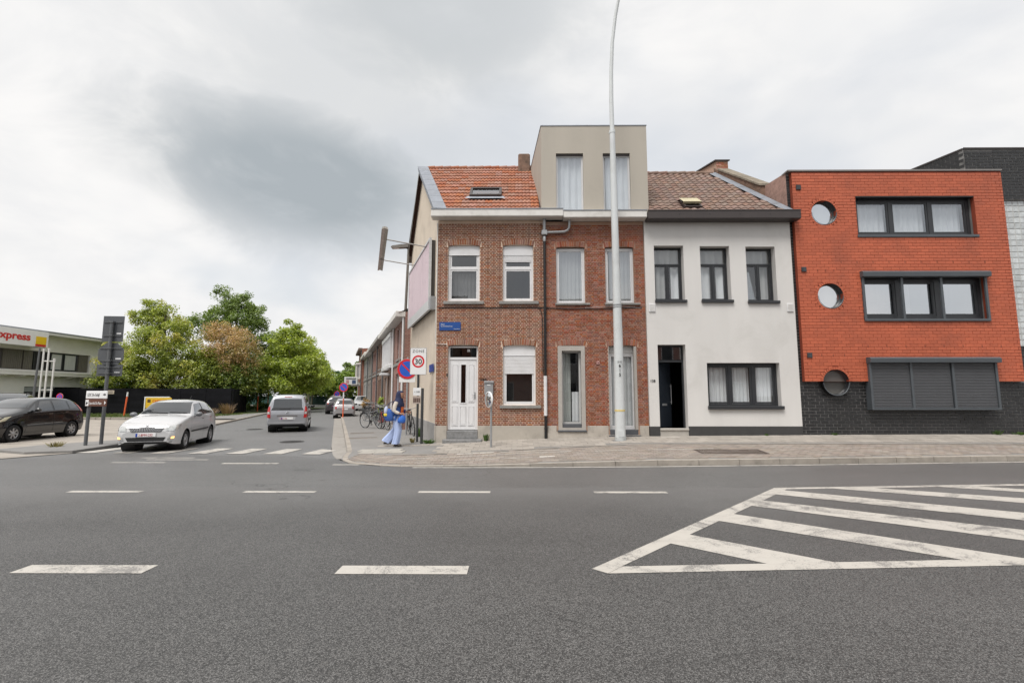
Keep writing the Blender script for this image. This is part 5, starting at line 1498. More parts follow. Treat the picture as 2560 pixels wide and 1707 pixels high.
def noparking(name, label, x, y, z0, zc, r, pm, ph_, plate=None, group='no-parking signs', ang=0.0, kind='parking'):
    t = thing(name, label, 'traffic sign', (x, y, z0), group=group)
    post(t, 0, 0, ph_, .035, pm)
    round_sign(t, 0, -.055, zc, r, ang, kind)
    if plate:
        w, za, zb, pmat = plate
        mb = MB(); mb.bev(-w/2, w/2, -.048, -.036, za, zb, .005); mb.build('under_plate', pmat, t)
    return t
noparking('no_parking_sign', 'large round no-parking sign on a post, half behind the zone sign', -4.15, 18.6, .14, 2.50, .39, M_GALV, 2.95, (.62, 1.99, 2.20, M_WHITE))
t = noparking('no_parking_sign', 'round no-parking sign on an orange post before the small silver car', -11.75, 33.2, .11, 2.06, .31, M_ORANGE, 1.75, None)
mb = MB(); mb.tube([(0, 0, 1.3), (0, 0, 1.76)], .045, 10); mb.build('white_sleeve', M_WHITE, t)
noparking('no_parking_sign', 'distant round no-parking sign over a blue plate beside the tall brick house', -21.3, 58, .11, 1.65, .36, M_GALV, 2.1, (.5, .85, 1.2, mat('pale_blue_plate', (.16, .30, .55), .5)))
noparking('no_stopping_sign', 'round no-stopping sign on a post before the petrol station', -29.35, 31.2, .1, 1.44, .22, M_GALV, 1.6, None, kind='stopping')
t = thing('notice_plate', 'small sand-coloured notice plate fixed on the black fence', 'plate', (-33.3, 39.72, 1.72))
mb = MB(); mb.bev(-.35, .35, -.03, 0, 0, .3, .01); mb.build('panel', mat('sand_plate', (.5, .42, .34), .6), t)
for i in range(3):
    mb = MB(); mb.box(-.26, .26, -.034, -.031, .07+i*.07, .095+i*.07); mb.build('print_line', M_GREYPOST, t)

# traffic mirror seen nearly edge-on
mx_, my_ = -.70, 14.1
t = thing('traffic_mirror', 'small round traffic mirror turned edge-on upon a thin grey post', 'mirror', (mx_, my_, pz(mx_, my_)))
post(t, 0, 0, 1.30, .030, M_GALV)
M = Matrix.Translation((-.06, -.02, 1.36)) @ Matrix.Rotation(rad(-60), 4, 'Z')
mb = MB(); mb.lathe([(.0, .06), (.14, .05), (.225, .015), (.235, -.01), (.225, -.03), (.205, -.03)], 32, axis='y', M=M); d = mb.build('housing', M_WHITE, t)
mb = MB(); mb.lathe([(.205, -.022), (.15, -.038), (.08, -.047), (0.001, -.05)], 32, axis='y', M=M); mb.build('mirror_glass', mat('mirror_glass', (.8, .82, .82), .04, metal=1.0, var=0), t)
mb = MB(); mb.tube([(0, 0, 1.2), (-.02, .03, 1.36)], .02, 8); mb.build('bracket', M_BLACK, t)

# sign posts at the left street corner: backs of signs, two direction boards
t = thing('sign_post', 'tall grey post carrying three sign backs, one octagonal', 'sign post', (-13.35, 15.75, .075))
M_SIGNBACK = mat('sign_back_grey', (.085, .09, .098), .5, var=.1, scale=3)
SB = rad(6)
mb = MB(); mb.tube([(0, 0, -.05), (.0, 0, 4.0)], .052, 12); mb.build('post', M_GREYPOST, t)
def back_panel(pts, z, nm):
    M = Matrix.Rotation(SB, 4, 'Z') @ Matrix.Translation((0, .075, z))
    mb = MB(); mb.prism(pts, 'y', 0, .02, 0, M)
    o = mb.build(nm, M_SIGNBACK, t)
    zs_ = [p[1] for p in pts]; hgt = max(zs_) - min(zs_)
    wd = max(p[0] for p in pts)*.86
    mb = MB()
    for f in (.24, .76):
        mb.box(-wd, wd, -.022, -.001, min(zs_)+hgt*f-.018, min(zs_)+hgt*f+.018, 0, M); mb.box(-.075, .075, -.14, -.02, min(zs_)+hgt*f-.028, min(zs_)+hgt*f+.028, 0, M)
    mb.build('clamp_rail', M_GREYPOST, o)
    mb = MB(); mb.box(wd*.45, wd*.95, -.005, -.001, min(zs_)+hgt*.30, min(zs_)+hgt*.35, 0, M); mb.build('sticker', M_WHITE, o)
back_panel([(-.32, -.43), (.32, -.43), (.32, .43), (-.32, .43)], 3.75, 'rectangular_sign')
oc = [(.425*math.cos(rad(22.5+45*i)), .425*math.sin(rad(22.5+45*i))) for i in range(8)]
back_panel(oc, 2.90, 'octagonal_sign')
back_panel([(-.39, -.19), (.39, -.19), (.39, .19), (-.39, .19)], 2.38, 'wide_sign')
t = thing('direction_sign', 'white and brown direction boards on a low grey post', 'direction sign', (-13.50, 15.35, .075))
mb = MB(); mb.tube([(0, 0, -.05), (0, 0, 1.50)], .05, 12); mb.build('post', M_GREYPOST, t)
AN = rad(-8)
def board(z0, z1, m, txts, nm):
    M = Matrix.Rotation(AN, 4, 'Z')
    mb = MB(); mb.bev(-.06, .72, -.085, -.06, z0, z1, .012, 0, M); o = mb.build(nm, m, t)
    for tx, x, z, s, mm, xs in txts:
        lettering(tx, s, mm, o, M @ facing(x, -.0875, z, 0, -1), world=False, xs=xs)
    return o, M
o, M = board(1.46, 1.70, M_WHITE, [('LDC De Schijf', .01, 1.535, .125, M_INK, .60)], 'white_board')
mb = MB(); mb.poly([(.62, -.0875, 1.545), (.69, -.0875, 1.585), (.62, -.0875, 1.625)], 0, M); mb.poly([(.57, -.0875, 1.57), (.622, -.0875, 1.57), (.622, -.0875, 1.60), (.57, -.0875, 1.60)], 0, M); mb.build('arrow', M_INK, o)
o, M = board(1.215, 1.445, mat('brown_sign', (.115, .045, .028), .45, var=.06), [('Sporthal De Plaan', .10, 1.28, .115, M_WHITE, .53)], 'brown_board')
mb = MB(); mb.quad((-.045, -.0875, 1.235), (.075, -.0875, 1.235), (.075, -.0875, 1.425), (-.045, -.0875, 1.425), 0, M); mb.build('pictogram', M_WHITE, o)
mb = MB(); mb.poly([(-.03, -.0895, 1.26), (.03, -.0895, 1.30), (.06, -.0895, 1.36), (.01, -.0895, 1.33), (-.02, -.0895, 1.38)], 0, M); mb.build('runner', M_INK, o)
mb = MB(); mb.poly([(.64, -.0875, 1.27), (.70, -.0875, 1.33), (.64, -.0875, 1.39)], 0, M); mb.build('arrow', M_WHITE, o)
# orange marker posts
for x, y, h_, zz, lab in ((-28.6, 35.5, 1.75, .1, 'slanting orange marker post with pale tip on the lawn'), (-24.3, 45.8, 1.75, .09, 'orange marker post at the end of the black fence'), (-26.5, 52, 2.2, .09, 'farther orange marker post by the hedge beside the street')):
    t = thing('marker_post', lab, 'post', (x, y, zz), group='orange marker posts')
    lean = .12 if x < -28 else 0
    mb = MB(); mb.tube([(0, 0, -.05), (lean, 0, h_*.82)], .05, 8); mb.build('shaft', M_ORANGE, t)
    mb = MB(); mb.tube([(lean, 0, h_*.82), (lean*1.2, 0, h_)], .052, 8); mb.build('tip', M_WHITE, t)
# yellow advertising box on the lawn
t = thing('advert_box', 'yellow advertising box with red print in a white frame', 'sign', (-27.1, 36.8, .1))
mb = MB(); mb.box(-1.05, -.97, -.05, .05, 0, 1.42); mb.box(1.0, 1.06, -.05, .05, 0, 1.2); mb.box(-.97, .85, -.05, .05, 1.35, 1.42); mb.build('frame', M_WHITE, t)
mb = MB(); mb.bev(-.93, 1.0, -.06, .04, .55, 1.33, .02); bx = mb.build('panel', mat('advert_yellow', (.72, .46, .03), .5, var=.06), t)
lettering('CARWASH', .30, mat('advert_red', (.55, .04, .015), .5), bx, facing(-.42, -.063, .98, 0, -1), world=False, offset=.008, xs=.85)
mb = MB(); mb.bev(-.80, -.55, -.066, -.06, .98, 1.22, .002); mb.build('emblem', mat('advert_dark', (.10, .06, .02), .5), bx)

# ================================================================== TERRACE along the side street
def brickwall_mat(name, c1, c2, mortar, bw=.22, rh=.065):
    """distant brick: pieces too small to build, so the material carries them (uses the object's own plane)"""
    m = bpy.data.materials.new(name); m.use_nodes = True
    t = NT(m.node_tree); bs = m.node_tree.nodes['Principled BSDF']
    tc = t.n('ShaderNodeTexCoord')
    sp = t.n('ShaderNodeSeparateXYZ', ins={0: tc.outputs['Object']})
    v = t.n('ShaderNodeCombineXYZ', ins={0: t.math('ADD', sp.outputs[0], sp.outputs[1]), 1: sp.outputs[2], 2: 0.0}).outputs[0]
    b = t.n('ShaderNodeTexBrick', ins={'Vector': v, 'Color1': c4(c1), 'Color2': c4(c2), 'Mortar': c4(mortar), 'Scale': 1.0, 'Mortar Size': .008, 'Brick Width': bw, 'Row Height': rh})
    nz = t.noise(tc.outputs['Object'], .7, 5.0, .6)
    vv = t.ramp(nz, .3, .7, False, .8, 1.15)
    c = t.mix(1.0, b.outputs[0], t.n('ShaderNodeCombineColor', ins={0: vv, 1: vv, 2: vv}).outputs[0], 'MULTIPLY')
    t.put(bs.inputs['Base Color'], c); bs.inputs['Roughness'].default_value = .9
    MATS[name] = m
    return m
BW = [brickwall_mat('terrace_brick_rose', (.30, .145, .115), (.22, .10, .08), (.34, .26, .23)),
      brickwall_mat('terrace_brick_brown', (.22, .125, .085), (.16, .09, .065), (.30, .25, .21)),
      brickwall_mat('terrace_brick_grey', (.27, .245, .22), (.22, .20, .18), (.33, .31, .29)),
      brickwall_mat('terrace_brick_red', (.30, .10, .055), (.23, .075, .045), (.30, .20, .16))]
M_STRIPE = brickwall_mat('striped_ground_floor', (.42, .33, .28), (.22, .11, .085), (.45, .38, .33), .6, .15)
def row_house(label, s0, s1, eave, wm, first, ground, door_at, gut, extras=(), proud=.25, roofh=2.2, depth=8.0, gm=None):
    """local x runs up the street, +y towards the street"""
    Wd = s1 - s0
    o = Vector((wall_x(F), F, .12)) + SDIR*s0 + NB*proud
    t = thing('terrace_house', label, 'house', o, SANG, 'terrace houses up the side street')
    y = 0.0
    ops = []
    for (a, b) in first: ops.append((a, b, 3.25 + (eave-5.2)*.5, 4.75 + (eave-5.2)*.5))
    for (a, b) in ground: ops.append((a, b, .95, 2.55))
    if door_at: ops.append((door_at[0], door_at[1], .06, 2.6))
    mb = MB()
    facade(mb, 0, Wd, 0, eave, ops, 0, .16)
    mb.quad((0, 0, 0), (0, depth, 0), (0, depth, eave), (0, 0, eave)); mb.quad((Wd, 0, 0), (Wd, 0, eave), (Wd, depth, eave), (Wd, depth, 0)); mb.quad((0, depth, 0), (0, depth, eave), (Wd, depth, eave), (Wd, depth, 0))
    mb.poly([(0, 0, eave), (0, depth, eave), (0, depth*.5, eave+roofh)]); mb.poly([(Wd, 0, eave), (Wd, depth*.5, eave+roofh), (Wd, depth, eave)])
    flip = Matrix.Scale(-1, 4, (0, 1, 0))
    for i, v in enumerate(mb.v): mb.v[i] = (v[0], -v[1], v[2])
    mb.build('wall', wm, t)
    mb = MB(); mb.quad((-.02, .3, eave-.02), (Wd-.01, .3, eave-.02), (Wd-.01, -depth*.5, eave+roofh), (-.02, -depth*.5, eave+roofh)); mb.quad((-.02, -depth-.3, eave-.02), (-.02, -depth*.5, eave+roofh), (Wd-.01, -depth*.5, eave+roofh), (Wd-.01, -depth-.3, eave-.02))
    mb.build('roof', mat('terrace_tiles', (.20, .10, .07), .9, var=.2, scale=5), t)
    for a, b, c, d in ops:
        isd = door_at and (a, b) == tuple(door_at)
        m1 = MB(); ringbox(m1, a, b, c, d, -.14, -.08, .055)
        if isd: m1.box(a+.055, b-.055, -.135, -.09, c+.05, d-.5)
        else: m1.box((a+b)/2-.03, (a+b)/2+.03, -.139, -.082, c+.05, d-.05); m1.box(a+.05, (a+b)/2-.03, -.138, -.083, c+(d-c)*.68, c+(d-c)*.68+.05)
        w = m1.build('door' if isd else 'window', extras and extras[0] or M_WHITEPVC, t)
        p = MB(); p.quad((a+.05, -.11, c+.05), (b-.05, -.11, c+.05), (b-.05, -.11, d-.05), (a+.05, -.11, d-.05)); p.build('pane', mat('far_dark_glass', (.035, .04, .045), .08, var=0, spec=.9), w)
        if not isd:
            p = MB(); p.box(a-.06, b+.06, -.10, .06, c-.09, c); p.build('sill', M_SILL, w)
    m1 = MB(); m1.bev(0.005, Wd-.005, -.02, .42, eave-.20, eave+.06, .02); m1.build('gutter', gut, t)
    m1 = MB(); m1.box(0.01, Wd-.01, .001, .05, 2.95, 3.08); m1.build('string_course', M_SILL, t)
    m1 = MB(); m1.tube([(.10, .07, .1), (.10, .07, eave-.2)], .05, 8); m1.build('downpipe', M_WHITEPVC if extras and len(extras) > 1 else M_GREYPOST, t)
    return t
row_house('rose brick terrace house nearest the billboard with white gutter', 6.35, 10.4, 5.2, BW[0], ((.5, 1.3), (2.0, 2.9)), ((1.9, 3.1),), (.5, 1.4), M_WHITEPAINT, (M_WHITEPVC, 1))
t = row_house('pale brick terrace house with a white bay of tall windows upstairs', 10.4, 16.3, 5.25, BW[1], (), ((.5, 1.6), (3.9, 5.1)), (2.1, 3.0), M_WHITEPAINT, (M_WHITEPVC, 1))
mb = MB(); mb.bev(.4, 5.3, 0, .22, 2.95, 3.15, .02); mb.bev(.4, 5.3, 0, .22, 4.62, 4.85, .02)
for i in range(9): mb.box(.45+i*.58, .57+i*.58, .02, .19, 3.15, 4.62)
mb.build('bay_window', M_WHITEPVC, t)
mb = MB(); mb.quad((.45, .1, 3.15), (5.2, .1, 3.15), (5.2, .1, 4.62), (.45, .1, 4.62)); mb.build('bay_glass', mat('bay_net', (.40, .40, .41), .3, var=.12), t)
mb = MB(); mb.bev(2.0, 3.1, 0, .5, 2.62, 2.74, .02); mb.build('door_canopy', M_WHITEPVC, t)
row_house('brown brick terrace house with narrow rust-framed windows', 16.3, 21.2, 5.3, BW[1], ((.5, 1.3), (2.0, 2.8), (3.5, 4.3)), ((.6, 1.7), (3.2, 4.3)), (2.1, 3.0), mat('grey_gutter', (.33, .32, .30), .6), (mat('rust_frame', (.22, .085, .05), .6),))
row_house('rose brick terrace house with grey gutter, fourth from the corner', 21.2, 26.5, 5.3, BW[0], ((.6, 1.4), (2.2, 3.0), (3.8, 4.6)), ((.6, 1.7), (3.4, 4.5)), (2.2, 3.1), MATS['grey_gutter'], (M_WHITEPVC,))
row_house('light brick terrace house with white frames, fifth from the corner', 26.5, 33.0, 5.35, BW[2], ((.6, 1.6), (2.6, 3.6), (4.6, 5.6)), ((.6, 2.0), (4.3, 5.7)), (2.6, 3.5), M_WHITEPAINT, (M_WHITEPVC,))
row_house('grey rendered terrace house with overhanging gutter, sixth from the corner', 33.0, 41.0, 5.6, mat('grey_render', (.37, .36, .345), .9, var=.08), ((1.0, 2.2), (3.4, 4.6), (5.8, 7.0)), ((1.0, 2.4), (5.2, 6.8)), (3.2, 4.2), M_WHITEPAINT, (M_GREYPOST,))
# tall red-brown brick house with a boxed bay and a lit shop sign
t = row_house('tall orange brown brick house with flat eaves at the end of the terrace', 41.0, 49.5, 6.7, BW[3], ((5.0, 6.2),), ((1.2, 2.6), (5.4, 7.2)), (3.3, 4.4), mat('brown_eaves', (.16, .12, .10), .7), (M_WHITEPVC,), roofh=.3, proud=.5)
mb = MB(); mb.bev(1.0, 3.4, 0, .6, 3.3, 3.5, .03); mb.bev(1.0, 3.4, 0, .6, 4.9, 5.15, .03)
for x in (1.05, 2.15, 3.25): mb.box(x, x+.12, .45, .56, 3.5, 4.9)
mb.box(1.05, 1.15, .05, .2, 3.5, 4.9); mb.build('bay_window', M_WHITEPAINT, t)
mb = MB(); mb.box(1.1, 3.3, .05, .5, 3.5, 4.9); mb.build('bay_glass', MATS['bay_net'], t)
mb = MB(); mb.bev(.6, 3.2, .05, 1.0, 2.55, 2.85, .03); mb.build('shop_canopy', M_WHITEPAINT, t)
st_ = thing('shop_sign', 'white projecting shop sign with red and blue print up the side street', 'sign', tuple(wmat(t) @ Vector((.3, .55, 2.65))), SANG - math.pi/2)
mb = MB(); mb.bev(-1.25, .15, -.08, .08, 0, .85, .03); sg = mb.build('panel', M_WHITE, st_)
mb = MB(); mb.box(-1.05, -.75, -.087, -.081, .12, .52); mb.build('red_print', mat('print_red', (.55, .28, .29), .5), sg)
mb = MB(); mb.box(-.42, -.02, -.087, -.081, .10, .52); mb.build('blue_print', mat('print_navy', (.06, .10, .20), .5), sg)
mb = MB(); mb.box(-1.05, -.02, -.087, -.081, .60, .74); mb.build('grey_print', M_GREYPOST, sg)
row_house('low grey house with steep tiled roof beyond the tall brick house', 49.5, 58.0, 4.6, MATS['grey_render'], ((2.0, 3.4),), ((1.0, 2.4), (5.0, 6.6)), (3.2, 4.2), MATS['brown_eaves'], (M_WHITEPVC,), roofh=3.2)

# ================================================================== PETROL STATION at the left
psx = -38.3
ps = thing('petrol_station', 'white two-storey petrol station building with flat overhanging roof', 'building', (psx, 38, 0))
PWH = mat('station_white', (.80, .785, .75), .85, var=.07, scale=.8, dirt=(.60, .58, .54), dirt_amt=.45, dscale=.8)
mb = MB()
Yn, Yf = 18.0, 44.3
def faceX(mb, y0, y1, z0, z1, ops, x, depth, mi=0):
    ys_ = sorted(set([y0, y1] + [v for o in ops for v in o[:2]])); zs_ = sorted(set([z0, z1] + [v for o in ops for v in o[2:]]))
    for a, b in zip(ys_, ys_[1:]):
        for c, d in zip(zs_, zs_[1:]):
            if any(o[0] < (a+b)/2 < o[1] and o[2] < (c+d)/2 < o[3] for o in ops): continue
            mb.quad((x, a, c), (x, b, c), (x, b, d), (x, a, d), mi)
    for a, b, c, d in ops:
        e = x - depth
        mb.quad((x, a, c), (x, a, d), (e, a, d), (e, a, c), mi); mb.quad((x, b, c), (e, b, c), (e, b, d), (x, b, d), mi); mb.quad((x, a, d), (x, b, d), (e, b, d), (e, a, d), mi); mb.quad((x, a, c), (e, a, c), (e, b, c), (x, b, c), mi)
band = (Yn+2, 43.2, 3.62, 5.15)
s_ops = [band, (33.7, 35.3, .35, 2.30), (30.3, 33.2, .05, 2.45), (37.6, 42.8, .4, 2.30), (23, 28, .05, 2.45)]
faceX(mb, Yn, Yf, 0, 6.45, s_ops, psx, .25)
mb.quad((psx, Yf, 0), (psx-9, Yf, 0), (psx-9, Yf, 6.45), (psx, Yf, 6.45)); mb.quad((psx, Yn, 0), (psx, Yn, 6.45), (psx-9, Yn, 6.45), (psx-9, Yn, 0))
mb.build('wall', PWH, ps, True)
mb = MB(); mb.box(psx-9, psx+1.0, Yn-1, Yf+.6, 6.42, 6.66); ro_ = mb.build('roof', mat('roof_edge_white', (.70, .69, .66), .8, var=.08), ps, True)
mb = MB(); mb.box(psx+1.0, psx+1.03, Yn-1.02, Yf+.62, 6.60, 6.70); mb.build('roof_trim', M_ZINC, ro_, True)
M_PANEL = mat('grooved_brown_panel', (.14, .13, .105), .7, var=.12, scale=2, stretch=(1, 6, .3))
mb = MB(); mb.box(psx-.24, psx-.20, Yn+2, 43.2, 3.62, 5.15); mb.build('window_band_back', M_ROOM, ps, True)
cells = [(20.5, 23.5, 'p'), (23.6, 24.6, 'w'), (24.7, 27.5, 'p'), (27.6, 28.6, 'w'), (28.7, 31.4, 'p'), (31.5, 32.3, 'w'), (32.45, 34.6, 'p'), (34.7, 35.6, 'w'), (35.85, 37.3, 'p'), (37.4, 38.1, 'p'), (38.2, 39.5, 'o'), (39.6, 40.7, 'w'), (40.8, 42.0, 'w'), (42.2, 43.1, 'p')]
for a, b, k in cells:
    if k == 'p':
        m1 = MB(); m1.box(psx-.18, psx-.10, a, b, 3.66, 5.12); pn_ = m1.build('cladding_panel', M_PANEL, ps, True)
        m1 = MB()
        for i in range(int((b-a)/.14)): m1.box(psx-.10, psx-.085, a+.03+i*.14, a+.12+i*.14, 3.68, 5.10)
        m1.build('groove_slat', M_PANEL, pn_, True)
    else:
        m1 = MB()
        for q in ((a, b, 3.66, 3.76), (a, b, 5.02, 5.12), (a, a+.08, 3.76, 5.02), (b-.08, b, 3.76, 5.02)): m1.box(psx-.17, psx-.09, q[0], q[1], q[2], q[3])
        w = m1.build('window', M_ANTH, ps, True)
        m1 = MB(); m1.quad((psx-.13, a+.08, 3.76), (psx-.13, b-.08, 3.76), (psx-.13, b-.08, 5.02), (psx-.13, a+.08, 5.02)); m1.build('pane', M_DARK if k == 'o' else mat('netted_far_pane', (.52, .53, .52), .25, var=.12, scale=5, stretch=(1, 3, .2)), w, True)
mb = MB(); mb.box(psx+.003, psx+.75, Yn, 43.6, 3.18, 3.42); mb.box(psx+.75, psx+.78, Yn, 43.6, 3.40, 3.47); lg = mb.build('ledge', PWH, ps, True)
for i in range(14):
    m1 = MB(); m1.prism([(psx+.0, 2.95), (psx+.66, 3.10), (psx+.66, 3.178), (psx+.0, 3.178)], 'y', 24.2+i*1.4, 24.4+i*1.4); m1.build('bracket', PWH, lg, True)
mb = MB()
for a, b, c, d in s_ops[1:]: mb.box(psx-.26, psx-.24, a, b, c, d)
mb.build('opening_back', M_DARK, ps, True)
mb = MB(); mb.box(psx-.22, psx-.12, 30.4, 31.9, .05, 1.9); mb.box(psx-.22, psx-.10, 37.7, 40.2, 1.9, 2.28); mb.build('garage_panel', mat('garage_grey', (.34, .36, .37), .6), ps, True)
mb = MB()
for i in range(7): mb.tube([(psx+.04, 33.75+i*.25, .35), (psx+.04, 33.75+i*.25, 2.30)], .025, 6)
for z in (.7, 1.9): mb.tube([(psx+.04, 33.7, z), (psx+.04, 35.3, z)], .025, 6)
mb.build('window_bars', M_BLACK, ps, True)
mb = MB(); mb.bev(psx+.02, psx+.25, 27.6, 28.0, 2.55, 2.95, .03); mb.build('flood_lamp', mat('lamp_brown', (.25, .2, .17), .6), ps, True)
# fascia with the red word and the yellow and red square
fx = psx + 1.06
mb = MB(); mb.box(fx, fx+.16, Yn-1, 37.9, 5.36, 6.58); mb.box(fx-.9, fx, 37.78, 37.9, 5.36, 6.40); fs_ = mb.build('fascia', mat('fascia_white', (.82, .81, .79), .6, var=.04), ps, True)
M_LRED = mat('letter_red', (.60, .03, .025), .5, var=.02)
lettering('express', .76, M_LRED, fs_, facing(fx+.165, 33.86, 5.78, 1, 0), ext=.02, offset=.020, xs=1.10)
mb = MB(); mb.box(fx+.161, fx+.185, 36.9, 37.72, 5.57, 6.16); mb.build('yellow_square', mat('logo_yellow', (.85, .55, .01), .5, var=.02), fs_, True)
mb = MB(); mb.box(fx+.161, fx+.185, 36.9, 37.72, 5.39, 5.565); mb.build('red_base', M_LRED, fs_, True)
# vent pipes and thin pole before the station
t = thing('vent_pipes', 'three white tank vent pipes joined by a crossbar before the station', 'pipes', (-32.75, 33.6, .1))
M_PIPEW = mat('pipe_white', (.66, .65, .63), .5, var=.05)
for i, (x, y, h_) in enumerate(((-.26, -.1, 4.65), (0, 0, 4.7), (.26, .2, 4.0))):
    mb = MB(); mb.tube([(x, y, 0), (x, y, h_)], .055, 8); mb.tube([(x, y, h_), (x, y, h_+.1)], .075, 8); mb.build('pipe', M_PIPEW, t)
mb = MB(); mb.tube([(-.3, -.1, 3.9), (.33, .22, 3.9)], .045, 6); mb.tube([(-.3, -.1, 1.9), (.33, .22, 1.9)], .035, 6); mb.build('crossbar', M_PIPEW, t)
t = thing('lamp_pole', 'thin grey pole standing before the petrol station windows', 'pole', (-30.55, 30.6, .02))
mb = MB(); mb.tube([(0, 0, 0), (.12, 0, 4.6)], [.075, .05], 8); mb.build('shaft', M_GREYPOST, t)
mb = MB(); mb.lathe([(.13, 0), (.13, .03), (.08, .05), (.08, .0)], 12); mb.build('base_plate', M_GREYPOST, t)

# ================================================================== BLACK FENCE
M_FENCE = mat('black_fence_board', (.007, .007, .009), .8, var=.25, scale=3, rand=.25, spec=.15)
def fence(label, a, b, h_, n, m, pm, nm='board_fence'):
    a, b = Vector(a), Vector(b)
    d = (b-a); L = d.length; d.normalize()
    t = thing(nm, label, 'fence', a, math.atan2(d.y, d.x))
    step = L/n
    pl = MB(); pl.bev(-.02, step-.04, -.025, .025, -h_/10/2-.012, h_/10/2-.001, .010); plm = pl.mesh('board', m)
    pp = MB(); pp.bev(-.055, .055, -.05, .05, 0, h_+.05, .01); ppm = pp.mesh('post', pm)
    for i in range(n+1):
        o = link('post', ppm, t); o.location = (i*step, 0, 0)
        if i < n:
            for k in range(10):
                o = link('board', plm, t); o.location = (i*step + .03, 0, h_/10*(k+.5) + .03)
    return t
fence('long black board fence behind the lawn', (-44.5, 39.8, .1), (-23.6, 40.2, .1), 2.05, 10, M_FENCE, M_FENCE)
fence('short black board fence turning back along the side street', (-23.5, 40.3, .1), (-25.0, 45.0, .1), 2.0, 3, M_FENCE, M_FENCE)
fence('low dark green fence at the far end of the street', (-60, 86, -.1), (-22, 84, -.1), 1.5, 12, mat('green_fence_board', (.010, .045, .035), .7, var=.2), MATS['green_fence_board'])
# ================================================================== TREES AND PLANTS
BARK = mat('bark', (.12, .10, .075), .95, var=.3, scale=6, bump=.6, bscale=18)
BARKP = mat('plane_bark', (.24, .22, .17), .9, var=.35, scale=4, bump=.4, bscale=14)
L_OLIVE = leaf_mat('leaf_olive', (0.193, 0.256, 0.045), (0.482, 0.529, 0.116), (0.705, 0.547, 0.162), .5)
L_GREEN = leaf_mat('leaf_green', (0.102, 0.168, 0.036), (0.258, 0.336, 0.084))
L_PLANE = leaf_mat('leaf_plane', (0.188, 0.263, 0.033), (0.463, 0.537, 0.090), (0.525, 0.537, 0.100), .4)
L_BROWN = leaf_mat('leaf_brown', (0.372, 0.232, 0.121), (0.668, 0.483, 0.279), (0.223, 0.260, 0.075), .7)
L_DARK = leaf_mat('leaf_dark', (0.042, 0.103, 0.028), (0.114, 0.218, 0.064))
L_LIME = leaf_mat('leaf_lime', (0.130, 0.208, 0.026), (0.260, 0.351, 0.065))

def leaf_mesh(name, lobes, n, size, m, seed, clumps=160, shell=.62, spread=.34):
    rg = np.random.default_rng(seed)
    lob = np.array(lobes, float)
    wgt = (lob[:, 3]*lob[:, 4]*lob[:, 5])**.75
    wgt /= wgt.sum()
    which = rg.choice(len(lob), clumps, p=wgt)
    d = rg.normal(size=(clumps, 3)); d /= np.linalg.norm(d, axis=1)[:, None]
    r = shell + (1-shell)*rg.random(clumps)**.5
    inner = rg.random(clumps) < .22
    r[inner] = .2 + .5*rg.random(inner.sum())
    cc = lob[which, :3] + d*r[:, None]*lob[which, 3:6]
    cs = spread*(.55 + .9*rg.random(clumps))*(lob[which, 3:6].mean(axis=1)**.35)
    ci = rg.integers(0, clumps, n)
    off = rg.normal(size=(n, 3)); off /= (np.linalg.norm(off, axis=1)[:, None] + 1e-6)
    off *= (rg.random(n)**.45)[:, None]*1.35
    off[:, 2] *= .72
    c = cc[ci] + off*cs[ci][:, None]
    nrm = rg.normal(size=(n, 3)) + np.array([0, -.25, 1.15]) + off*.7
    nrm /= np.linalg.norm(nrm, axis=1)[:, None]
    t1 = np.cross(nrm, rg.normal(size=(n, 3))); t1 /= np.linalg.norm(t1, axis=1)[:, None]
    t2 = np.cross(nrm, t1)
    s = size*(.6 + .8*rg.random(n))[:, None]
    bend = nrm*s*.18
    P = np.empty((n, 4, 3))
    P[:, 0] = c - t1*s; P[:, 1] = c + t2*s*.55 + bend; P[:, 2] = c + t1*s; P[:, 3] = c - t2*s*.55 + bend
    me = bpy.data.meshes.new(name)
    me.vertices.add(n*4); me.vertices.foreach_set('co', P.reshape(-1))
    me.loops.add(n*4); me.loops.foreach_set('vertex_index', np.arange(n*4, dtype=np.int32))
    me.polygons.add(n); me.polygons.foreach_set('loop_start', np.arange(0, n*4, 4, dtype=np.int32))
    me.update(calc_edges=True)
    me.materials.append(m)
    return me

def tree(name, label, loc, th, tr, lobes, crowns, seed, bark=None, group=None, clumps=160, limbs=7, lean=0.0):
    """crowns: list of (leaf material, count, leaf size, lobe indices)"""
    t = thing(name, label, 'tree', loc, 0, group)
    rg = random.Random(seed)
    mb = MB()
    top = max(l[2] + l[5]*.5 for l in lobes)
    pts = [(0, 0, -.1), (lean*.2, 0, th*.5), (lean*.5, rg.uniform(-.1, .1), th), (lean*.8, rg.uniform(-.3, .3), (th+top)*.5), (lean, rg.uniform(-.3, .3), top)]
    mb.tube(pts, [tr*1.25, tr, tr*.85, tr*.5, tr*.15], 9)
    for i in range(limbs):
        l = lobes[i % len(lobes)]
        z0 = th*rg.uniform(.75, 1.0) + (top-th)*rg.random()*.35
        e = Vector((l[0] + rg.uniform(-.5, .5)*l[3], l[1] + rg.uniform(-.5, .5)*l[4], l[2] + rg.uniform(-.2, .6)*l[5]))
        s = Vector((lean*.5, 0, z0)); mpt = s.lerp(e, .5) + Vector((0, 0, rg.uniform(-.3, .4)))
        mb.tube([tuple(s), tuple(mpt), tuple(e)], [tr*.45, tr*.28, tr*.08], 6)
    mb.build('trunk', bark or BARK, t)
    for k, (m, n, sz, idx) in enumerate(crowns):
        L = [lobes[i] for i in idx] if idx else lobes
        me = leaf_mesh('crown', L, n, sz, m, seed*7+k, clumps)
        link('crown', me, t)
    return t

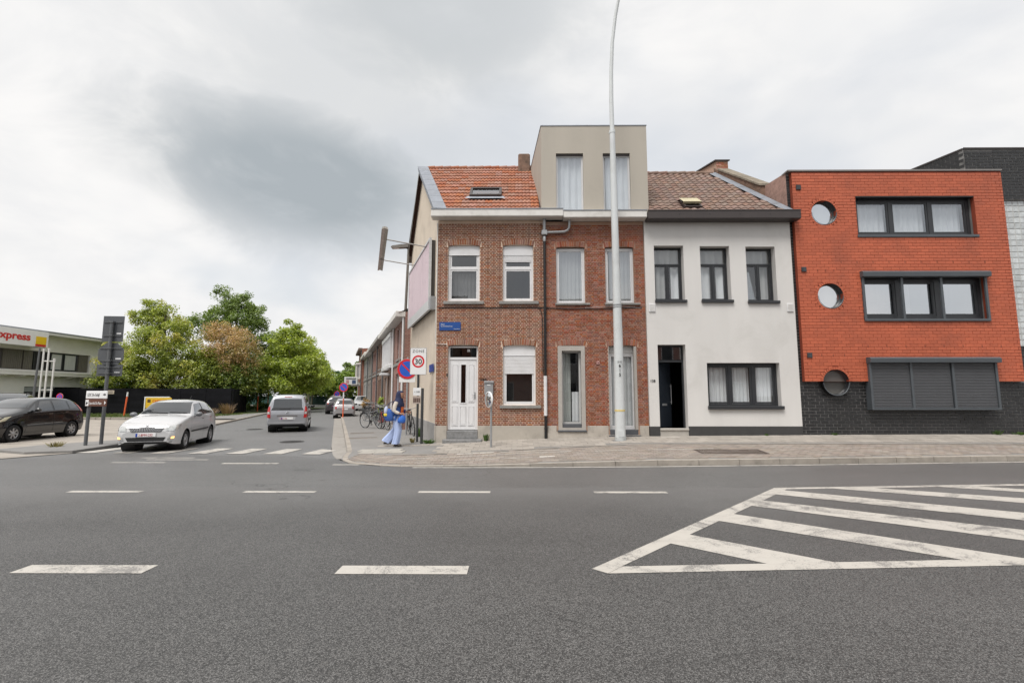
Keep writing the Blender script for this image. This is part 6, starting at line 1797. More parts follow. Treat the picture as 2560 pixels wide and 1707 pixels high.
tree('broadleaf_tree', 'olive green broad tree drooping over the black fence', (-31.3, 42.6, .1), 2.4, .28,
     [(-2.6, -.2, 4.6, 2.6, 2.2, 2.3), (.6, -.6, 5.2, 3.0, 2.4, 2.8), (2.6, .0, 4.0, 2.4, 2.2, 2.0), (-.6, .3, 7.6, 2.3, 2.0, 2.0), (-1.6, 0, 8.9, 1.4, 1.3, 1.2), (.2, -1.6, 3.0, 4.2, 1.2, 1.1), (-3.6, -1.0, 3.0, 1.6, 1.2, 1.1), (3.6, -1.0, 2.8, 1.6, 1.2, 1.0)],
     [(L_OLIVE, 50000, .088, None)], 3, clumps=420)
tree('broadleaf_tree', 'tree with withered light brown foliage on one side', (-26.0, 43.6, .1), 2.0, .22,
     [(.3, -.6, 6.0, 2.3, 1.8, 1.8), (1.5, -.8, 5.0, 1.8, 1.6, 1.9), (-1.0, 0, 4.0, 2.2, 1.8, 2.0), (1.0, 0, 3.0, 2.2, 1.6, 1.5), (-.8, -.3, 7.0, 1.5, 1.3, 1.0)],
     [(L_BROWN, 11000, .075, (0, 1, 4)), (L_OLIVE, 11000, .095, (2, 3)), (L_GREEN, 3500, .11, (3,))], 5, clumps=260)
tree('broadleaf_tree', 'tall dark green tree rising behind the withered one', (-29.6, 50.5, .1), 3.5, .34,
     [(0, 0, 8.6, 3.0, 2.8, 2.4), (-.6, 0, 11.2, 2.3, 2.0, 1.8), (2.2, 0, 7.4, 2.2, 2.0, 2.2), (-2.8, 0, 8.8, 1.9, 1.9, 1.6), (1.1, 0, 10.4, 1.9, 1.8, 1.6), (2.8, .2, 4.4, 2.4, 2.0, 2.4), (.3, 0, 5.2, 3.0, 2.2, 2.2)],
     [(L_GREEN, 38000, .10, None)], 8, clumps=330, limbs=9)
tree('broadleaf_tree', 'low bushy dark tree at the end of the black fence', (-26.4, 47.2, .1), 1.2, .16,
     [(0, 0, 3.2, 2.0, 1.6, 2.2), (1.2, -.3, 2.2, 1.2, 1.2, 1.4), (-.6, 0, 4.6, 1.5, 1.4, 1.3)],
     [(L_DARK, 11000, .105, None)], 12, clumps=160)
for x, y, w, lab in ((-40.5, 44.5, 3.2, 'dark shrub mass behind the fence beside the station'), (-34.5, 44.2, 3.4, 'dark shrub mass behind the fence under the olive tree'), (-28.5, 44.6, 3.0, 'dark shrub mass behind the fence under the withered tree')):
    t = thing('shrub', lab, 'shrub', (x, y, .05), group='shrubs behind the black fence')
    link('leaves', leaf_mesh('leaves', [(0, 0, 1.9, w, .9, 1.5), (w*.4, 0, 2.4, w*.6, .8, 1.3)], 7000, .12, L_DARK, int(-x), 140, .2, .4), t)
    mb = MB()
    for i in range(6): mb.tube([(-w*.8+i*w*.32, 0, 0), (-w*.8+i*w*.33, .1, 2.2)], [.05, .02], 5)
    mb.build('stems', BARK, t)
plane_lobes = lambda s, r, h: [(0, 0, h*.36, r, r, 1.7*s), (.3*s, .2, h*.54, r*.85, r*.85, 1.7*s), (-.2*s, 0, h*.72, r*.62, r*.62, 1.5*s), (.0, 0, h*.87, r*.36, r*.36, 1.1*s), (-r*.55, .4, h*.42, r*.6, r*.6, 1.3*s), (r*.55, -.4, h*.44, r*.6, r*.6, 1.3*s)]
for i, (y, h, r, n, lab) in enumerate(((46.5, 8.9, 3.3, 13000, 'nearest yellow-green plane tree of the row beside the street'), (53.5, 9.6, 3.5, 11000, 'second yellow-green plane tree of the row beside the street'), (60.5, 9.8, 3.6, 9000, 'third yellow-green plane tree of the row beside the street'), (68, 10, 3.6, 8000, 'fourth yellow-green plane tree of the row beside the street'), (76, 10, 3.6, 6000, 'fifth plane tree of the row, mostly behind the others'))):
    tree('plane_tree', lab, (lx(y) - (.2 if i else .1) + (1.3 if i == 0 else .6), y, .08), 2.2, .2, plane_lobes(1.0, r, h), [(L_PLANE, int(n*2.1), .108, None)], 20+i, BARKP, 'plane trees along the side street', 200, 8)
for i, (x, y, h, r, m, lab) in enumerate(((-28.5, 82, 5.6, 2.2, L_LIME, 'small lime green tree at the far street end, nearest the parked cars'), (-31.6, 82.5, 5.3, 2.2, L_LIME, 'small lime green tree at the far street end, in the middle of four'), (-34.8, 83, 5.4, 2.2, L_LIME, 'small lime green tree at the far street end, beside the plane row'), (-26.0, 81.5, 5.8, 2.0, L_PLANE, 'slender tree at the far street end close to the terrace'))):
    tree('street_tree', lab, (x, y, -.05), 1.6, .16, [(0, 0, h*.55, r, r, h*.28), (.3, 0, h*.78, r*.7, r*.7, h*.22)], [(m, 3500, .2, None)], 40+i, BARKP, 'small trees at the end of the street', 80, 4)
tree('broadleaf_tree', 'big round dark tree at the end of the terrace', (-29.5, 92, 0), 3, .3, [(0, 0, 5.2, 3.6, 3, 3.0), (1.6, 0, 6.6, 2.6, 2.4, 1.9), (-2.0, 0, 5.6, 2.6, 2.4, 2.0), (2.5, 0, 3.5, 2.5, 2, 2.4)], [(L_GREEN, 9000, .22, None)], 50, clumps=120)
tree('broadleaf_tree', 'wide dark tree closing the view behind the green fence', (-41, 96, 0), 2, .3, [(0, 0, 4.2, 5, 3, 3.2), (5, 0, 3.6, 4, 3, 3.0), (-5, 0, 4.2, 5, 3, 3.2)], [(L_DARK, 9000, .26, None)], 51, clumps=120)
tree('broadleaf_tree', 'dark tree top showing behind the station roof corner', (-50, 58, 0), 3, .3, [(0, 0, 5.0, 3.2, 3, 3.0), (1, 0, 7.0, 2.0, 2, 1.5)], [(L_GREEN, 5000, .2, None)], 52, clumps=100)
for x, y, w, d, h, lab in ((-26.6, 49.4, 1.6, .5, .75, 'low clipped green hedge at the kerb behind the grey van'),):
    t = thing('hedge', lab, 'hedge', (x, y, .08))
    link('leaves', leaf_mesh('leaves', [(-w*.5, 0, h*.5, w*.6, d, h*.5), (w*.5, 0, h*.5, w*.6, d, h*.5)], 3500, .07, L_GREEN, 60, 90, .3, .25), t)
    mb = MB()
    for i in range(5): mb.tube([(-w+i*w*.5, 0, 0), (-w+i*w*.5, .05, h*.7)], .02, 5)
    mb.build('stems', BARK, t)

def tuft(label, x, y, n, h, w, m, seed, flat=1.0):
    t = thing('weed_tuft', label, 'weed', (x, y, pz(x, y) if y < 30 and x > -8 else .05), group='weeds at the foot of the walls')
    rg = random.Random(seed)
    mb = MB()
    for i in range(n):
        a = rg.uniform(0, 6.28); l = h*rg.uniform(.5, 1.1); sp = w*rg.uniform(.1, 1)
        bx_, by_ = math.cos(a)*sp*.35, math.sin(a)*sp*.35*flat
        tx, ty = math.cos(a)*sp, math.sin(a)*sp*flat
        k = rg.uniform(.006, .014)
        mb.add([(bx_-k, by_, 0), (bx_+k, by_, 0), (tx*.7+k, ty*.7, l*.75), (tx*.7-k, ty*.7, l*.75), (tx, ty, l)], [(0, 1, 2, 3), (3, 2, 4)])
    mb.build('blades', m, t)
LW1, LW2 = leaf_mat('weed_green', (.05, .11, .018), (.11, .19, .04)), leaf_mat('weed_straw', (.20, .17, .08), (.32, .27, .14))
tuft('green weed tuft beside the doorstep of the corner house', -.93, F-.10, 40, .24, .14, LW1, 1)
tuft('low straggling weeds between the stub post and the corner', -2.70, F-.12, 60, .13, .32, LW1, 2)
tuft('dry straw-coloured weeds at the foot of the zone sign', -3.30, 15.75, 40, .16, .18, LW2, 3)
tuft('green weeds at the wall behind the zone sign', -3.45, 17.75, 50, .36, .20, LW1, 4)
tuft('small weed at the dark plinth of the white house', 7.85, F-.10, 30, .07, .12, LW1, 5)
tuft('small weed at the black brick base near the porthole', 10.0, F-.07, 30, .08, .14, LW1, 6)
tuft('bright green weed at the black base below the shutters', 15.05, F-.08, 50, .16, .20, LW1, 7)
tuft('low creeping weed at the black base beyond the shutters', 15.75, F-.08, 60, .10, .35, LW1, 8)
tuft('dry grass round the foot of the direction sign', -14.1, 15.0, 70, .18, .35, LW2, 9)
tuft('tall dry brown stalks along the black fence end', -23.2, 39.2, 160, .95, .9, leaf_mat('weed_rust', (.20, .12, .06), (.33, .22, .12)), 10)
tuft('dry brown grass strip at the fence beside the footpath', -24.6, 38.9, 160, .55, 1.2, MATS['weed_rust'], 11)

# ================================================================== CARS
def herm(xs, ys, x):
    if x <= xs[0]: return ys[0]
    if x >= xs[-1]: return ys[-1]
    n = len(xs)
    i = max(k for k in range(n-1) if xs[k] <= x)
    def slope(k):
        if k == 0 or k == n-1: return 0.0 if False else ((ys[1]-ys[0])/(xs[1]-xs[0]) if k == 0 else (ys[-1]-ys[-2])/(xs[-1]-xs[-2]))
        a = (ys[k]-ys[k-1])/(xs[k]-xs[k-1]); b = (ys[k+1]-ys[k])/(xs[k+1]-xs[k])
        return 0.0 if a*b <= 0 else 2*a*b/(a+b)
    h = xs[i+1]-xs[i]; t = (x-xs[i])/h
    m0, m1 = slope(i)*h, slope(i+1)*h
    return (2*t**3-3*t*t+1)*ys[i] + (t**3-2*t*t+t)*m0 + (-2*t**3+3*t*t)*ys[i+1] + (t**3-t*t)*m1

class Car:
    def __init__(s, name, label, table, loc, heading, paint, wheel_y, wr=.30, track=.72, group=None, tilt=0.0):
        s.t = thing(name, label, 'car', loc, math.atan2(-heading[0], heading[1]), group)
        s.tab = sorted(table); s.paint = paint; s.wr = wr; s.wy = wheel_y
        s.xs = [r[0] for r in s.tab]
        s.cols = [[r[k] for r in s.tab] for k in range(1, 10)]
        y0, y1 = s.xs[0], s.xs[-1]
        L = y1 - y0
        ys = []
        N = 84
        for i in range(N+1):
            u = i/N
            ys.append(y0 + L*(.5 - .5*math.cos(math.pi*u))*.55 + L*u*.45)
        for a in wheel_y:
            pass
        VN = 34
        grid = []
        for y in ys: grid.append([s.S(y, 5*j/VN) for j in range(VN+1)])
        ra = wr + .055
        def inside(y, z): return any((y-a)**2 + (z-wr)**2 < ra*ra for a in wheel_y)
        v, f = [], []
        for sd in (1, -1):
            base = len(v)
            for row in grid:
                for j, (x, y, z) in enumerate(row):
                    if j < VN*.5:
                        for a in wheel_y:
                            dy, dz = y-a, z-wr
                            d = math.hypot(dy, dz)
                            if d < ra and d > 1e-4 and (ra - d) < .085: y, z = a + dy/d*ra, wr + dz/d*ra
                    v.append((x*sd, y, z))
            for i in range(N):
                for j in range(VN):
                    q = (base+i*(VN+1)+j, base+i*(VN+1)+j+1, base+(i+1)*(VN+1)+j+1, base+(i+1)*(VN+1)+j)
                    cy = sum(v[k][1] for k in q)/4; cz = sum(v[k][2] for k in q)/4
                    if j < VN*.5 and inside(cy, cz): continue
                    f.append(q if sd == 1 else q[::-1])
        mb = MB(); mb.add(v, f, 0, True)
        for row, fl in ((grid[0], False), (grid[-1], True)):
            ring = [p for p in row] + [(-p[0], p[1], p[2]) for p in row[::-1][1:]]
            mb.poly(ring if fl else ring[::-1])
        s.bvh = BVHTree.FromPolygons([Vector(p) for p in mb.v], mb.f)
        s.body = mb.build('body', paint, s.t)
        ub = MB()
        lo = [(g[0][0], g[0][1], g[0][2]) for g in grid]
        ub.grid([[(-x*.96, y, z+.01) for x, y, z in lo], [(x*.96, y, z+.01) for x, y, z in lo]], smooth=False)
        for a in wheel_y:
            for sd in (1, -1):
                ub.lathe([(ra+.004, sd*(track-.28)), (ra+.004, sd*(track+.085))], 24, axis='x', M=Matrix.Translation((0, a, wr)))
                ub.disc((sd*(track-.27), a, wr), ra+.01, 'x', 24)
        ub.build('underbody', M_BLACK, s.t)
        for a in wheel_y:
            for sd in (1, -1): s.wheel(sd*track, a, sd)
    def ring(s, y):
        zs, ws, zm, wm, zb, wb, ze, we, zt = [herm(s.xs, c, y) for c in s.cols]
        return [(ws, zs), (wm, zm), (wb, zb), (we, ze), (we*.55, zt-.012), (0.0, zt)]
    def S(s, y, v):
        P = s.ring(y)
        P = [(2*P[0][0]-P[1][0]*1.0, 2*P[0][1]-P[1][1])] + P + [(-P[4][0], P[4][1])]
        i = min(int(v), 4); t = v - i
        p0, p1, p2, p3 = P[i], P[i+1], P[i+2], P[i+3]
        tn = .42
        out = []
        for k in (0, 1):
            m1, m2 = (p2[k]-p0[k])*tn, (p3[k]-p1[k])*tn
            out.append((2*t**3-3*t*t+1)*p1[k] + (t**3-2*t*t+t)*m1 + (-2*t**3+3*t*t)*p2[k] + (t**3-t*t)*m2)
        return (max(out[0], 0.0), y, out[1])
    def hit(s, view, a, b, off):
        if view in 'FB':
            sg = 1 if view == 'F' else -1
            h = s.bvh.ray_cast(Vector((a, sg*6, b)), Vector((0, -sg, 0)))
        elif view == 'T': h = s.bvh.ray_cast(Vector((a, b, 6)), Vector((0, 0, -1)))
        else:
            sg = 1 if view == 'L' else -1
            h = s.bvh.ray_cast(Vector((sg*6, a, b)), Vector((-sg, 0, 0)))
        if h[0] is None: return None
        n = h[1]
        d = Vector((a, sg*6, b)) - h[0] if view in 'FB' else (Vector((a, b, 6)) - h[0] if view == 'T' else Vector((sg*6, a, b)) - h[0])
        if n.dot(d) < 0: n = -n
        return h[0] + n*off
    def patch(s, name, view, quad, m, off=.006, nu=10, nv=8, parent=None):
        """quad: four corners in the flat view, projected onto the bodywork"""
        P = []
        for j in range(nv+1):
            row = []
            for i in range(nu+1):
                u, w = i/nu, j/nv
                a = (quad[0][0]*(1-u)+quad[1][0]*u)*(1-w) + (quad[3][0]*(1-u)+quad[2][0]*u)*w
                b = (quad[0][1]*(1-u)+quad[1][1]*u)*(1-w) + (quad[3][1]*(1-u)+quad[2][1]*u)*w
                row.append(s.hit(view, a, b, off))
            P.append(row)
        mb = MB(); idx = {}; vs = []
        for j, row in enumerate(P):
            for i, p in enumerate(row):
                if p is not None: idx[(j, i)] = len(vs); vs.append(tuple(p))
        fs = []
        for j in range(nv):
            for i in range(nu):
                k = [(j, i), (j, i+1), (j+1, i+1), (j+1, i)]
                if all(q in idx for q in k): fs.append(tuple(idx[q] for q in k))
        mb.add(vs, fs, 0, True)
        return mb.build(name, m, parent or s.t)
    def both(s, name, view, quad, m, **kw):
        """left and right copies of a patch"""
        if view in 'FB' or view == 'T':
            s.patch(name, view, quad, m, **kw); s.patch(name, view, [(-a, b) for a, b in quad], m, **kw)
        else:
            s.patch(name, 'L', quad, m, **kw); s.patch(name, 'R', quad, m, **kw)
    def wheel(s, x, y, sd):
        r = s.wr
        w = bpy.data.objects.new('wheel', None); w.empty_display_size = .1; col.objects.link(w); w.parent = s.t; w.location = (x, y, r)
        mb = MB(); mb.lathe([(r*.62, sd*.085), (r*.70, sd*.098), (r*.90, sd*.098), (r*.985, sd*.075), (r, sd*.03), (r, -sd*.05), (r*.95, -sd*.09), (r*.6, -sd*.095)], 28, axis='x'); mb.build('tyre', mat('tyre_rubber', (.014, .014, .015), .85, var=.2, scale=9), w)
        mb = MB(); mb.lathe([(r*.64, sd*.088), (r*.60, sd*.080), (r*.58, sd*.05)], 28, axis='x'); mb.lathe([(.001, sd*.088), (r*.13, sd*.086), (r*.17, sd*.07)], 16, axis='x')
        for i in range(7):
            a = 2*math.pi*i/7
            Mx = Matrix.Rotation(a, 4, 'X')
            vs = [(sd*.070, -.030, r*.12), (sd*.070, .030, r*.12), (sd*.080, .024, r*.61), (sd*.080, -.024, r*.61), (sd*.045, -.034, r*.12), (sd*.045, .034, r*.12), (sd*.05, .028, r*.61), (sd*.05, -.028, r*.61)]
            mb.add(vs, [(0, 1, 2, 3), (0, 3, 7, 4), (1, 5, 6, 2)], 0, False, Mx)
        mb.build('rim', mat('alloy', (.42, .42, .43), .35, metal=.7, var=.05), w)
        mb = MB(); mb.disc((sd*.042, 0, 0), r*.6, 'x', 24); mb.build('brake_shadow', M_BLACK, w)
    def mirror(s, y, z, m):
        for sd in (1, -1):
            h = s.hit('L' if sd == 1 else 'R', y, z, 0)
            x = abs(h.x) if h else .8
            mb = MB(); mb.tube([(sd*(x-.02), y, z-.04), (sd*(x+.08), y, z)], .025, 6)
            vs = []
            mb.lathe([(.001, -.055), (.045, -.045), (.078, 0), (.082, .035), (.001, .04)], 14, axis='y', M=Matrix.Translation((sd*(x+.14), y, z+.04)) @ Matrix.Diagonal((1.35, -1, .95, 1)))
            mb.build('mirror', m, s.t)
    def plate(s, view, z, txt, w=.52, m2=None):
        sg = 1 if view == 'F' else -1
        p = s.hit(view, 0, z, .012)
        mb = MB(); y = p.y
        mb.bev(-w/2, w/2, min(y, y+sg*.014), max(y, y+sg*.014), z-.055, z+.055, .003); pl = mb.build('number_plate', M_WHITE, s.t)
        lettering(txt, .098, m2 or mat('plate_red', (.40, .02, .03), .5), pl, facing(-.17*sg*-1 if sg < 0 else .17*-1*-1 if False else 0, y + sg*.016, z-.034, 0, sg), 'CENTER', world=False, xs=.80)
        mb = MB(); e = w/2
        xa, xb = ((e-.055, e-.004) if sg > 0 else (-e+.004, -e+.055))
        mb.quad((xa, y+sg*.0155, z-.05), (xb, y+sg*.0155, z-.05), (xb, y+sg*.0155, z+.05), (xa, y+sg*.0155, z+.05)); mb.build('euro_band', mat('euro_blue', (.02, .06, .35), .5), pl)

def paint_car(name, c, rough=.25, metal=0.0, coat=.8): return mat(name, c, rough, metal=metal, var=.02, coat=coat)
CARGLASS = mat('car_glass', (.020, .024, .028), .03, var=0, spec=1.0, coat=1.0)
CLEAR = mat('lamp_lens', (.55, .56, .55), .08, metal=.45, var=.35, scale=14, coat=1.0)
CLEARY = mat('yellowed_lens', (.50, .47, .33), .12, metal=.2, var=.2, scale=14, coat=1.0)
REDL = mat('tail_lens', (.42, .012, .012), .12, var=.25, scale=18, coat=1.0)
SEAM = mat('panel_gap', (.02, .02, .02), .7, var=0)
CHROME = mat('chrome', (.6, .6, .61), .12, metal=1.0, var=0)
TRIM = mat('black_trim', (.020, .020, .021), .55, var=.05)
hatch = [(2.00, .30, .52, .42, .60, .52, .60, .60, .46, .62), (1.94, .23, .68, .45, .73, .64, .70, .72, .56, .74), (1.80, .21, .75, .48, .79, .75, .75, .82, .60, .845), (1.5, .20, .785, .5, .815, .84, .785, .90, .63, .935), (1.2, .20, .79, .5, .825, .90, .795, .955, .65, 1.0), (.82, .20, .79, .52, .825, .955, .80, 1.005, .67, 1.05),
         (.45, .20, .79, .52, .82, .965, .80, 1.20, .64, 1.27), (.10, .20, .79, .52, .82, .97, .80, 1.37, .595, 1.455), (-.4, .20, .79, .52, .82, .98, .80, 1.415, .60, 1.50), (-1.1, .20, .79, .52, .82, .99, .79, 1.39, .585, 1.475), (-1.55, .21, .78, .52, .815, 1.0, .77, 1.31, .565, 1.40), (-1.78, .22, .76, .52, .80, .985, .745, 1.10, .60, 1.15), (-1.92, .25, .72, .52, .77, .88, .70, .95, .58, .97), (-2.0, .32, .60, .52, .68, .74, .60, .80, .44, .81)]
# white hatchback turning out of the side street
hd = Vector((.275, -.961, 0)).normalized()
fl = Vector((-10.10, 14.97, 0)); rt = Vector((hd.y, -hd.x, 0))      # rt: the car's right-hand side
cpos = fl - hd*1.23 + rt*.80                                         # its left front wheel stands at fl
cw = Car('white_hatchback', 'white hatchback with indicator lit turning at the zebra crossing', hatch, (cpos.x, cpos.y, 0), hd, paint_car('white_paint', (.535, .535, .54), .22, 0, .8), (1.23, -1.23), .29, .715)
cw.patch('windscreen', 'F', [(-.70, 1.06), (.70, 1.06), (.56, 1.415), (-.56, 1.415)], CARGLASS, nu=20, nv=10)
cw.both('side_window', 'L', [(.50, 1.01), (-.33, 1.02), (-.33, 1.385), (.14, 1.345)], CARGLASS)
cw.both('side_window', 'L', [(-.41, 1.02), (-1.12, 1.03), (-1.10, 1.36), (-.41, 1.385)], CARGLASS)
cw.both('side_window', 'L', [(-1.18, 1.035), (-1.45, 1.05), (-1.34, 1.28), (-1.16, 1.35)], CARGLASS, nu=6)
cw.patch('rear_window', 'B', [(-.58, 1.08), (.58, 1.08), (.48, 1.34), (-.48, 1.34)], CARGLASS)
gr = cw.patch('grille', 'F', [(-.38, .585), (.38, .585), (.47, .70), (-.47, .70)], TRIM, off=.012, nu=18, nv=4)
for i in range(19):
    x = -.40 + i*.0445
    cw.patch('grille_slat', 'F', [(x*.88-.006, .595), (x*.88+.006, .595), (x*1.1+.006, .69), (x*1.1-.006, .69)], CHROME, off=.020, nu=1, nv=3, parent=gr)
cw.patch('grille_frame', 'F', [(-.49, .70), (.49, .70), (.50, .722), (-.50, .722)], CHROME, off=.016, nu=14, nv=1)
em = cw.hit('F', 0, .735, .01)
mb = MB(); mb.lathe([(.001, .012), (.035, .010), (.042, 0)], 18, axis='y', M=Matrix.Translation(em) @ Matrix.Diagonal((1, 1, 1, 1))); mb.build('emblem', CHROME, cw.t)
cw.both('headlight', 'F', [(.50, .60), (.70, .60), (.775, .77), (.53, .72)], CLEAR, off=.010)
cw.both('headlight', 'L', [(1.92, .62), (1.74, .66), (1.58, .80), (1.80, .775)], CLEAR, off=.010)
cw.patch('air_intake', 'F', [(-.46, .32), (.46, .32), (.52, .43), (-.52, .43)], TRIM, off=.008, nu=16, nv=4)
LIT = emit_mat('lit_indicator', (1.0, .55, .18), 1.6)
cw.both('fog_lamp', 'F', [(.56, .35), (.70, .37), (.73, .46), (.58, .43)], CLEAR, off=.012)
cw.both('indicator', 'F', [(.64, .385), (.71, .39), (.725, .45), (.65, .44)], LIT, off=.018, nu=4, nv=3)
cw.patch('lower_lip', 'F', [(-.66, .27), (.66, .27), (.68, .305), (-.68, .305)], TRIM, off=.014, nu=18, nv=2)
cw.plate('F', .50, '2-BMH-232')
cw.both('rub_strip', 'L', [(.86, .50), (-.85, .52), (-.85, .565), (.86, .545)], TRIM, off=.010, nu=16, nv=2)
cw.both('door_handle', 'L', [(-.12, .86), (-.30, .865), (-.30, .885), (-.12, .88)], TRIM, off=.018, nu=4, nv=1)
cw.both('door_handle', 'L', [(-.98, .885), (-1.15, .89), (-1.15, .91), (-.98, .905)], TRIM, off=.018, nu=4, nv=1)
cw.both('door_seam', 'L', [(.90, .30), (.892, .30), (.80, .96), (.808, .96)], SEAM, off=.003, nu=1, nv=10)
cw.both('door_seam', 'L', [(-.365, .27), (-.373, .27), (-.373, .98), (-.365, .98)], SEAM, off=.003, nu=1, nv=10)
cw.both('door_seam', 'L', [(-1.02, .62), (-1.03, .62), (-1.22, 1.0), (-1.21, 1.0)], SEAM, off=.003, nu=1, nv=8)
cw.both('pillar_trim', 'L', [(-.335, 1.0), (-.405, 1.0), (-.405, 1.39), (-.335, 1.39)], TRIM, off=.008, nu=2, nv=8)
cw.both('wheel_trim', 'L', [(.74, .21), (.70, .21), (.70, .28), (.74, .28)], TRIM, off=.004, nu=1, nv=1)
cw.both('tail_light', 'L', [(-1.70, .80), (-1.88, .80), (-1.80, 1.02), (-1.66, 1.02)], REDL, off=.01)
cw.t.scale = (.97, .94, 1.0)
cw.mirror(.58, 1.0, mat('grey_mirror', (.16, .165, .175), .4))
mb = MB(); p0, p1 = cw.hit('F', -.50, 1.085, .02), cw.hit('F', .1, 1.10, .02)
mb.tube([tuple(cw.hit('F', -.1+i*.07, 1.075+.004*i, .018)) for i in range(9)], .009, 5); mb.tube([tuple(cw.hit('F', -.62+i*.07, 1.075+.004*i, .018)) for i in range(8)], .009, 5); mb.build('wiper', TRIM, cw.t)
mb = MB(); mb.tube([(-.05, -1.25, 1.47), (-.05, -1.5, 1.62)], .006, 5); mb.build('aerial', TRIM, cw.t)

# black hatchback parked on the forecourt
mini = [(1.95, .30, .50, .44, .58, .58, .56, .66, .44, .68), (1.86, .23, .69, .46, .75, .70, .71, .80, .55, .825), (1.6, .21, .78, .5, .83, .84, .785, .925, .61, .955), (1.15, .20, .80, .5, .845, .95, .81, 1.04, .65, 1.075), (.85, .20, .80, .52, .845, .99, .815, 1.12, .67, 1.165),
        (.45, .20, .80, .52, .84, 1.0, .815, 1.31, .635, 1.375), (.05, .20, .80, .52, .84, 1.01, .81, 1.43, .60, 1.515), (-.6, .20, .80, .52, .84, 1.02, .81, 1.46, .61, 1.55), (-1.25, .20, .80, .52, .84, 1.04, .79, 1.42, .59, 1.515), (-1.65, .22, .78, .52, .82, 1.04, .77, 1.31, .565, 1.41), (-1.80, .24, .76, .52, .80, 1.0, .745, 1.08, .60, 1.13), (-1.90, .28, .72, .52, .77, .86, .70, .94, .56, .96), (-1.95, .34, .62, .52, .70, .74, .62, .80, .46, .81)]
hb = Vector((.10, -.995, 0)).normalized()
rb = Vector((hb.y, -hb.x, 0))
flb = Vector((-17.55, 17.0, 0)); cb = flb - hb*1.25 + rb*.78
ck = Car('black_hatchback', 'black hatchback parked before the petrol station', mini, (cb.x, cb.y, .014), hb, paint_car('black_paint', (.004, .004, .005), .10, 0, 1.0), (1.25, -1.25), .30, .73)
ck.patch('windscreen', 'F', [(-.70, 1.18), (.70, 1.18), (.55, 1.475), (-.55, 1.475)], CARGLASS, nu=20, nv=10)
ck.both('side_window', 'L', [(.78, 1.03), (.50, 1.04), (.34, 1.30), (.36, 1.31)], CARGLASS, nu=4)
ck.both('side_window', 'L', [(.44, 1.04), (-.30, 1.06), (-.30, 1.42), (.12, 1.40)], CARGLASS)
ck.both('side_window', 'L', [(-.38, 1.06), (-1.05, 1.09), (-1.02, 1.40), (-.38, 1.42)], CARGLASS)
ck.both('side_window', 'L', [(-1.12, 1.095), (-1.50, 1.13), (-1.38, 1.34), (-1.10, 1.40)], CARGLASS, nu=6)
ck.patch('rear_window', 'B', [(-.58, 1.08), (.58, 1.08), (.48, 1.38), (-.48, 1.38)], CARGLASS)
ck.both('headlight', 'F', [(.40, .64), (.66, .66), (.74, .86), (.56, .80)], CLEARY, off=.010)
ck.both('headlight', 'L', [(1.90, .68), (1.62, .74), (1.38, .90), (1.60, .86)], CLEARY, off=.010)
ck.patch('grille', 'F', [(-.50, .30), (.50, .30), (.54, .46), (-.54, .46)], TRIM, off=.006, nu=14, nv=4)
ck.patch('upper_grille', 'F', [(-.30, .60), (.30, .60), (.34, .66), (-.34, .66)], TRIM, off=.008, nu=10, nv=2)
ck.both('tail_light', 'L', [(-1.66, .98), (-1.84, .98), (-1.62, 1.34), (-1.52, 1.34)], REDL, off=.010)
ck.both('rub_strip', 'L', [(.80, .56), (-.75, .59), (-.75, .605), (.80, .575)], CHROME, off=.008, nu=14, nv=1)
ck.both('door_handle', 'L', [(-.10, .92), (-.28, .93), (-.28, .95), (-.10, .94)], CHROME, off=.02, nu=4, nv=1)
ck.both('door_handle', 'L', [(-.86, .96), (-1.02, .97), (-1.02, .99), (-.86, .98)], CHROME, off=.02, nu=4, nv=1)
ck.both('door_seam', 'L', [(.84, .30), (.832, .30), (.74, .98), (.748, .98)], SEAM, off=.003, nu=1, nv=8)
ck.both('door_seam', 'L', [(-.335, .27), (-.343, .27), (-.343, 1.02), (-.335, 1.02)], SEAM, off=.003, nu=1, nv=8)
ck.mirror(.52, 1.06, paint_car('black_paint', (.010, .010, .012)))
# dark estate behind it
hs = [(r[0]*1.12, r[1]*1.05, r[2]*1.05, r[3]*1.1, r[4]*1.06, r[5]*1.10, r[6]*1.06, r[7]*1.12, r[8]*1.08, r[9]*1.12) for r in mini]
ce = Car('grey_estate_car', 'dark grey estate car with roof rails behind the black hatchback', hs, (-23.9, 22.8, .014), Vector((.62, -.78, 0)), paint_car('graphite_paint', (.05, .055, .06), .3), (1.38, -1.38), .33, .78)
ce.patch('windscreen', 'F', [(-.74, 1.32), (.74, 1.32), (.58, 1.66), (-.58, 1.66)], CARGLASS, nu=16, nv=8)
ce.both('side_window', 'L', [(.50, 1.17), (-.34, 1.19), (-.34, 1.59), (.14, 1.57)], CARGLASS); ce.both('side_window', 'L', [(-.43, 1.19), (-1.18, 1.22), (-1.14, 1.57), (-.43, 1.59)], CARGLASS); ce.both('side_window', 'L', [(-1.26, 1.225), (-1.68, 1.26), (-1.55, 1.50), (-1.24, 1.56)], CARGLASS)
ce.both('headlight', 'F', [(.44, .72), (.70, .74), (.78, .92), (.60, .88)], CLEAR, off=.01)
mb = MB()
for sd in (1, -1): mb.tube([(sd*.60, .1, 1.66), (sd*.60, -.2, 1.73), (sd*.60, -1.2, 1.73), (sd*.58, -1.6, 1.60)], .02, 6)
mb.build('roof_rail', TRIM, ce.t)
ce.mirror(.56, 1.18, TRIM)

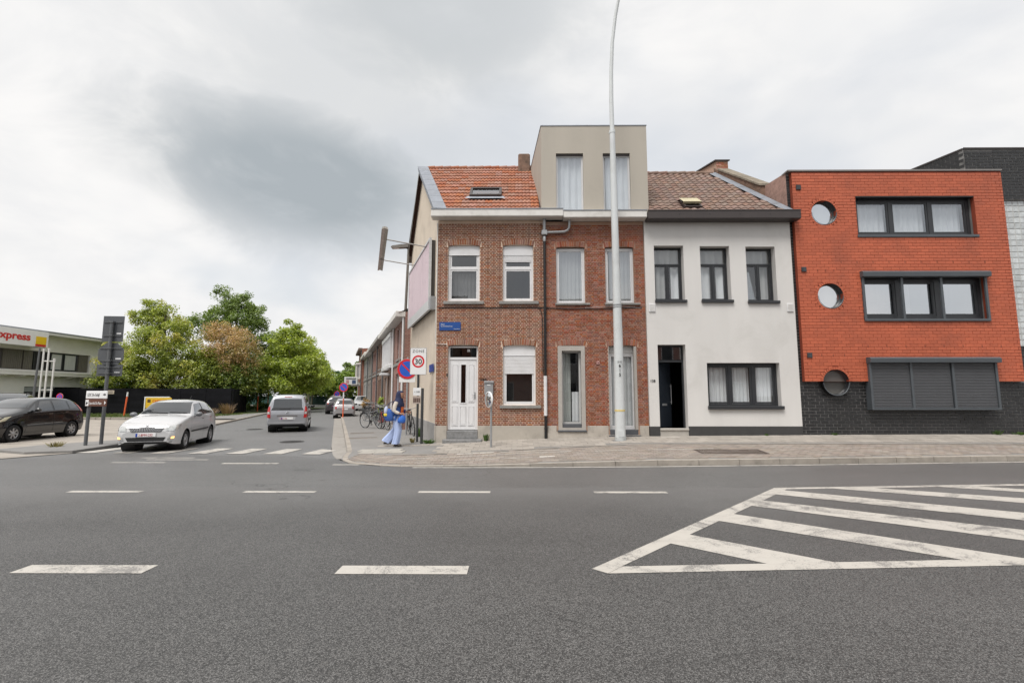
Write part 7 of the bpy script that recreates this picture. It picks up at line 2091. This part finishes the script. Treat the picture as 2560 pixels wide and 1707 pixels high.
# silver van driving up the side street
van = [(2.19, .32, .55, .46, .65, .62, .62, .70, .5, .72), (2.05, .24, .74, .5, .80, .80, .77, .88, .62, .91), (1.4, .21, .84, .55, .895, 1.0, .86, 1.07, .70, 1.11), (1.0, .21, .85, .55, .905, 1.05, .87, 1.14, .74, 1.19), (.6, .21, .85, .55, .905, 1.07, .87, 1.42, .72, 1.50), (.25, .21, .85, .55, .905, 1.08, .87, 1.63, .70, 1.73), (-.5, .21, .85, .55, .905, 1.08, .87, 1.70, .71, 1.80), (-1.7, .22, .85, .55, .905, 1.08, .87, 1.69, .70, 1.79), (-1.98, .24, .84, .55, .90, 1.08, .865, 1.63, .68, 1.745), (-2.06, .26, .83, .55, .895, 1.07, .86, 1.50, .71, 1.60), (-2.13, .30, .81, .55, .885, 1.02, .85, 1.14, .76, 1.18), (-2.17, .34, .79, .55, .87, .90, .83, 1.0, .72, 1.02), (-2.19, .38, .70, .55, .80, .76, .76, .84, .6, .85)]
hv = Vector((SDIR.x, SDIR.y, 0)); rv = Vector((hv.y, -hv.x, 0))
cvp = Vector((-10.42, 22.4, 0)) + hv*1.28
cv = Car('silver_van', 'silver passenger van driving away up the side street', van, (cvp.x, cvp.y, 0), hv, paint_car('silver_paint', (.42, .43, .46), .32, .55), (1.38, -1.35), .31, .78)
cv.patch('rear_window', 'B', [(-.64, 1.16), (.64, 1.16), (.60, 1.58), (-.60, 1.58)], CARGLASS, nu=16, nv=10, off=.008)
cv.patch('window_surround', 'B', [(-.72, 1.04), (.72, 1.04), (.66, 1.16), (-.66, 1.16)], mat('gloss_black', (.012, .012, .013), .1, var=0, coat=1), nu=14, nv=3, off=.006)
cv.both('tail_light', 'B', [(.72, .68), (.86, .70), (.855, 1.18), (.76, 1.24)], REDL, off=.014, nu=6, nv=10)
cv.both('reverse_lens', 'B', [(.75, .86), (.845, .87), (.845, .98), (.76, .97)], CLEAR, off=.020, nu=4, nv=4)
cv.both('tail_light', 'L', [(-2.0, .72), (-2.12, .72), (-2.06, 1.2), (-1.98, 1.18)], REDL, off=.012, nu=4, nv=8)
cv.plate('B', .66, '1-BCS-762')
cv.patch('plate_recess', 'B', [(-.34, .585), (.34, .585), (.38, .73), (-.38, .73)], mat('recess_silver', (.55, .56, .58), .4, metal=.3, var=.03), off=.006, nu=10, nv=4)
cv.patch('chrome_strip', 'B', [(-.46, .755), (.46, .755), (.44, .805), (-.44, .805)], CHROME, off=.018, nu=12, nv=2)
cv.patch('brake_lamp', 'B', [(-.16, 1.665), (.16, 1.665), (.16, 1.69), (-.16, 1.69)], REDL, off=.012, nu=6, nv=1)
cv.patch('bumper', 'B', [(-.80, .36), (.80, .36), (.83, .50), (-.83, .50)], mats if False else mat('bumper_silver', (.40, .41, .43), .4, metal=.3, var=.03), off=.035, nu=22, nv=4)
cv.patch('bumper_skirt', 'B', [(-.74, .30), (.74, .30), (.76, .36), (-.76, .36)], TRIM, off=.02, nu=18, nv=2)
for sd in (1, -1):
    for k in (0, 1):
        mb = MB(); p = cv.hit('B', 0, .92 + k*.05, .012)
        mb.tube([(sd*.07, p.y+.002, .895+k*.05), (0, p.y-.002, .93+k*.05)], .009, 5); mb.build('emblem', CHROME, cv.t)
cv.both('side_window', 'L', [(.80, 1.12), (-.15, 1.14), (-.15, 1.62), (.32, 1.58)], CARGLASS); cv.both('side_window', 'L', [(-.24, 1.14), (-1.15, 1.14), (-1.15, 1.62), (-.24, 1.62)], CARGLASS); cv.both('side_window', 'L', [(-1.25, 1.14), (-1.92, 1.16), (-1.86, 1.58), (-1.25, 1.62)], CARGLASS)
cv.both('door_seam', 'L', [(-.195, .30), (-.203, .30), (-.203, 1.1), (-.195, 1.1)], SEAM, off=.003, nu=1, nv=8); cv.both('rub_strip', 'L', [(1.0, .50), (-1.0, .50), (-1.0, .58), (1.0, .58)], TRIM, off=.012, nu=12, nv=2)
mb = MB()
for sd in (1, -1): mb.tube([(sd*.66, .0, 1.76), (sd*.66, -.2, 1.83), (sd*.66, -1.6, 1.83), (sd*.66, -1.8, 1.76)], .022, 6)
mb.build('roof_rail', TRIM, cv.t)
mb = MB(); mb.tube([(-.35, cv.hit('B', -.1, 1.12, 0).y-.02, 1.10), (.12, cv.hit('B', .1, 1.14, 0).y-.03, 1.13)], .012, 5); mb.build('wiper', TRIM, cv.t)
cv.mirror(.80, 1.13, TRIM)
cv.t.scale = (.93, .93, .93)

# small silver car parked half on the pavement, a dark one ahead of it
hm = hv
cm_ = Vector((-12.30, 35.0, .0)) + hm*1.2
micra = [(r[0]*.93, r[1], r[2]*1.01, r[3], r[4]*1.01, r[5]*1.02, r[6]*1.01, r[7]*1.03, r[8]*1.0, r[9]*1.03) for r in hatch]
cm2 = Car('small_silver_car', 'small rounded silver car parked half on the pavement', micra, tuple(cm_), hm, paint_car('champagne_paint', (.40, .39, .40), .35, .45), (1.15, -1.15), .28, .71)
cm2.patch('rear_window', 'B', [(-.60, 1.10), (.60, 1.10), (.48, 1.40), (-.48, 1.40)], CARGLASS, nu=14)
cm2.both('tail_light', 'B', [(.56, .74), (.68, .72), (.66, .93), (.57, .95)], REDL, off=.014, nu=5, nv=5)
cm2.plate('B', .72, '1-GKT-158'); cm2.patch('bumper', 'B', [(-.62, .40), (.62, .40), (.66, .58), (-.66, .58)], MATS['champagne_paint'], off=.03, nu=16, nv=3)
cm2.both('side_window', 'L', [(.46, 1.04), (-.30, 1.05), (-.30, 1.42), (.13, 1.38)], CARGLASS); cm2.both('side_window', 'L', [(-.40, 1.05), (-1.05, 1.07), (-1.02, 1.40), (-.40, 1.42)], CARGLASS)
cm2.patch('bumper_skirt', 'B', [(-.58, .33), (.58, .33), (.60, .39), (-.60, .39)], TRIM, off=.01, nu=12, nv=1); cm2.mirror(.54, 1.02, TRIM); cm2.t.scale = (.92, .92, .90)
cd_ = Vector((-15.9, 43.0, .0)) + hm*1.2
cd2 = Car('dark_parked_car', 'dark parked car half hidden ahead of the small silver car', mini, tuple(cd_), hm, paint_car('plum_paint', (.035, .028, .032), .3), (1.25, -1.25), .30, .73)
cd2.patch('rear_window', 'B', [(-.58, 1.10), (.58, 1.10), (.48, 1.38), (-.48, 1.38)], CARGLASS); cd2.both('tail_light', 'B', [(.58, .86), (.68, .86), (.64, 1.06), (.57, 1.06)], REDL, off=.014, nu=4, nv=5); cd2.both('side_window', 'L', [(.44, 1.04), (-1.3, 1.09), (-1.2, 1.38), (.12, 1.40)], CARGLASS); cd2.plate('B', .70, '1-DXA-404'); cd2.mirror(.52, 1.06, TRIM)
cg2 = Car('white_parked_car', 'white parked car nose just showing beyond the small silver car', hatch, (-15.3, 48.5, .08), -hm, paint_car('white_paint', (.535, .535, .54), .22, 0, .8), (1.23, -1.23), .29, .715)
cg2.patch('windscreen', 'F', [(-.70, 1.06), (.70, 1.06), (.56, 1.415), (-.56, 1.415)], CARGLASS); cg2.both('side_window', 'L', [(.50, 1.01), (-1.3, 1.02), (-1.2, 1.34), (.14, 1.345)], CARGLASS); cg2.both('headlight', 'F', [(.50, .60), (.70, .60), (.775, .77), (.53, .72)], CLEAR, off=.010); cg2.patch('grille', 'F', [(-.38, .585), (.38, .585), (.47, .70), (-.47, .70)], TRIM, off=.012)
# ================================================================== BICYCLES
def bicycle(label, loc, rz, frame_m, lean):
    t = thing('bicycle', label, 'bicycle', loc, rz, 'bicycles leaning along the terrace')
    t.rotation_euler = (lean, 0, rz)
    R_ = .34
    for x in (-.53, .53):
        w = bpy.data.objects.new('wheel', None); w.empty_display_size = .1; col.objects.link(w); w.parent = t; w.location = (x, 0, R_)
        mb = MB(); mb.tube([(R_*math.cos(2*math.pi*i/28), 0, R_*math.sin(2*math.pi*i/28)) for i in range(29)], .019, 6, cap=False); mb.build('tyre', MATS['tyre_rubber'], w)
        mb = MB(); mb.tube([((R_-.03)*math.cos(2*math.pi*i/28), 0, (R_-.03)*math.sin(2*math.pi*i/28)) for i in range(29)], .010, 5, cap=False)
        for i in range(14):
            a = 2*math.pi*i/14
            mb.tube([(0, .02*(-1)**i, 0), ((R_-.03)*math.cos(a), 0, (R_-.03)*math.sin(a))], .0022, 3, cap=False)
        mb.tube([(0, -.05, 0), (0, .05, 0)], .018, 8); mb.build('rim', M_GALV, w)
    bb_, st_, hd_, rr_, ff_ = (-.06, 0, .30), (-.20, 0, .80), (.38, 0, .82), (-.53, 0, .34), (.53, 0, .34)
    mb = MB()
    for a, b, r in ((bb_, st_, .017), (bb_, (.40, 0, .70), .018), ((-.17, 0, .70), hd_, .016), ((.36, 0, .90), (.43, 0, .60), .02)): mb.tube([a, b], r, 8)
    for s in (-.045, .045):
        mb.tube([(rr_[0], s, rr_[2]), (bb_[0], s*.6, bb_[2])], .010, 6); mb.tube([(rr_[0], s, rr_[2]), (-.18, s*.5, .72)], .009, 6); mb.tube([(.43, s*.6, .60), (ff_[0], s, ff_[2])], .012, 6)
    mb.build('frame', frame_m, t)
    mb = MB(); mb.tube([(.36, 0, .88), (.34, 0, 1.0)], .013, 6); mb.tube([(.22, -.29, 1.05), (.30, -.24, 1.03), (.37, -.08, 1.0), (.37, .08, 1.0), (.30, .24, 1.03), (.22, .29, 1.05)], .012, 6); mb.build('handlebar', M_GALV, t)
    for s in (-1, 1):
        mb = MB(); mb.tube([(.27, s*.255, 1.035), (.16, s*.30, 1.06)], .017, 7); mb.build('grip', M_BLACK, t)
    mb = MB(); mb.tube([st_, (-.22, 0, .90)], .013, 6); mb.lathe([(.001, .03), (.055, .025), (.085, 0), (.06, -.03), (.001, -.03)], 12, M=Matrix.Translation((-.25, 0, .93)) @ Matrix.Diagonal((1.5, 1, .9, 1))); mb.build('saddle', M_BLACK, t)
    mb = MB(); mb.lathe([(.09, -.004), (.09, .004), (.001, .005)], 18, axis='y', M=Matrix.Translation((bb_[0], -.05, bb_[2]))); mb.tube([(bb_[0], -.07, bb_[2]), (bb_[0]+.12, -.08, bb_[2]-.11)], .008, 5); mb.tube([(bb_[0], .07, bb_[2]), (bb_[0]-.12, .08, bb_[2]+.11)], .008, 5); mb.bev(bb_[0]+.08, bb_[0]+.17, -.15, -.09, bb_[2]-.125, bb_[2]-.10, .004); mb.bev(bb_[0]-.17, bb_[0]-.08, .09, .15, bb_[2]+.10, bb_[2]+.125, .004); mb.build('crank', TRIM, t)
    mb = MB(); mb.tube([(-.86, 0, .50), (-.80, 0, .63), (-.66, 0, .70), (-.50, 0, .705), (-.34, 0, .66)], .022, 5); mb.tube([(.82, 0, .52), (.72, 0, .66), (.55, 0, .71), (.40, 0, .67)], .02, 5); mb.build('mudguard', M_BLACK, t)
    mb = MB()
    for s in (-.06, .06): mb.tube([(-.22, s, .76), (-.80, s, .78), (-.53, s, .36)], .007, 5)
    mb.build('carrier', M_BLACK, t)
    return t
FR = [mat('bike_black', (.02, .02, .022), .35), mat('bike_red', (.28, .03, .03), .35), mat('bike_grey', (.22, .23, .24), .35), mat('bike_navy', (.03, .045, .10), .35), mat('bike_white', (.5, .5, .5), .35)]
bikes = [('black bicycle leaning on the gable wall behind the walking woman', 3.4, .28, 0, 0), ('dark red bicycle in the group by the terrace, nearest the woman', 6.9, .75, 1, .35), ('grey bicycle in the middle of the group by the terrace', 9.0, .65, 2, .5), ('navy bicycle at the back of the group by the terrace', 11.0, .60, 3, .45),
         ('black bicycle standing nearest to the parked silver car', 17.2, .62, 0, .5), ('pale bicycle among those farther up the terrace', 18.9, .7, 4, .3), ('black bicycle last of the group farther up the terrace', 20.4, .6, 0, .4), ('grey bicycle with its wheel turned out beyond the woman', 7.9, 1.15, 2, .9)]
for lab, s_, off, k, turn in bikes:
    p = Vector((wall_x(F), F, 0)) + SDIR*s_ + NB*((.25 if s_ > 6 else 0) + off)
    bicycle(lab, (p.x, p.y, pz(p.x, p.y)), SANG + math.pi + turn*.7, FR[k], .10)
# planters by the terrace
t = thing('potted_shrub', 'small rust-leaved potted shrub before the tall brick house', 'plant', tuple(Vector((wall_x(F), F, .12)) + SDIR*27.5 + NB*.7))
mb = MB(); mb.lathe([(.001, .0), (.22, 0), (.30, .45), (.27, .45), (.26, .38), (.001, .38)], 14); mb.build('pot', M_DARKPOST, t)
link('leaves', leaf_mesh('leaves', [(0, 0, .85, .38, .38, .42)], 900, .06, L_BROWN, 70, 40, .4, .2), t)
t = thing('climbing_plant', 'green plant climbing at a terrace doorway behind the bicycles', 'plant', tuple(Vector((wall_x(F), F, .12)) + SDIR*15.9 + NB*.42))
link('leaves', leaf_mesh('leaves', [(0, 0, .45, .3, .25, .45), (.1, 0, 1.0, .2, .2, .4)], 1200, .06, L_PLANE, 71, 50, .3, .18), t)
mb = MB(); mb.tube([(0, 0, 0), (.05, 0, .7), (.1, .05, 1.3)], .02, 6); mb.build('stem', BARK, t)

# ================================================================== THE WOMAN WALKING
px_, py_ = -3.62, 14.85
woman = thing('person', 'person in navy headscarf and pale blue trousers walking with blue bags', 'person', (px_, py_, pz(px_, py_) + .012), rad(-6))
def skin_mesh(name, joints, edges, m, parent, sub=1, root=0):
    """joints: (x, y, z, radius); grown with a Skin modifier so that limbs join and taper"""
    bm = bmesh.new()
    lay = bm.verts.layers.skin.verify()
    vs = []
    for j in joints:
        v = bm.verts.new(j[:3]); r = j[3]
        v[lay].radius = (r, r) if not isinstance(r, tuple) else r
        vs.append(v)
    for a, b in edges: bm.edges.new((vs[a], vs[b]))
    vs[root][lay].use_root = True
    me = bpy.data.meshes.new(name); bm.to_mesh(me); bm.free()
    o = link(name, me, parent)
    sk_ = o.modifiers.new('skin', 'SKIN'); sk_.use_smooth_shade = True; sk_.branch_smoothing = .6
    ss = o.modifiers.new('sub', 'SUBSURF'); ss.levels = sub; ss.render_levels = sub
    dg = bpy.context.evaluated_depsgraph_get(); dg.update()
    me2 = bpy.data.meshes.new_from_object(o.evaluated_get(dg))
    o.modifiers.clear(); o.data = me2
    me2.materials.clear(); me2.materials.append(m)
    for p in me2.polygons: p.use_smooth = True
    return o
SKIN = mat('skin', (.36, .19, .125), .55, var=.06, scale=20)
J = [(0, 0, .90, .13), (.02, 0, 1.08, .115), (.05, 0, 1.26, .125), (.085, 0, 1.385, .055), (.115, 0, 1.455, .062), (.135, 0, 1.525, .090), (.135, 0, 1.585, .078),
     (.02, -.09, .84, .085), (.10, -.095, .50, .058), (.03, -.095, .12, .038), (.05, -.095, .045, .04), (.17, -.095, .03, .032),
     (-.02, .09, .84, .085), (.00, .095, .50, .058), (-.30, .095, .20, .038), (-.33, .095, .12, .038), (-.24, .095, .045, .03),
     (.05, -.155, 1.30, .052), (.00, -.235, 1.07, .040), (.17, -.24, .98, .030), (.25, -.235, .965, .034),
     (.05, .155, 1.30, .052), (.06, .235, 1.07, .040), (.22, .20, 1.02, .030), (.29, .19, 1.02, .034)]
Ed = [(0, 1), (1, 2), (2, 3), (3, 4), (4, 5), (5, 6), (0, 7), (7, 8), (8, 9), (9, 10), (10, 11), (0, 12), (12, 13), (13, 14), (14, 15), (15, 16), (2, 17), (17, 18), (18, 19), (19, 20), (2, 21), (21, 22), (22, 23), (23, 24)]
for hand, (hx, hy, hz), s in ((20, (.25, -.235, .965), -1), (24, (.29, .19, 1.02), 1)):
    for k in range(4):
        b = len(J)
        o_ = (k-1.5)*.018
        L_ = (.032, .036, .034, .026)[k]
        J += [(hx+.045, hy+s*.004, hz+o_, .0095), (hx+.045+L_, hy+s*.012, hz+o_-.008, .0085), (hx+.05+L_, hy+s*.012, hz+o_-.03, .0075)]
        Ed += [(hand, b), (b, b+1), (b+1, b+2)]
    b = len(J)
    J += [(hx+.005, hy-s*.028, hz+.025, .011), (hx+.04, hy-s*.036, hz+.032, .009)]
    Ed += [(hand, b), (b, b+1)]
skin_mesh('body', J, Ed, SKIN, woman, 1)
# face: nose, brows, eyes, mouth set on the front of the head
mb = MB(); mb.add([(.228, 0, 1.548), (.258, -.0, 1.502), (.226, -.018, 1.497), (.226, .018, 1.497)], [(0, 2, 1), (0, 1, 3), (1, 2, 3)]); mb.build('nose', SKIN, woman)
for sd in (-1, 1):
    mb = MB(); mb.lathe([(.001, .006), (.010, .003), (.012, 0)], 10, axis='x', M=Matrix.Translation((.212, sd*.046, 1.545))); mb.build('eye', M_INK, woman)
mb = MB(); mb.bev(.210, .230, -.026, .026, 1.462, 1.476, .003); mb.build('mouth', mat('lips', (.28, .09, .07), .5), woman)
def loft(name, rings, m, parent, n=22, caps=(False, False), wob=0.0, seed=0):
    """rings: (cx, cy, cz, rx, ry, tilt)"""
    rg = random.Random(seed); ph = [rg.uniform(0, 6.28) for _ in range(3)]
    rows = []
    for k, (cx_, cy_, cz_, rx, ry, tl_) in enumerate(rings):
        row = []
        for i in range(n+1):
            a = 2*math.pi*i/n
            w = 1 + wob*(math.sin(5*a+ph[0]) + .6*math.sin(9*a+ph[1]+k*.7))*(k/len(rings))
            x, y = rx*math.cos(a)*w, ry*math.sin(a)*w
            row.append((cx_ + x, cy_ + y, cz_ + x*tl_))
        rows.append(row)
    mb = MB(); mb.grid(rows, flip=True)
    if caps[0]: mb.poly(rows[0][:-1])
    if caps[1]: mb.poly(rows[-1][:-1][::-1])
    return mb.build(name, m, parent)
TROU = mat('pale_blue_cloth', (.40, .49, .74), .85, var=.07, scale=7)
loft('trouser_leg', [(.01, -.085, .90, .125, .11, 0), (.05, -.092, .70, .118, .10, .1), (.095, -.098, .50, .112, .095, .1), (.07, -.098, .30, .108, .088, 0), (.035, -.098, .13, .112, .09, -.05), (.02, -.098, .075, .115, .092, -.05)], TROU, woman, n=40, wob=.11, seed=1)
loft('trouser_leg', [(-.01, .085, .90, .125, .11, 0), (-.01, .092, .70, .12, .10, -.1), (-.02, .095, .50, .125, .10, -.3), (-.15, .095, .33, .12, .09, -.5), (-.27, .095, .20, .128, .092, -.5), (-.34, .095, .115, .135, .095, -.4)], TROU, woman, n=40, wob=.12, seed=2)
NAVY = mat('navy_cloth', (.016, .022, .065), .85, var=.08, scale=8)
COAT = mat('royal_blue_cloth', (.035, .10, .34), .8, var=.12, scale=7)
loft('coat', [(.06, 0, 1.375, .085, .13, 0), (.055, 0, 1.30, .125, .195, 0), (.04, 0, 1.15, .135, .185, 0), (.02, 0, 1.0, .145, .18, 0), (.0, 0, .86, .165, .195, 0), (-.01, 0, .78, .17, .20, 0)], COAT, woman, caps=(True, False), n=36, wob=.10, seed=3)
for y_, pts in ((-1, [(.05, -.155, 1.31), (.02, -.21, 1.20), (.00, -.24, 1.07), (.08, -.245, 1.02), (.16, -.24, .985)]), (1, [(.05, .155, 1.31), (.06, .21, 1.20), (.06, .24, 1.07), (.14, .22, 1.045), (.21, .205, 1.025)])):
    mb = MB(); mb.tube(pts, [.072, .066, .06, .052, .045], 12); mb.build('sleeve', mat('cream_cloth', (.55, .50, .44), .85, var=.08) if y_ < 0 else COAT, woman)
loft('headscarf', [(.105, 0, 1.662, .03, .03, 0), (.103, 0, 1.652, .072, .066, 0), (.098, 0, 1.628, .100, .088, .05), (.092, 0, 1.585, .112, .098, .25), (.082, 0, 1.525, .120, .104, .35), (.070, 0, 1.46, .118, .10, .45), (.055, 0, 1.40, .118, .125, .3), (.045, 0, 1.33, .15, .19, .1), (.055, 0, 1.25, .165, .215, 0), (.06, 0, 1.19, .16, .21, -.1)], NAVY, woman, caps=(True, False), wob=.03, seed=4)
mb = MB(); mb.grid([[(.145, -.088, 1.605), (.190, -.068, 1.605), (.222, 0, 1.608), (.190, .068, 1.605)], [(.150, -.098, 1.545), (.200, -.076, 1.545), (.232, 0, 1.545), (.200, .076, 1.545)], [(.155, -.094, 1.49), (.198, -.072, 1.49), (.228, 0, 1.485), (.198, .072, 1.49)], [(.165, -.060, 1.44), (.190, -.048, 1.437), (.212, 0, 1.432), (.190, .048, 1.437)]]); mb.build('face', SKIN, woman)
loft('orange_scarf', [(.17, -.02, 1.24, .035, .08, 0), (.185, -.02, 1.12, .04, .085, 0), (.18, -.02, 1.0, .035, .08, 0)], mat('orange_cloth', (.62, .13, .025), .85, var=.08), woman, caps=(True, True))
for sx, sy in ((.09, -.095), (-.30, .095)):
    mb = MB(); z0 = .012 if sx > 0 else .05
    mb.lathe([(.001, .085), (.045, .075), (.058, .035), (.062, .0), (.001, .0)], 14, M=Matrix.Translation((sx+.0, sy, z0)) @ Matrix.Diagonal((2.1, .85, .85, 1))); mb.build('shoe', mat('dark_shoe', (.05, .04, .035), .6), woman)
# bags she carries: held things, so things of their own
bgx = thing('shoulder_bag', 'blue shoulder bag with yellow patch and white flap on the walking person', 'bag', tuple(wmat(woman) @ Vector((-.16, -.27, .80))), rad(-6))
loft('bag_body', [(.02, .03, -.04, .09, .03, 0), (.02, .03, .0, .135, .045, 0), (.0, .03, .10, .14, .05, 0), (-.01, .03, .22, .12, .05, .1), (-.02, .04, .30, .09, .045, .1), (-.02, .05, .33, .03, .02, 0)], COAT, bgx, caps=(True, True), wob=.05, seed=6)
loft('yellow_patch', [(-.08, -.012, .10, .02, .015, 0), (-.08, -.016, .12, .055, .02, 0), (-.08, -.014, .17, .055, .02, 0), (-.08, -.01, .19, .02, .015, 0)], mat('yellow_cloth', (.72, .55, .05), .7), bgx)
loft('white_flap', [(-.08, -.008, .19, .03, .02, 0), (-.08, -.008, .21, .055, .03, 0), (-.07, .0, .34, .05, .035, 0), (-.06, .01, .40, .025, .02, 0)], mat('lilac_white_cloth', (.52, .57, .74), .8), bgx, caps=(False, True))
mb = MB(); mb.tube([(-.08, 0, .33), (.02, .05, .50), (.15, .12, .56), (.20, .14, .40), (.1, .03, .30)], .012, 6); mb.build('strap', NAVY, bgx)
bg2 = thing('carrier_bag', 'bright blue carrier bag held in front by the walking person', 'bag', tuple(wmat(woman) @ Vector((.24, -.22, .70))), rad(-6))
loft('bag_body', [(0, 0, 0, .08, .035, 0), (0, 0, .02, .115, .05, .1), (0, 0, .10, .125, .055, .2), (.01, 0, .18, .10, .04, .35), (.03, 0, .235, .07, .025, .5), (.05, 0, .27, .03, .015, .2)], mat('bright_blue_plastic', (.03, .13, .50), .35, var=.15, scale=9), bg2, caps=(True, True), wob=.06, seed=8)
mb = MB(); mb.tube([(-.02, 0, .24), (.04, -.005, .275), (.10, 0, .24)], .008, 5); mb.build('handle', MATS['bright_blue_plastic'], bg2)

# ================================================================== HOUSES ACROSS THE ROAD (mirrored in the panes)
def opposite(label, x0, x1, eave, ridge, wm, rm, dorm=None):
    t = thing('house_across_road', label, 'house', ((x0+x1)/2, -10, 0), group='houses across the road')
    ops = []
    n = max(2, int((x1-x0)/2.2))
    for i in range(n):
        xc = x0 + (x1-x0)*(i+.5)/n
        ops += [(xc-.5, xc+.5, 1.0, 2.7), (xc-.5, xc+.5, 4.2, 5.9)]
    mb = MB(); facade(mb, x0, x1, 0, eave, ops, 0, .2)
    v = [(p[0], -9 - p[1], p[2]) for p in mb.v]; mb.v = v
    mb.quad((x0, -9, 0), (x0, -18, 0), (x0, -18, eave), (x0, -9, eave)); mb.quad((x1, -9, 0), (x1, -9, eave), (x1, -18, eave), (x1, -18, 0)); mb.quad((x0, -18, 0), (x1, -18, 0), (x1, -18, eave), (x0, -18, eave))
    mb.poly([(x0, -9, eave), (x0, -18, eave), (x0, -13.5, ridge)]); mb.poly([(x1, -9, eave), (x1, -13.5, ridge), (x1, -18, eave)])
    mb.build('wall', wm, t, True)
    mb = MB(); mb.quad((x0-.1, -8.7, eave-.1), (x1+.1, -8.7, eave-.1), (x1+.1, -13.5, ridge), (x0-.1, -13.5, ridge)); mb.quad((x0-.1, -18.3, eave-.1), (x0-.1, -13.5, ridge), (x1+.1, -13.5, ridge), (x1+.1, -18.3, eave-.1)); mb.build('roof', rm, t, True)
    for a, b, c, d in ops:
        mb = MB(); v0 = len(mb.v); ringbox(mb, a, b, c, d, .08, .14, .06); mb.v = [(p[0], -9-p[1], p[2]) for p in mb.v]; w = mb.build('window', M_WHITEPVC, t, True)
        mb = MB(); mb.quad((a+.05, -9.11, c+.05), (a+.05, -9.11, d-.05), (b-.05, -9.11, d-.05), (b-.05, -9.11, c+.05)); mb.build('pane', MATS['far_dark_glass'], w, True)
DKT = mat('dark_roof_tile', (.06, .05, .048), .85, var=.15, scale=4)
opposite('brown brick house across the road, mirrored in the corner house panes', -11.5, -4.6, 7.3, 10.9, BW[1], DKT)
opposite('red brick house across the road, mirrored in the second house panes', -4.5, 3.2, 7.0, 10.3, BW[3], DKT)
opposite('grey rendered house across the road, mirrored in the white house panes', 3.3, 11.2, 7.4, 10.6, MATS['grey_render'], DKT)
opposite('rose brick house across the road, mirrored in the orange house panes', 11.3, 20, 6.4, 9.4, BW[0], DKT)
